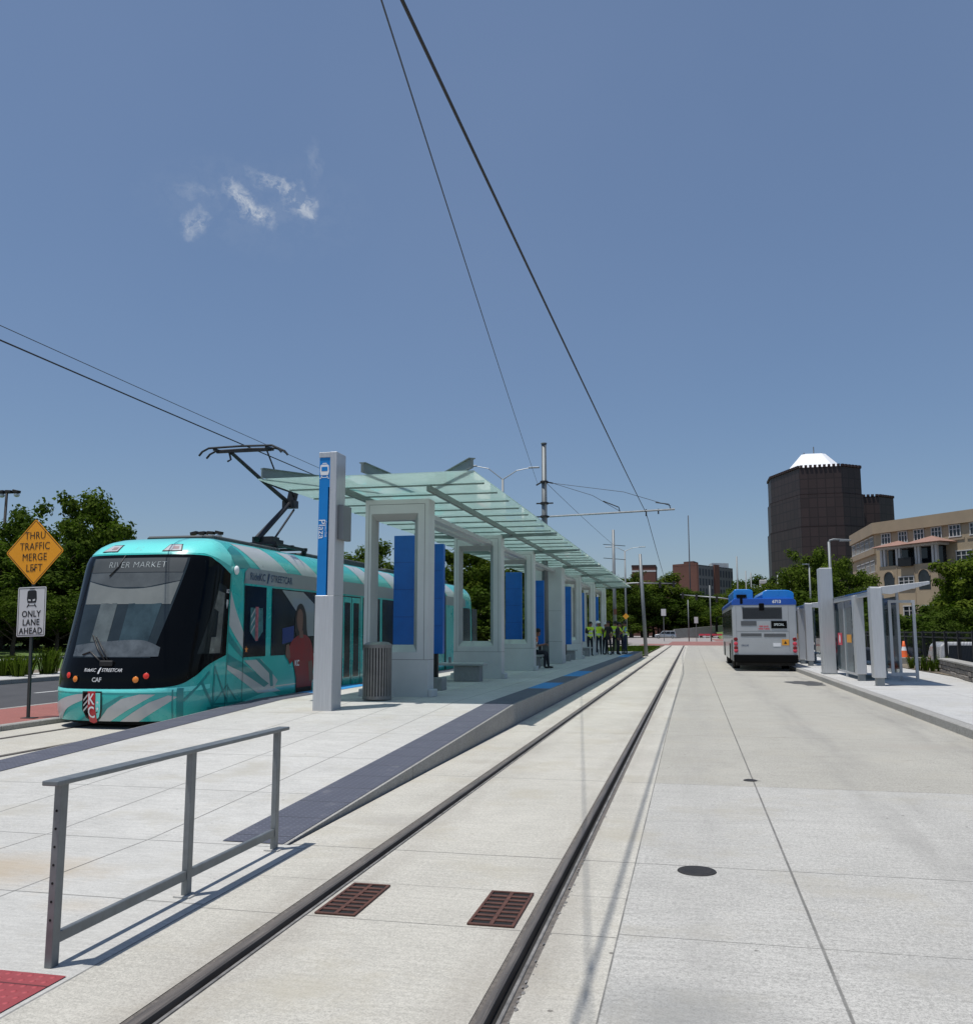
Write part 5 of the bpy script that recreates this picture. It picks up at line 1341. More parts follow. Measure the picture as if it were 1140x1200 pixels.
def spiky(x, y, z, h, w_, n, seed, label, group, mt='leafA', nm='border_plant'):
    rnd = random.Random(seed); t = thing(nm, label, 'plant', (x, y, z), group=group); mb = MB()
    for i in range(n):
        a = rnd.uniform(0, 6.28); r0 = rnd.uniform(0, w_ * .25); r1 = r0 + rnd.uniform(.1, w_ * .4); hh = h * rnd.uniform(.6, 1.0); wd = .012 + .01 * rnd.random()
        p0 = Vector((x + r0 * math.cos(a), y + r0 * math.sin(a), z)); p1 = Vector((x + r1 * math.cos(a), y + r1 * math.sin(a), z + hh)); pm = p0.lerp(p1, .55) + Vector((0, 0, .05 * h)); sd = Vector((-math.sin(a), math.cos(a), 0)) * wd
        mb.add([p0 - sd, p0 + sd, pm - sd * 1.3, pm + sd * 1.3, p1], [(0, 1, 3, 2), (2, 3, 4)])
        for k in range(5):
            c = p0.lerp(p1, rnd.uniform(.3, 1)); b_ = rnd.uniform(0, 6.28); q = Vector((math.cos(b_), math.sin(b_), rnd.uniform(-.2, .6))) * rnd.uniform(.04, .09); s2 = Vector((-q.y, q.x, 0)) * .35
            mb.add([c, c + q * .5 + s2, c + q, c + q * .5 - s2], [(0, 1, 2, 3)])
    mb.build('foliage', M[mt], t, recalc=False)
for i, (px, py, Y) in enumerate(((1078, 787, 36.8), (1085, 788, 36.2), (1094, 789, 35.6), (1101, 789, 35.9), (1106, 790, 35.2), (1068, 783, 38.5))):
    p = at(px, py, Y); spiky(p.x, Y, SZ, .60, .42, 26, i, ['first leafy plant beside the shelter end screen', 'second leafy plant from the shelter', 'third leafy plant in the bed', 'fourth leafy plant in the bed', 'leafy plant nearest the stone wall', 'small leafy plant seen through the end screen'][i], 'upright plants in the bed by the wall')
def cone(p, label):
    t = thing('traffic_cone', label, 'traffic cone', p, group='traffic cones behind the shelter')
    MB().lathe([(.17, .03), (.115, .30)], p, 16).lathe([(.085, .47), (.045, .72), (.0001, .72)], p, 16).build('cone_body', M['orange_cone'], t, smooth=True)
    MB().lathe([(.1155, .30), (.0855, .47)], p, 16).build('white_collar', M['white'], t, smooth=True)
    MB().box(p[0] - .2, p[0] + .2, p[1] - .2, p[1] + .2, p[2], p[2] + .03).build('base', M['orange_cone'], t)
p = at(1060, 775, 44); cone((p.x, 44, .45), 'orange cone with white collar standing further back by the fence')
MB_ = MB().box(p.x - .7, p.x + 1.2, 43.6, 44.5, .1, .45); o = MB_.build('concrete_block', M['kerb'], None, bevel=.02); tag(o, 'low concrete block under the cone behind the shelter', 'block')
p = at(1047, 781, 38.5); cone((p.x, 38.5, SZ), 'orange cone seen through the left part of the shelter end screen')

# --- vehicles (profile body with wheels, windows, lights)
def vehicle(name, label, cat, loc, rz, L, Wd, Hh, body, style='suv', group=None):
    t = thing(name, label, cat, loc, group=group, rotz=rz)
    h1 = Hh * .56; c = L / 2
    if style == 'suv': prof = [(-c, .30), (-c, h1 - .05), (-c + .10, h1 + .02), (-c + .28, Hh - .12), (-c + .5, Hh), (c - 2.0, Hh - .02), (c - 1.75, Hh - .08), (c - 1.15, h1 + .03), (c - .15, h1 - .10), (c, h1 - .28), (c, .30)]
    elif style == 'van': prof = [(-c, .30), (-c, h1), (-c + .12, Hh - .15), (-c + .3, Hh), (c - 1.5, Hh), (c - 1.3, Hh - .08), (c - .65, h1 + .03), (c - .1, h1 - .15), (c, h1 - .35), (c, .30)]
    else: prof = [(-c, .30), (-c, h1 - .08), (-c + .7, h1 + .02), (-c + 1.3, Hh - .04), (-c + 1.7, Hh), (c - 1.9, Hh), (c - 1.1, h1 + .02), (c - .1, h1 - .14), (c, h1 - .25), (c, .30)]
    bm_ = MB(); n = len(prof)
    rows = []
    for s_, wf in ((-1, 1), (1, 1)):
        for (u, v) in prof:
            k = 1.0 if v <= h1 + .04 else 1 - .16 * (v - h1) / (Hh - h1)
            rows.append((u, s_ * Wd / 2 * k, v))
    bm_.add(rows, [list(range(n)), list(reversed(range(n, 2 * n)))] + [[i, i + n, (i + 1) % n + n, (i + 1) % n] for i in range(n)])
    bm_.build('body', body, t, bevel=.05, local=True)
    up = [p_ for p_ in prof if p_[1] > h1]
    u0, u1 = min(p_[0] for p_ in up), max(p_[0] for p_ in up)
    def side_glass(a, b_, a2, b2, s_):
        z0, z1 = h1 + .05, Hh - .13
        yy = lambda z: s_ * (Wd / 2 * (1 - .16 * (z - h1) / (Hh - h1)) + .012)
        MB().add([(a, yy(z0), z0), (b_, yy(z0), z0), (b2, yy(z1), z1), (a2, yy(z1), z1)], [(0, 1, 2, 3)]).build('side_window', M['carglass'], t, local=True)
    tp = [p_ for p_ in prof if p_[1] > Hh - .14]; t0, t1 = min(p_[0] for p_ in tp), max(p_[0] for p_ in tp)
    w3 = (u1 - u0) / 3
    for s_ in (-1, 1):
        a0, a3 = u0 + .18, u1 - .12; b0_, b3 = t0 + .10, t1 - .08
        for k in range(3):
            f0, f1 = k / 3, (k + 1) / 3
            side_glass(a0 + (a3 - a0) * f0 + .04, a0 + (a3 - a0) * f1 - .04, b0_ + (b3 - b0_) * f0 + .04, b0_ + (b3 - b0_) * f1 - .04, s_)
        for u in (-c + .85, c - .85):
            wh_ = MB().lathe([(.0001, 0), (.20, 0), (.33, 0), (.35, -.03), (.35, -.2), (.0001, -.2)] if s_ > 0 else [(.0001, 0), (.20, 0), (.33, 0), (.35, .03), (.35, .2), (.0001, .2)], (0, 0, 0), 18, axis='x')
            for i in range(len(wh_.v)): v = wh_.v[i]; wh_.v[i] = Vector((u + v.y, s_ * (Wd / 2 + .01) + v.x, .35 + v.z))
            w1 = wh_.build('wheel', M['tyre'], t, smooth=True, local=True)
            rm = MB().lathe([(.0001, .0), (.20, 0)], (0, 0, 0), 14, axis='x')
            for i in range(len(rm.v)): v = rm.v[i]; rm.v[i] = Vector((u + v.y, s_ * (Wd / 2 + .02), .35 + v.z))
            rm.build('rim', M['chrome'], w1, local=True)
    for (ua, za, ub, zb, nm) in ((t1 + .03, Hh - .12, u1 + .02, h1 + .08, 'windscreen'), (t0 - .03, Hh - .14, u0 - .01, h1 + .1, 'rear_window')):
        sgn = 1 if nm == 'windscreen' else -1
        MB().add([(ub + sgn * .02, -Wd * .42, zb), (ub + sgn * .02, Wd * .42, zb), (ua + sgn * .02, Wd * .37, za), (ua + sgn * .02, -Wd * .37, za)], [(0, 1, 2, 3)]).build(nm, M['carglass'], t, local=True)
    for s_ in (-1, 1):
        MB().cbox((c - .03, s_ * Wd * .38, h1 - .30), (.1, .3, .13)).build('headlight', M['white'], t, local=True)
        MB().cbox((-c + .02, s_ * Wd * .42, h1 - .12), (.08, .18, .25)).build('tail_light', M['sticker_red'], t, local=True)
        MB().cbox((u1 - .1, s_ * (Wd / 2 + .08), h1 + .05), (.12, .18, .14)).build('mirror', M['bumper'], t, local=True)
    return t
carW = mat('car_white', (.6, .6, .6), .3, coat=.5); carS = mat('car_silver', (.36, .38, .40), .3, .4, coat=.5); carD = mat('car_charcoal', (.03, .033, .04), .3, .2, coat=.6)
p = at(779, 748, 210); vehicle('parked_car', 'small silver SUV crossing the junction beyond the tracks', 'car', (p.x, 216, -.03), math.pi, 4.9, 1.9, 1.75, carS, 'suv')
p = at(829, 736, 262); vehicle('parked_car', 'tiny white car on the bank left of the bus', 'car', (p.x, 262, p.z - .2), 0, 4.6, 1.9, 1.5, carW, 'sedan')
p = at(1172, 752, 41); vehicle('parked_van', 'white van parked behind the black fence at the right edge', 'van', (p.x, 41, -.75), 0, 5.2, 2.0, 1.92, carW, 'van')
p = at(1076, 752, 44); vehicle('parked_car', 'dark car parked behind the black fence left of the white van', 'car', (p.x - .6, 46.5, -.75), 0, 4.6, 1.9, 1.6, carD, 'suv')
p = at(1055, 752, 55); vehicle('parked_car', 'charcoal car further back behind the fence and the shelter', 'car', (p.x + .5, 56, -.75), math.pi / 2, 4.6, 1.9, 1.5, carD, 'sedan')

# ================================================================== TREES
def leaf_cloud(n, seed, blobs, size):
    rnd = random.Random(seed); vs = []; fs = []
    tot = sum(b[3] ** 2 for b in blobs)
    for (bx, by, bz, br) in blobs:
        k = int(n * br * br / tot)
        for _ in range(k):
            u = rnd.gauss(0, 1); v = rnd.gauss(0, 1); w_ = rnd.gauss(0, 1); L = math.sqrt(u * u + v * v + w_ * w_) + 1e-6
            r = br * (rnd.random() ** .45) * rnd.uniform(.75, 1.12)
            c = Vector((bx + u / L * r, by + v / L * r, bz + w_ / L * r * .8))
            nn = Vector((u / L, v / L, w_ / L + .35)) + Vector((rnd.uniform(-1, 1), rnd.uniform(-1, 1), rnd.uniform(-1, 1))) * .8; nn.normalize()
            a = nn.orthogonal().normalized(); a.rotate(Matrix.Rotation(rnd.uniform(0, 6.28), 3, nn)); b_ = nn.cross(a)
            s_ = size * rnd.uniform(.6, 1.35); i = len(vs)
            vs += [c + a * s_, c + b_ * s_ * .62, c - a * s_, c - b_ * s_ * .62]; fs.append((i, i + 1, i + 2, i + 3))
    return vs, fs
def crown_blobs(seed, n=46, shape=(.36, .36, .40), zc=.60):
    rnd = random.Random(seed); out = []
    lobes = [(rnd.uniform(-.14, .14), rnd.uniform(-.14, .14), rnd.uniform(-.06, .12)) for _ in range(5)]
    for i in range(n):
        while True:
            u, v, w_ = rnd.uniform(-1, 1), rnd.uniform(-1, 1), rnd.uniform(-1, 1)
            if .25 < u * u + v * v + w_ * w_ < 1: break
        lo = lobes[i % 5]
        out.append((u * shape[0] + lo[0], v * shape[1] + lo[1], zc + w_ * shape[2] * (1 if w_ > 0 else .85) + lo[2] * .6, rnd.uniform(.055, .13)))
    return out
PROTO = []
for k, (seed, shp, zc, n) in enumerate(((1, (.34, .34, .30), .60, 46), (2, (.42, .42, .28), .58, 52), (3, (.27, .27, .34), .60, 42), (4, (.38, .34, .33), .56, 54))):
    bl = crown_blobs(seed, n, shp, zc)
    top = max(b[2] + b[3] * .8 for b in bl)
    bl = [(b[0], b[1], b[2] * (1.0 / top), b[3]) for b in bl]
    vs, fs = leaf_cloud(11000, seed, bl, .0145)
    cm = bpl_ = bpy.data.meshes.new('crown'); cm.from_pydata([tuple(v) for v in vs], [], fs)
    mb = MB(); rnd = random.Random(seed + 50)
    mb.path([(0, 0, -.02), (.004, 0, .12), (-.006, .004, .28), (.0, .0, .45), (.01, 0, .66)], [.030, .021, .017, .012, .004], 8)
    for j in range(8):
        a = j * 2.4 + rnd.random(); z0 = .22 + j * .045; r = shp[0] * rnd.uniform(.6, .95)
        mb.path([(0, 0, z0), (math.cos(a) * r * .45, math.sin(a) * r * .45, z0 + .09), (math.cos(a) * r, math.sin(a) * r, z0 + .22)], [.010, .006, .002], 6)
    tm = bpy.data.meshes.new('trunk'); tm.from_pydata([tuple(v) for v in mb.v], [], mb.f); tm.materials.append(M['bark'])
    PROTO.append((cm, tm))
crown_cache = {}
def tree(label, x, y, z0, h, k, wide=1.0, mt='leafA', group=None, rot=None):
    t = thing('tree', label, 'tree', (x, y, z0), group=group, rotz=rot if rot is not None else (x * 3.7 + y) % 6.28)
    h *= 1.05; t.scale = (h * wide, h * wide, h)
    cm, tm = PROTO[k]
    key = (k, mt)
    if key not in crown_cache:
        c2 = cm.copy(); c2.materials.clear(); c2.materials.append(M[mt]); crown_cache[key] = c2
    o = bpy.data.objects.new('crown', crown_cache[key]); col.objects.link(o); o.parent = t
    o = bpy.data.objects.new('trunk', tm); col.objects.link(o); o.parent = t
    return t
def ptree(label, px, py, Y, k, wide=1.0, mt='leafA', z0=0.0, group=None):
    p = at(px, py, Y); return tree(label, p.x, Y, z0, p.z - z0, k, wide, mt, group)
GL, GF, GR = 'trees along the left street', 'trees beyond the junction', 'trees behind the right pavement'
for i, (px, py, Y, k, wd, mt, lb) in enumerate((
    (-60, 610, 44, 1, 1.1, 'leafB', 'tree at the far left edge behind the floodlight mast'),
    (8, 622, 46, 0, 1.1, 'leafA', 'tree behind the top of the yellow diamond sign'),
    (45, 604, 50, 3, 1.0, 'leafB', 'dark tree between the road sign and the streetcar'),
    (80, 574, 54, 1, .85, 'leafA', 'tallest tree left of the streetcar'),
    (108, 590, 58, 2, .75, 'leafA', 'second tall tree just above the streetcar windscreen'),
    (140, 640, 62, 2, .6, 'leafB', 'lower tree peeping over the streetcar roof brow'),
    (20, 690, 40, 3, 1.4, 'leafB', 'low bushy dark tree behind the white lane sign'),
    (70, 700, 42, 1, 1.5, 'leafB', 'low dark tree right beside the streetcar nose'),
    (-25, 700, 39, 1, 1.5, 'leafA', 'low bushy tree at the left edge of the lawn'),
    (110, 690, 45, 0, 1.4, 'leafB', 'low tree hidden mostly by the streetcar cab'),
    (403, 636, 72, 0, 1.0, 'leafA', 'tree top showing between pylon and first canopy frame'),
    (385, 655, 78, 3, 1.2, 'leafB', 'tree behind the station pylon'),
    (522, 640, 66, 1, 1.0, 'leafB', 'dark tree seen between first and second canopy frame'),
    (555, 648, 70, 3, 1.1, 'leafA', 'tree seen through the second canopy frame'),
    (582, 655, 76, 0, 1.1, 'leafB', 'tree seen right of the second canopy frame'),
    (610, 668, 90, 1, 1.2, 'leafA', 'tree seen through the third canopy frame'),
    (640, 675, 105, 3, 1.3, 'leafB', 'tree behind the solid wall panel of the canopy'),
    (672, 682, 120, 0, 1.3, 'leafB', 'tree behind the far part of the canopy'),
    (700, 685, 132, 1, 1.2, 'leafA', 'tree behind the workers'))):
    ptree(lb, px, py, Y, k, wd, mt, .3, GL)
for i, (px, py, Y, k, wd, mt, lb) in enumerate((
    (722, 672, 246, 3, 1.3, 'leafB', 'dark tree beyond the canopy end'),
    (738, 678, 240, 1, 1.3, 'leafB', 'dark tree right of the far street lamp'),
    (756, 674, 255, 0, 1.3, 'leafA', 'tall tree in front of the small brick building'),
    (775, 686, 250, 1, 1.5, 'leafB', 'tree left of the mast arm end'),
    (795, 690, 265, 3, 1.3, 'leafA', 'tree in front of the brick office wall'),
    (812, 693, 275, 0, 1.4, 'leafB', 'tree in front of the office windows'),
    (832, 697, 268, 1, 1.3, 'leafB', 'tree left of the bus roof'),
    (848, 700, 280, 2, 1.6, 'leafB', 'narrow tree just behind the bus'),
    (765, 712, 258, 1, 2.0, 'leafB', 'low wide tree behind the silver SUV'),
    (805, 716, 262, 3, 2.0, 'leafB', 'low wide tree above the concrete barrier'),
    (740, 715, 252, 0, 2.0, 'leafB', 'low wide tree behind the leaning pole'),
    (866, 688, 220, 3, 1.2, 'leafA', 'distant tree over the left hump of the bus roof'),
    (886, 680, 230, 0, 1.2, 'leafB', 'distant tree over the gap of the bus roof'),
    (905, 675, 240, 1, 1.2, 'leafB', 'distant tree at the foot of the dark tower'))):
    ptree(lb, px, py, Y, k, wd, mt, 0, GF)
for i, (px, py, Y, k, wd, mt, lb) in enumerate((
    (925, 664, 112, 1, .9, 'leafA', 'bright green tree below the tower, left one'),
    (952, 645, 108, 3, .8, 'leafA', 'bright green tree below the middle of the tower'),
    (980, 654, 104, 0, .85, 'leafA', 'tree behind the arm of the street lamp'),
    (994, 690, 98, 1, .8, 'leafB', 'tree at the left corner of the tan building'),
    (905, 690, 125, 0, 1.1, 'leafB', 'smaller tree right behind the bus'),
    (1035, 728, 70, 3, 1.2, 'leafB', 'low dark tree behind the wing roof of the shelter'),
    (1062, 724, 66, 1, 1.2, 'leafA', 'low bright tree seen through the end screen'),
    (1100, 700, 62, 2, 1.0, 'leafB', 'dark tree in front of the tan building, left one'),
    (1138, 652, 58, 0, .75, 'leafB', 'big dark tree covering the right part of the tan building'),
    (1158, 640, 54, 2, 1.1, 'leafA', 'tree cut by the right edge of the view'),
    (1175, 650, 50, 0, 1.0, 'leafB', 'tree outside the right edge'),
    (1135, 712, 48, 1, 1.3, 'leafB', 'low tree above the parked van'))):
    if 'outside' in lb: continue
    ptree(lb, px, py, Y, k, wd, mt, -.7 if Y < 100 else 0, GR)
for i, (px, py, Y, k, wd, lb) in enumerate((
    (-30, 690, 60, 1, 2.0, 'rear low tree beyond the lawn, left edge'), (5, 692, 61, 0, 2.0, 'rear low tree beyond the lawn, behind the lane sign'), (40, 690, 62, 3, 2.0, 'rear low tree beyond the lawn, right of the sign post'), (75, 690, 63, 1, 2.0, 'rear low tree beyond the lawn beside the cab'), (105, 694, 64, 0, 1.8, 'rear low tree beyond the lawn behind the cab'),
    (-70, 668, 41, 0, 1.5, 'low wide tree outside the lawn at far left'), (0, 668, 48, 1, 1.6, 'dense low tree below the diamond sign'), (48, 668, 49, 3, 1.6, 'dense low tree behind both road signs'),
    (92, 668, 52, 0, 1.6, 'dense low tree behind the cab of the streetcar'), (112, 676, 56, 1, 1.1, 'dense low tree behind the streetcar roof'),
    (535, 690, 60, 3, 1.6, 'low dark tree in the opening of the second frame'), (570, 694, 62, 0, 1.6, 'low dark tree right of the second frame opening'), (500, 700, 60, 1, 1.6, 'low dark tree behind the streetcar tail'),
    (605, 700, 70, 0, 1.6, 'low dark tree in the opening of the third frame'), (640, 706, 90, 1, 1.8, 'low dark tree behind the seated man'), (690, 710, 115, 3, 2.0, 'low dark tree behind the crew of workers'))):
    ptree(lb, px, py, Y, k, wd, 'leafB', -1.6, GL)
for i, (px, py, Y, k, wd, lb) in enumerate((
    (722, 706, 242, 1, 2.2, 'low wide dark tree between the crew and the far lamp'), (752, 704, 248, 3, 2.2, 'low wide dark tree behind the leaning pole top'), (785, 706, 252, 0, 2.2, 'low wide dark tree above the silver SUV'),
    (820, 708, 262, 1, 2.2, 'low wide dark tree behind the thin poles'), (846, 710, 256, 3, 2.0, 'low wide dark tree touching the bus'))):
    ptree(lb, px, py, Y, k, wd, 'leafB', -2.5, GF)
for i, (px, py, Y, k, wd, lb) in enumerate((
    (940, 690, 100, 0, 1.8, 'low dark tree between bus and stop pylon'), (985, 700, 85, 1, 1.8, 'low dark tree behind the shelter glass'), (1030, 722, 80, 3, 1.8, 'low dark tree behind the shelter columns'),
    (1085, 722, 60, 1, 1.7, 'low dark tree right of the end screen'), (1125, 690, 56, 0, 1.7, 'low dark tree behind the white van'))):
    ptree(lb, px, py, Y, k, wd, 'leafB', -2.2, GR)
# shrubs on the left bed
shr = [(4, 796, 27), (12, 798, 27.5), (22, 799, 26.8), (32, 797, 28), (54, 793, 28.5), (60, 790, 29), (-8, 799, 26.5)]
for i, (px, py, Y) in enumerate(shr):
    p = at(px, py, Y); spiky(p.x, Y, .08, .75 if i not in (4, 5) else 1.0, .9, 90, 20 + i, ['grey green shrub at the left edge', 'shrub left of the sign post', 'shrub just left of the sign post foot', 'shrub just right of the sign post', 'tall thin shrub beside the streetcar nose', 'tall thin shrub touching the streetcar nose', 'shrub outside the left edge'][i], 'shrubs along the far pavement', nm='shrub') if i < 6 else None
# grass tufts along the island and the lawn edge: one mass
rnd = random.Random(9); mb = MB()
for i in range(6000):
    x = rnd.uniform(-7.9, -3.25); y = rnd.uniform(60.1, 97.9); h = rnd.uniform(.05, .16); a = rnd.uniform(0, 3.14); d = Vector((math.cos(a), math.sin(a), 0)) * .05
    c = Vector((x, y, .02)); mb.add([c - d, c + d, c + Vector((rnd.uniform(-.04, .04), rnd.uniform(-.04, .04), h))], [(0, 1, 2)])
o = mb.build('grass_tufts', M['leafA'], None, recalc=False); tag(o, 'short grass growing on the island beyond the platform', 'grass', kind='stuff')

# ================================================================== BUILDINGS
def wallmesh(pts, z0, z1, closed=True):
    "vertical walls over a footprint, with UVs in metres"
    me_v, me_f, uv = [], [], []
    u = 0
    for i in range(len(pts) - (0 if closed else 1)):
        a = pts[i]; b_ = pts[(i + 1) % len(pts)]; L = math.dist(a, b_); k = len(me_v)
        me_v += [(a[0], a[1], z0), (b_[0], b_[1], z0), (b_[0], b_[1], z1), (a[0], a[1], z1)]
        me_f.append((k, k + 1, k + 2, k + 3)); uv += [(u, z0), (u + L, z0), (u + L, z1), (u, z1)]; u += L
    return me_v, me_f, uv
def uvbuild(name, data, m, parent):
    v, f, uv = data; me = bpy.data.meshes.new(name); off = W[parent.name]
    me.from_pydata([tuple(Vector(p) - off) for p in v], [], f); l = me.uv_layers.new(name='UVMap')
    for i, q in enumerate(uv): l.data[i].uv = q
    me.materials.append(m); o = bpy.data.objects.new(name, me); col.objects.link(o); o.parent = parent; return o
# dark tower: stepped octagon with crenellated top and a white pyramid roof
t = tower = thing('office_tower', 'dark brown office tower with notched parapet and white pyramid roof', 'tower', (47, 365, 0))
def octo(cx, cy, hw, hd, ch): return [(cx - hw + ch, cy - hd), (cx + hw - ch, cy - hd), (cx + hw, cy - hd + ch), (cx + hw, cy + hd - ch), (cx + hw - ch, cy + hd), (cx - hw + ch, cy + hd), (cx - hw, cy + hd - ch), (cx - hw, cy - hd + ch)]
def foot_t(k): return [(x + .8, y) for x, y in foot_0(k)]
def foot_0(k): return [(40 - k * .3, 349 - k), (54.5 + k * .3, 348 - k), (62.3 + k, 354 - k * .4), (62.3 + k, 378), (54, 392), (44, 392), (31.7 - k, 385), (31.7 - k, 372 - k * .4)]
pts = foot_t(0)
uvbuild('wall', wallmesh(pts, 0, 62.0), M['tower'], tower)
pts2 = foot_t(.9); uvbuild('wall', wallmesh(pts2, 0, 40), M['tower'], tower)
pts3 = foot_t(.45); uvbuild('wall', wallmesh(pts3, 0, 52), M['tower'], tower)
for pp, z in ((pts, 62.0), (pts2, 40), (pts3, 52)):
    MB().prism(pp, 'z', z - .3, z - .05).build('roof', M['tower_edge'], tower)
mb = MB()
for pp, z, hgt in ((pts, 62, 1.15),):
    for i in range(8):
        a, b_ = Vector(pp[i]), Vector(pp[(i + 1) % 8]); L = (b_ - a).length; n = max(2, int(L / 1.5)); ang = math.atan2((b_ - a).y, (b_ - a).x)
        for k in range(n):
            c = a.lerp(b_, (k + .5) / n); mb.cbox((c.x, c.y, z + hgt / 2 - .2), (.95, .9, hgt * .8), ang)
mb.build('parapet', M['tower_edge'], tower)
mb = MB()
for i in range(8):
    a, b_ = Vector(pts2[i]), Vector(pts2[(i + 1) % 8])
    if i in (6, 7, 0, 1, 2):
        L = (b_ - a).length; n = max(2, int(L / 3)); ang = math.atan2((b_ - a).y, (b_ - a).x)
        for k in range(n + 1):
            c = a.lerp(b_, k / n); mb.cbox((c.x, c.y, 20), (.35, .35, 40), ang)
0
o1 = octo(48.3, 366, 11.2, 10, 4.5); o2 = octo(48.0, 366, 4.4, 4, 1.6)
MB().add([(x, y, 62) for x, y in o1] + [(x, y, 69.6) for x, y in o2], [[i, (i + 1) % 8, 8 + (i + 1) % 8, 8 + i] for i in range(8)] + [list(range(8, 16))]).build('pyramid_roof', M['white_roof'], tower)
MB().path([(48.5, 366, 69.6), (48.5, 366, 73)], .22, 6).build('antenna', M['pole'], tower)
mb = MB(); mb.box(44.6, 45.0, 365, 366, 69.6, 70.6).box(51, 51.3, 365, 366, 69.6, 70.4); mb.build('roof_vent', M['pole'], tower)
t = tw2 = thing('office_tower', 'lower dark wing of the brown tower on its right side', 'tower', (68, 385, 0))
pw = octo(66.8, 384, 12.0, 13, 6.5); uvbuild('wall', wallmesh(pw, 0, 53.5), M['tower'], tw2)
pw2 = octo(67.2, 384, 13.0, 13.6, 7.5); uvbuild('wall', wallmesh(pw2, 0, 36), M['tower'], tw2)
MB().prism(pw, 'z', 53.2, 53.45).build('roof', M['tower_edge'], tw2)
mb = MB()
for i in range(8):
    a, b_ = Vector(pw[i]), Vector(pw[(i + 1) % 8]); L = (b_ - a).length; n = max(2, int(L / 1.5)); ang = math.atan2((b_ - a).y, (b_ - a).x)
    for k in range(n): c = a.lerp(b_, (k + .5) / n); mb.cbox((c.x, c.y, 53.9), (.95, .9, .8), ang)
mb.build('parapet', M['tower_edge'], tw2)
MB().add([(x, y, 53.4) for x, y in octo(64, 384, 6, 6, 2)] + [(x, y, 57) for x, y in octo(64, 384, 2, 2, .8)], [[i, (i + 1) % 8, 8 + (i + 1) % 8, 8 + i] for i in range(8)] + [list(range(8, 16))]).build('pyramid_roof', M['white_roof'], tw2)

# tan stucco building
TA = Vector((25.26, 133.33)); TB = Vector((34.07, 120.8)); TC = Vector((24.92, 150.62))
d1 = (TB - TA).normalized(); n1 = Vector((d1.y, -d1.x)); d2 = (TC - TA).normalized(); n2 = Vector((-d2.y, d2.x))
if n1.dot(Vector((0, 0)) - TA) < 0: n1 = -n1
if n2.dot(Vector((0, 0)) - TA) < 0: n2 = -n2
n2 = Vector((-1, -0.02)).normalized()
t = tan = thing('tan_building', 'tan stucco building with arches, balconies and white framed windows', 'building', (25.26, 133.33, -1))
L1, L2, TH = 32.0, 17.3, 16.5
foot = [TA + d1 * L1, TA, TC, TC + Vector((30, 8))]
far = TA + d1 * L1 + Vector((22, 12))
def blockm(fp, z0, z1):
    mb = MB(); n = len(fp)
    return mb.add([(p[0], p[1], z0) for p in fp] + [(p[0], p[1], z1) for p in fp], [list(range(n)), list(reversed(range(n, 2 * n)))] + [[i, i + n, (i + 1) % n + n, (i + 1) % n] for i in range(n)])
blockm([foot[0], foot[1], foot[2], foot[3], far], -1, 15.0).build('wall', M['stucco'], tan)
def inset(p, k): return p
par = [TA + d1 * (L1 + .3) + n1 * .25, TA + n1 * .25 + n2 * .25, TC + n2 * .25 + d2 * .2, TC + Vector((30, 8)), far]
blockm(par, 14.95, TH).build('parapet', M['stucco2'], tan)
def fbox(F0, d, n, u0, u1, z0, z1, o0, o1, mb=None):
    mb = mb or MB(); ps = [F0 + d * u0 + n * o0, F0 + d * u1 + n * o0, F0 + d * u1 + n * o1, F0 + d * u0 + n * o1]
    return mb.add([(p.x, p.y, z) for z in (z0, z1) for p in ps], [(3, 2, 1, 0), (4, 5, 6, 7), (0, 1, 5, 4), (1, 2, 6, 5), (2, 3, 7, 6), (3, 0, 4, 7)])
def window(F0, d, n, u0, u1, z0, z1, mull=2, o=.0):
    w_ = fbox(F0, d, n, u0, u1, z0, z1, o, o + .04).build('window', M['bwin'], tan)
    f = MB()
    for a, b_, c, e_ in ((u0 - .1, u1 + .1, z1, z1 + .12), (u0 - .14, u1 + .14, z0 - .14, z0)): fbox(F0, d, n, a, b_, c, e_, o, o + .14, f)
    for k in range(mull + 1):
        u = u0 + (u1 - u0) * k / mull; fbox(F0, d, n, u - .06, u + .06, z0, z1, o + .041, o + .10, f)
    fbox(F0, d, n, u0, u1, z0 + (z1 - z0) * .62, z0 + (z1 - z0) * .62 + .07, o + .041, o + .09, f)
    f.build('frame', M['trim'], w_)
for i, (a, b_) in enumerate(((1.1, 2.6), (4.0, 5.4), (6.55, 8.1), (9.3, 10.8), (12.0, 13.6), (15.0, 16.5), (18, 19.5), (21, 22.5), (24, 25.5))):
    window(TA, d1, n1, a, b_, 13.45, 14.78, 3)
    fbox(TA, d1, n1, a - .5, b_ + .5, 12.95, 13.2, 0, .10).build('string_course', M['stucco2'], tan)
for fl, z in enumerate((13.35, 10.0, 6.6)):
    for k in range(5):
        u = 1.4 + k * 3.2
        if fl == 0 or u < 12: window(TA, d2, n2, u, u + 2.3, z - .1, z + 1.35, 3)
    fbox(TA, d2, n2, .2, L2 - .2, z - 1.1, z - .35, 0, .30).build('balcony_band', M['stucco2'], tan)
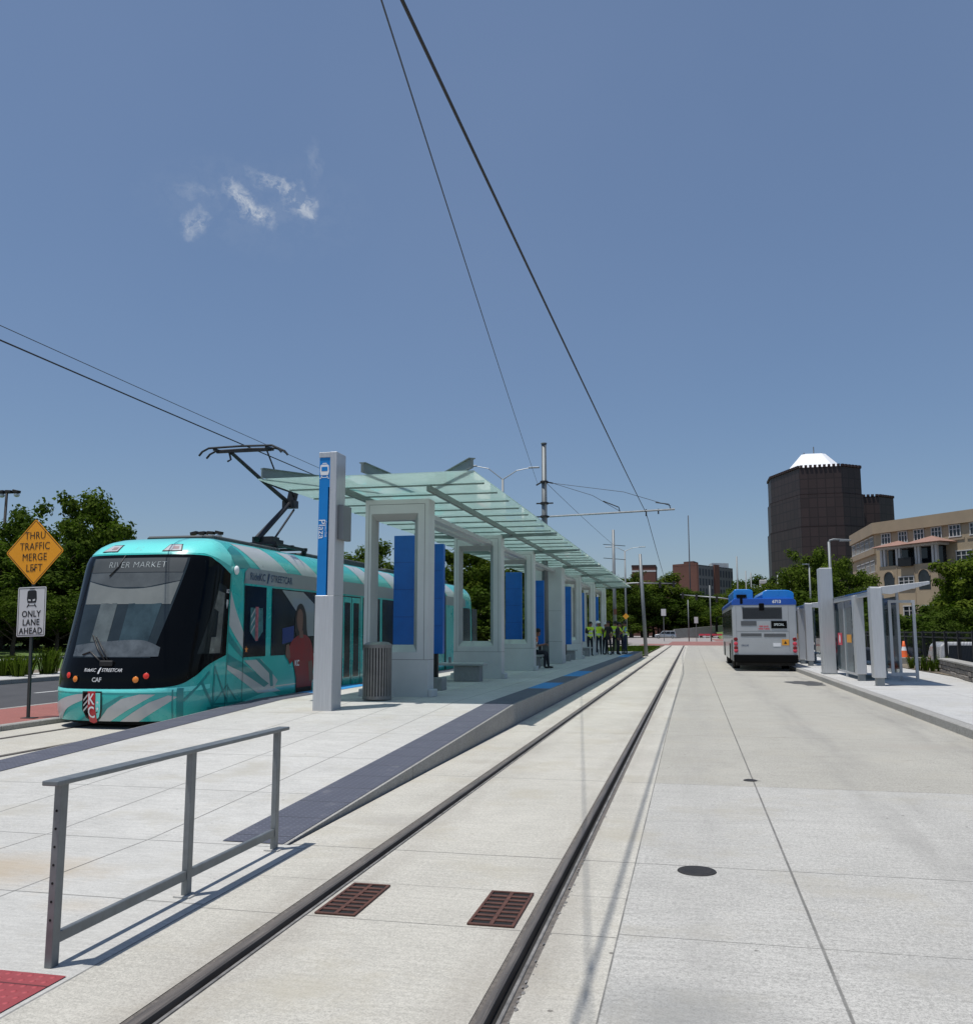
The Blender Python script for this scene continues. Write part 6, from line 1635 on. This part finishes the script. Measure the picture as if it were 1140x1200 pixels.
# projecting bay with loggia and arches
BU0, BU1, BO = 2.3, 11.6, 2.0
fbox(TA, d1, n1, BU0, BU1, -1, 10.2, 0, BO).build('bay_wall', M['stucco'], tan)
fbox(TA, d1, n1, BU0 + .3, BU1 - .3, 10.2, 12.5, 0, .6).build('loggia_back', M['bwin'], tan)
for u in (2.4, 2.95, 5.0, 5.45, 8.1, 8.55, 10.7, 11.2):
    fbox(TA, d1, n1, u, u + .32, 10.2, 12.45, BO - .45, BO - .1).build('loggia_column', M['trim'], tan)
fbox(TA, d1, n1, 5.9, 8.0, 10.0, 11.1, BO, BO + .5).build('balcony', M['darkmetal'], tan)
fbox(TA, d1, n1, BU0 - .2, BU1 + .2, 12.45, 12.75, .0, BO + .1).build('bay_cornice', M['trim'], tan)
def proof(u0, u1, z0, z1, o1):
    P3 = lambda u, o, z: ((TA + d1 * u + n1 * o).x, (TA + d1 * u + n1 * o).y, z)
    um = (u0 + u1) / 2
    MB().add([P3(u0, o1, z0), P3(u1, o1, z0), P3(u1, 0, z0), P3(u0, 0, z0), P3(um, o1 * .25, z1)], [(0, 1, 4), (1, 2, 4), (2, 3, 4), (3, 0, 4), (0, 3, 2, 1)]).build('hip_roof', M['tile'], tan)
proof(BU0 - .7, 7.4, 12.76, 13.6, BO + .8); proof(6.9, BU1 + 1.4, 12.77, 13.75, BO + 1.0)
def arch(u0, u1, z0, z1, o):
    um = (u0 + u1) / 2; r = (u1 - u0) / 2; pts_ = [(u0, z0), (u1, z0)] + [(um + r * math.cos(R(a)), z1 - r + r * math.sin(R(a))) for a in range(0, 181, 15)]
    mb = MB(); k = len(pts_)
    P3 = lambda u, z, oo: ((TA + d1 * u + n1 * oo).x, (TA + d1 * u + n1 * oo).y, z)
    mb.add([P3(u, z, o + .03) for u, z in pts_], [list(range(k))]); w_ = mb.build('arched_window', M['bwin'], tan)
    f = MB()
    for a in range(0, 180, 15):
        c0, c1 = (um + r * math.cos(R(a)), z1 - r + r * math.sin(R(a))), (um + r * math.cos(R(a + 15)), z1 - r + r * math.sin(R(a + 15)))
        f.beam(P3(*c0, o + .06), P3(*c1, o + .06), .14, .14)
    f.build('arch_trim', M['stucco2'], w_)
arch(3.0, 4.7, 6.9, 9.5, BO); arch(8.6, 10.4, 6.9, 9.5, BO)
window(TA, d1, n1, 5.5, 7.9, 7.2, 8.6, 3, BO)
for u in (5.2, 8.0): fbox(TA, d1, n1, u - .06, u + .06, -1, 10.2, BO, BO + .05).build('bay_seam', M['stucco2'], tan)
for u in (12.8, 16.5, 20.2, 24.0):
    for z in (10.0, 6.6, 3.2): window(TA, d1, n1, u, u + 2.2, z, z + 1.5, 3)
for u in (3.0, 6.0, 9.0): window(TA, d1, n1, u, u + 1.8, 3.2, 4.8, 2, BO)
mb = MB()
for u, h_ in ((3, .5), (5, .8), (9, .6), (15, .5), (16, .7)): fbox(TA, d1, n1, u, u + .9, 16.5, 16.5 + h_, -6, -5, mb)
mb.build('roof_unit', M['trim'], tan)
# far brick and office blocks
t = bo = thing('office_block', 'long office block with red brick end wall and grid of windows', 'building', (2, 335, 0))
A0, A1_, A2 = Vector((-5.9, 330)), Vector((3.0, 322)), Vector((15.5, 345))
uvbuild('wall', wallmesh([tuple(A0), tuple(A1_)], 0, 25.3, False), M['brickfar'], bo)
uvbuild('window_wall', wallmesh([tuple(A1_), tuple(A2)], 0, 24.6, False), M['officefar'], bo)
Am = A1_.lerp(A2, .42); Dn = (A2 - A1_).normalized(); Nn = Vector((Dn.y, -Dn.x))
blockm([Am, Am + Dn * 3.6, Am + Dn * 3.6 + Nn * .5, Am + Nn * .5], 0, 25.2).build('stair_tower', M['brickfar'], bo)
blockm([A0, A1_, A2, A2 + Vector((-12, 12))], 24.4, 24.55).build('roof', M['roofgear'], bo)
blockm([Vector((8, 340)), Vector((14, 343)), Vector((13, 350)), Vector((7, 348))], 24.6, 26.4).build('penthouse', M['panel'], bo)
blockm([Vector((-2, 331)), Vector((1.5, 328)), Vector((3, 335)), Vector((-1, 336))], 25.3, 26.3).build('penthouse', M['brickfar'], bo)
uvbuild('wall', wallmesh([tuple(A2), tuple(A2 + Vector((-12, 12)))], 0, 24.6, False), M['officefar'], bo)
t = thing('brick_building', 'small red brick building top showing over the dark trees', 'building', (-16, 332, 0))
MB().box(-20.4, -11.9, 331, 345, 0, 24.6).build('wall', M['brickfar'], t)
MB().box(-20.5, -11.8, 330.9, 345.1, 24.6, 25.4).build('parapet', M['tower_edge'], t)
MB().box(-20.45, -11.85, 330.95, 331, 22.9, 23.5).build('stone_band', M['panel'], t)
t = thing('brick_building', 'low brick roofline between the two larger brick buildings', 'building', (-8, 332, 0))
MB().box(-11.5, -6, 333, 345, 0, 19.5).build('wall', M['brickfar'], t); MB().box(-11.6, -5.9, 332.9, 345.1, 19.5, 20).build('parapet', M['tower_edge'], t)
# concrete barrier and traffic gear at the junction
t = thing('concrete_wall', 'low concrete barrier wall curving up beyond the junction', 'wall', (3, 228, 0))
mb = MB(); pw_ = [at(790, 748, 222), at(812, 745, 226), at(832, 742, 232), at(850, 738, 240)]
for i in range(3):
    a, b_ = pw_[i], pw_[i + 1]; mb.beam((a.x, a.y, 1.0 + i * .35), (b_.x, b_.y, 1.0 + (i + 1) * .35), .4, 2.2)
mb.build('wall', M['kerb'], t)
def px_pole(name, label, px, py0, py1, Y, r, group=None, cat='pole', m='pole', z0=0.0):
    a = at(px, py1, Y); return pole2(name, label, a.x, Y, z0, at(px, py0, Y).z, r, r * .8, cat=cat, group=group, m=m)
def mastarm(px, py, px2, py2, Y, label):
    a, b_ = at(px, py, Y), at(px2, py2, Y); t = thing('traffic_signal', label, 'traffic signal', (a.x, Y, 0), group='signal mast arms')
    MB().path([(a.x, Y, 0), (a.x, Y, a.z + .4)], [.18, .13], 8).build('mast', M['galv'], t, smooth=True)
    MB().path([(a.x, Y, a.z), a.lerp(b_, .5) + Vector((0, 0, .25)), (b_.x, Y, b_.z)], [.14, .11, .08], 8).build('mast_arm', M['galv'], t, smooth=True)
    for k in (.55, .8, .97):
        c = a.lerp(b_, k); h_ = MB().cbox((c.x, Y - .25, c.z - .1), (.36, .3, 1.05)).build('signal_head', M['sign_black'], t)
        for j in range(3): MB().lathe([(.0001, 0), (.11, 0), (.12, .02)], (c.x, Y - .42, c.z + .22 - j * .32), 10, axis='y').build('lens', M['iron'], h_)
    return t
mastarm(700, 686, 792, 684, 150, 'signal mast arm reaching right behind the far street lamp')
mastarm(893, 708, 797, 697, 165, 'signal mast arm reaching left from behind the bus')
GPo = 'thin poles around the junction'
px_pole('utility_pole', 'thin pole left of the office block corner', 807, 703, 740, 150, .09, GPo)
px_pole('utility_pole', 'taller thin pole in front of the office windows', 833, 686, 737, 150, .11, GPo)
px_pole('utility_pole', 'very tall antenna mast above the office block', 809, 604, 700, 320, .22, None, m='wire_thin')
px_pole('utility_pole', 'tall dark pole over the left hump of the bus roof', 866, 652, 735, 130, .13, GPo)
px_pole('utility_pole', 'pole between the humps of the bus roof, left one', 876, 669, 735, 140, .11, GPo)
px_pole('utility_pole', 'pole between the humps of the bus roof, right one', 882, 671, 735, 145, .11, GPo)
px_pole('utility_pole', 'short pole right of the bus roof hump', 928, 680, 735, 110, .10, GPo)
t = px_pole('street_lamp', 'white post with a lamp head above the bus roof gap', 893, 683, 735, 120, .16, None, 'street lamp', 'trim')
c = at(894, 682, 120); MB().cbox((c.x, 120, c.z), (.9, .4, .5)).build('lamp_head', M['trim'], t, bevel=.05)
def armlamp(px, py, px2, Y, label):
    a, b_ = at(px, py, Y), at(px2, py - 1, Y); t = pole2('street_lamp', label, a.x, Y, 0, a.z, .12, .08, cat='street lamp', group='single armed street lamps')
    MB().path([(a.x, Y, a.z - .1), (a.x + (b_.x - a.x) * .15, Y, a.z + .25), (b_.x, Y, b_.z + .2)], [.07, .06, .05], 6).build('arm', M['galv'], t, smooth=True)
    MB().cbox((b_.x, Y, b_.z + .15), (.7, .25, .12)).build('luminaire', M['galv'], t)
armlamp(911, 674, 925, 115, 'street lamp with a short arm above the right side of the bus')
armlamp(948, 664, 944, 100, 'thin street lamp in front of the bright green trees')
t = thing('road_sign', 'small white square sign on a post left of the silver SUV', 'road sign', (at(778, 742, 150).x, 150, 0))
x_ = at(778, 742, 150).x; MB().path([(x_, 150, 0), (x_, 150, 4.9)], .06, 6).build('post', M['pole'], t); MB().box(x_ - .38, x_ + .38, 149.9, 149.94, 4.1, 5.2).build('panel', M['sign_white'], t)
t = thing('road_sign', 'small pale sign panel near the pole in front of the far trees', 'road sign', (at(816, 742, 150).x, 150, 0))
x_ = at(816, 742, 150).x; MB().path([(x_, 150, 0), (x_, 150, 3.8)], .06, 6).build('post', M['pole'], t); MB().box(x_ - .3, x_ + .3, 149.9, 149.94, 2.9, 3.9).build('panel', M['panel'], t)
# barricades at the junction
for i, (px, Y) in enumerate(((822, 190), (829, 190), (836, 192), (843, 194))):
    p = at(px, 747, Y); t = thing('barricade', 'red and white barricade on the far crossing, ' + ['first', 'second', 'third', 'fourth'][i] + ' from the left', 'barricade', (p.x, Y, 0), group='barricades on the far crossing')
    MB().box(p.x - .55, p.x + .55, Y, Y + .05, .75, 1.1).build('board', M['sticker_red'], t)
    MB().box(p.x - .5, p.x - .42, Y - .3, Y + .3, 0, .75).build('leg', M['white'], t); MB().box(p.x + .42, p.x + .5, Y - .3, Y + .3, 0, .75).build('leg', M['white'], t)
# floodlight masts on the left
def flood(px, py, Y, label, r=.14):
    c = at(px, py, Y); t = thing('floodlight_mast', label, 'floodlight', (c.x, Y, 0), group='floodlight masts')
    MB().path([(c.x, Y, 0), (c.x, Y, c.z)], [r, r * .7], 8).build('mast', M['iron'], t, smooth=True)
    s_ = Y / 60
    MB().box(c.x - 1.1 * s_, c.x + 1.1 * s_, Y - .06, Y + .06, c.z - .1, c.z + .05).build('cross_arm', M['iron'], t)
    for k in (-1, -.35, .35, 1):
        h_ = MB().cbox((c.x + k * s_, Y - .15, c.z + .02), (.5 * s_, .4 * s_, .22 * s_), 0, 0, R(12) * k).build('lamp_head', M['iron'], t, bevel=.02)
        if k in (-.35, 1): MB().ball((c.x + k * s_, Y - .1, c.z - .25 * s_), .22 * s_, (1, 1, .8), 10, 6).build('reflector', M['white'], h_, smooth=True)
flood(8, 577, 60, 'floodlight mast with four lamp heads at the left edge'); flood(243, 625, 95, 'distant floodlight mast just above the streetcar roof')

# ================================================================== PEOPLE
def seg_dist(p, a, b_):
    ab = b_ - a; t_ = max(0, min(1, (p - a).dot(ab) / max(1e-9, ab.length_squared))); return (p - (a + ab * t_)).length
def person(label, loc, rz, J, cloth, group=None, scale=1.0, hat=None, vest=None, seated=False):
    """J: joints; local frame faces -Y, +X is the person's left"""
    t = thing('person', label, 'person', loc, group=group, rotz=rz); t.scale = (scale,) * 3
    V = []; E = []; Rd = []; name_i = {}
    def add(nm, p, r, par=None):
        name_i[nm] = len(V); V.append(Vector(p)); Rd.append(r if isinstance(r, tuple) else (r, r))
        if par: E.append((name_i[par], name_i[nm]))
    pel, chest, neck, head = Vector(J['pelvis']), Vector(J['chest']), Vector(J['neck']), Vector(J['head'])
    add('pelvis', pel, (.150, .115)); add('waist', pel.lerp(chest, .45), (.140, .105), 'pelvis'); add('chest', chest, (.165, .115), 'waist')
    add('neck0', chest.lerp(neck, .75), .075, 'chest'); add('neck', neck, .055, 'neck0')
    hd = (head - neck).normalized()
    add('head0', neck + hd * .07, .068, 'neck'); add('head1', neck + hd * .135, .088, 'head0'); add('head2', neck + hd * .20, .082, 'head1'); add('head3', neck + hd * .245, .04, 'head2')
    for s_ in ('l', 'r'):
        add('sh' + s_, J['sh' + s_], .068, 'chest'); add('el' + s_, J['el' + s_], .046, 'sh' + s_); add('wr' + s_, J['wr' + s_], .030, 'el' + s_)
        wr = Vector(J['wr' + s_]); d = (wr - Vector(J['el' + s_])).normalized(); d = Vector(J.get('hd' + s_, d)).normalized()
        add('pa' + s_, wr + d * .085, (.042, .022), 'wr' + s_)
        add('hp' + s_, J['hp' + s_], .095, 'pelvis'); add('kn' + s_, J['kn' + s_], .064, 'hp' + s_); add('an' + s_, J['an' + s_], .042, 'kn' + s_)
        an = Vector(J['an' + s_]); td = Vector(J.get('toe' + s_, (0, -1, 0)))
        add('he' + s_, an + Vector((0, 0, -.045)), .042, 'an' + s_); add('to' + s_, an + Vector((0, 0, -.055)) + td * .17, (.038, .030), 'he' + s_)
    me = bpy.data.meshes.new('b'); me.from_pydata([tuple(v) for v in V], E, [])
    o = bpy.data.objects.new('b', me); col.objects.link(o)
    sk = o.modifiers.new('s', 'SKIN'); sk.use_smooth_shade = True
    ss = o.modifiers.new('u', 'SUBSURF'); ss.levels = 1; ss.render_levels = 1
    for i, d in enumerate(me.skin_vertices[0].data): d.radius = Rd[i]; d.use_root = (i == 0)
    dg = bpy.context.evaluated_depsgraph_get(); nm = bpy.data.meshes.new_from_object(o.evaluated_get(dg)); bpy.data.objects.remove(o)
    P = {k: V[i] for k, i in name_i.items()}
    bones = [('pelvis', 'waist', 1), ('waist', 'chest', 1), ('chest', 'neck0', 1), ('neck', 'head0', 0), ('head0', 'head1', 0), ('head1', 'head3', 0)]
    for s_ in ('l', 'r'):
        bones += [('chest', 'sh' + s_, 1), ('sh' + s_, 'el' + s_, 1), ('el' + s_, 'wr' + s_, 0 if cloth.get('short') else 1), ('wr' + s_, 'pa' + s_, 0), ('pelvis', 'hp' + s_, 2), ('hp' + s_, 'kn' + s_, 2), ('kn' + s_, 'an' + s_, 2), ('an' + s_, 'he' + s_, 3), ('he' + s_, 'to' + s_, 3)]
    bm = bmesh.new(); bm.from_mesh(nm)
    vest_f = []
    for f in bm.faces:
        c = f.calc_center_median(); bi = min(bones, key=lambda b_: seg_dist(c, P[b_[0]], P[b_[1]])); f.material_index = bi[2]; f.smooth = True
        if bi[0] in ('pelvis', 'waist', 'chest') and bi[1] in ('waist', 'chest', 'neck0', 'shl', 'shr'): vest_f.append((f.index, c.z))
    # nose, ears and separate bent fingers as part of the same skin
    mb = MB(); face = Vector(J.get('face', (0, -1, 0))).normalized(); hc = P['head1']; lat = face.cross(hd).normalized()
    mb.ball(hc + face * .100 - hd * .005, .017, (1, 1, 1.5), 8, 6)
    for sg in (-1, 1): mb.ball(hc + lat * .092 * sg, .022, (.6, 1, 1.4), 8, 6)
    mb.ball(hc + face * .062 - hd * .062, .042, (1, 1, .8), 8, 6)
    for s_ in ('l', 'r'):
        pa, wr = P['pa' + s_], P['wr' + s_]; d = (pa - wr).normalized(); side = Vector(J.get('side' + s_, (0, -1, 0))); side = (side - d * side.dot(d)).normalized(); cur = d.cross(side).normalized() * (1 if s_ == 'l' else -1)
        for k in range(4):
            b0_ = pa + side * (.027 - .018 * k) + d * .005; ln = (.066, .074, .069, .054)[k]; bend = J.get('curl', .5)
            mb.path([b0_, b0_ + (d + cur * bend * .4) * ln * .45, b0_ + (d * .8 + cur * bend) * ln * .8, b0_ + (d * .55 + cur * bend * 1.3) * ln], [.0095, .009, .008, .006], 6)
        tb = wr + d * .03 + side * .028; mb.path([tb, tb + side * .025 + d * .03, tb + side * .03 + d * .06 + cur * .012], [.012, .010, .007], 6)
    k0 = len(bm.verts)
    vv = [bm.verts.new(v) for v in mb.v]
    for f in mb.f:
        try: nf_ = bm.faces.new([vv[i] for i in f]); nf_.material_index = 0; nf_.smooth = True
        except Exception: pass
    bm.normal_update(); bm.to_mesh(nm)
    for m_ in (M['skinP'], cloth['top'], cloth['legs'], M['shoe']): nm.materials.append(m_)
    nm.name = 'body'; body = bpy.data.objects.new('body', nm); col.objects.link(body); body.parent = t
    if vest:
        idx = set(i for i, _ in vest_f); v2 = MB(); bm.faces.ensure_lookup_table(); vm = {}
        for i in idx:
            f = bm.faces[i]; ids = []
            for v in f.verts:
                if v.index not in vm: vm[v.index] = len(v2.v); v2.v.append(v.co + v.normal * .022)
                ids.append(vm[v.index])
            v2.f.append(ids); c = f.calc_center_median(); h_ = (c - pel).dot((chest - pel).normalized())
            v2.mi.append(1 if (.10 < h_ < .145 or .30 < h_ < .335) else 0)
        v2.build('vest', [vest, M['reflect']], t, smooth=True, local=True, recalc=False)
    bm.free()
    eyes = MB()
    for sg in (-1, 1): eyes.ball(hc + face * .083 + lat * .033 * sg + hd * .022, .010, (1, 1, .7), 6, 5)
    eyes.build('eyes', M['sign_black'], t, smooth=True, local=True)
    hm = MB()
    hm.ball(hc - face * .018 + hd * .045, .108, (1, 1, .98), 14, 10)
    kk = [v for v in hm.v]
    hf = []; hmi = []
    for f in hm.f:
        c = sum((hm.v[i] for i in f), Vector()) / len(f) - hc
        if c.dot(hd) > -.02 + max(0, c.dot(face)) * .9: hf.append(f); hmi.append(0)
    hm.f = hf; hm.mi = hmi
    if not hat: hm.build('hair', M['hairP'], t, smooth=True, local=True, recalc=False)
    else:
        hb = MB(); pf_ = [(.135, .055), (.118, .06), (.118, .10), (.095, .15), (.05, .175), (.001, .182)]
        hb.lathe(pf_, (0, 0, 0), 16); q = hd.to_track_quat('Z', 'Y').to_matrix()
        for i in range(len(hb.v)): hb.v[i] = hc + q @ hb.v[i]
        hb.add([hc + hd * .058 + face * .10 + lat * .07, hc + hd * .058 + face * .10 - lat * .07, hc + hd * .05 + face * .19], [(0, 1, 2)])
        hb.build('hard_hat', hat, t, smooth=True, local=True, recalc=False)
    return t
def standing(lean=0, arm='down', turn=0, step=.0, rnd=random.Random(1)):
    j = dict(pelvis=(0, 0, .95), chest=(0, -.01 + lean * .1, 1.32), neck=(0, -.01 + lean * .16, 1.48), head=(turn * .02, -.03 + lean * .2, 1.66))
    j['face'] = (turn * .6, -1, -.15)
    for s_, sg in (('l', 1), ('r', -1)):
        j['sh' + s_] = (sg * .19, lean * .14, 1.41); j['hp' + s_] = (sg * .095, 0, .90)
        j['kn' + s_] = (sg * .105, -.03 + sg * step * .5, .50); j['an' + s_] = (sg * .12, .01 + sg * step, .085)
        if arm == 'down' or (arm == 'mix' and sg > 0): j['el' + s_] = (sg * .25, .03, 1.14); j['wr' + s_] = (sg * .24, -.06, .90)
        elif arm == 'cross': j['el' + s_] = (sg * .25, -.05, 1.15); j['wr' + s_] = (-sg * .02, -.20, 1.17 + sg * .02)
        elif arm == 'hip': j['el' + s_] = (sg * .38, .08, 1.18); j['wr' + s_] = (sg * .19, -.03, 1.02)
        else: j['el' + s_] = (sg * .24, -.06, 1.16); j['wr' + s_] = (sg * .14, -.26, 1.28)
    return j
DEF = dict(top=M['shirt_dark'], legs=M['trousers'])
GW = 'crew of workers standing at the far end of the platform'
crew = [
    (-5.15, 47.4, .5, 'mix', DEF, 'worker in a yellow vest half hidden behind the canopy frame', None, M['hivis'], 1.0),
    (-4.95, 50.0, .2, 'down', dict(top=M['shirt_navy'], legs=M['trousers']), 'worker in a yellow vest and white hard hat at the left of the crew', M['hat_white'], M['hivis'], 1.02),
    (-4.62, 50.3, 2.8, 'cross', dict(top=M['hivis'], legs=M['trousers']), 'worker in all yellow jacket and white hard hat, second from the left', M['hat_white'], None, .97),
    (-4.38, 49.6, -.6, 'mix', dict(top=M['shirt_dark'], legs=M['trousers'], short=1), 'person in a dark short sleeved shirt in the middle of the crew', None, None, 1.03),
    (-4.10, 50.8, 3.1, 'hip', dict(top=M['hivis'], legs=M['trousers'], short=1), 'worker in a broad yellow vest with back to us, centre of the crew', None, M['hivis'], 1.04),
    (-3.93, 50.0, 1.4, 'down', dict(top=M['shirt_dark'], legs=M['trousers']), 'person in black clothes right of the centre worker', None, None, 1.0),
    (-3.62, 51.6, -1.3, 'phone', dict(top=M['shirt_blue'], legs=M['shirt_navy'], short=1), 'person in a pale blue shirt and yellow vest at the right of the crew', None, M['hivis'], 1.03),
    (-3.95, 52.4, .4, 'cross', dict(top=M['shirt_navy'], legs=M['trousers']), 'person in navy standing behind the pale blue shirt', None, None, .99)]
for i, (x, y, rz, arm, cl, lb, hat, vest, sc_) in enumerate(crew):
    person(lb, (x, y, .352), rz, standing(lean=(-.3, .1, -.5, 0, .2, -.2, 0, .1)[i], arm=arm, turn=(1, -1, .5, 0, -.4, .8, -.6, .2)[i], step=(.02, .08, .05, .1, .03, .06, .04, .0)[i]), cl, GW, sc_, hat, vest)
# man sitting on the bench, looking at his phone; his own left-right frame faces -Y, turned to look along +X
js = dict(pelvis=(0, .02, .56), chest=(0, -.06, .93), neck=(0, -.12, 1.08), head=(0, -.19, 1.25), face=(0, -1, -.55))
for s_, sg in (('l', 1), ('r', -1)):
    js['sh' + s_] = (sg * .19, -.05, 1.02); js['hp' + s_] = (sg * .10, -.02, .54); js['kn' + s_] = (sg * .13, -.46, .53 + sg * .01); js['an' + s_] = (sg * .12, -.42 - .1 * (sg > 0), .085)
    js['el' + s_] = (sg * .22, -.14, .76); js['wr' + s_] = (sg * .09, -.38, .80); js['hd' + s_] = (-sg * .25, -1, .25); js['side' + s_] = (-sg, 0, .1)
js['curl'] = .9
man = person('seated man in a dark shirt with orange vest looking at a phone', (-5.32, 30.95, .352), R(90), js, dict(top=M['shirt_dark'], legs=M['trousers'], short=1), None, 1.0, None, M['vest_or'])
ph = MB().cbox((-5.32 + .50, 30.95, .352 + .86), (.015, .075, .15), 0, 0, R(35)).build('smartphone', M['sign_black'], None, bevel=.004)
tag(ph, 'black smartphone in the hands of the seated man', 'phone')
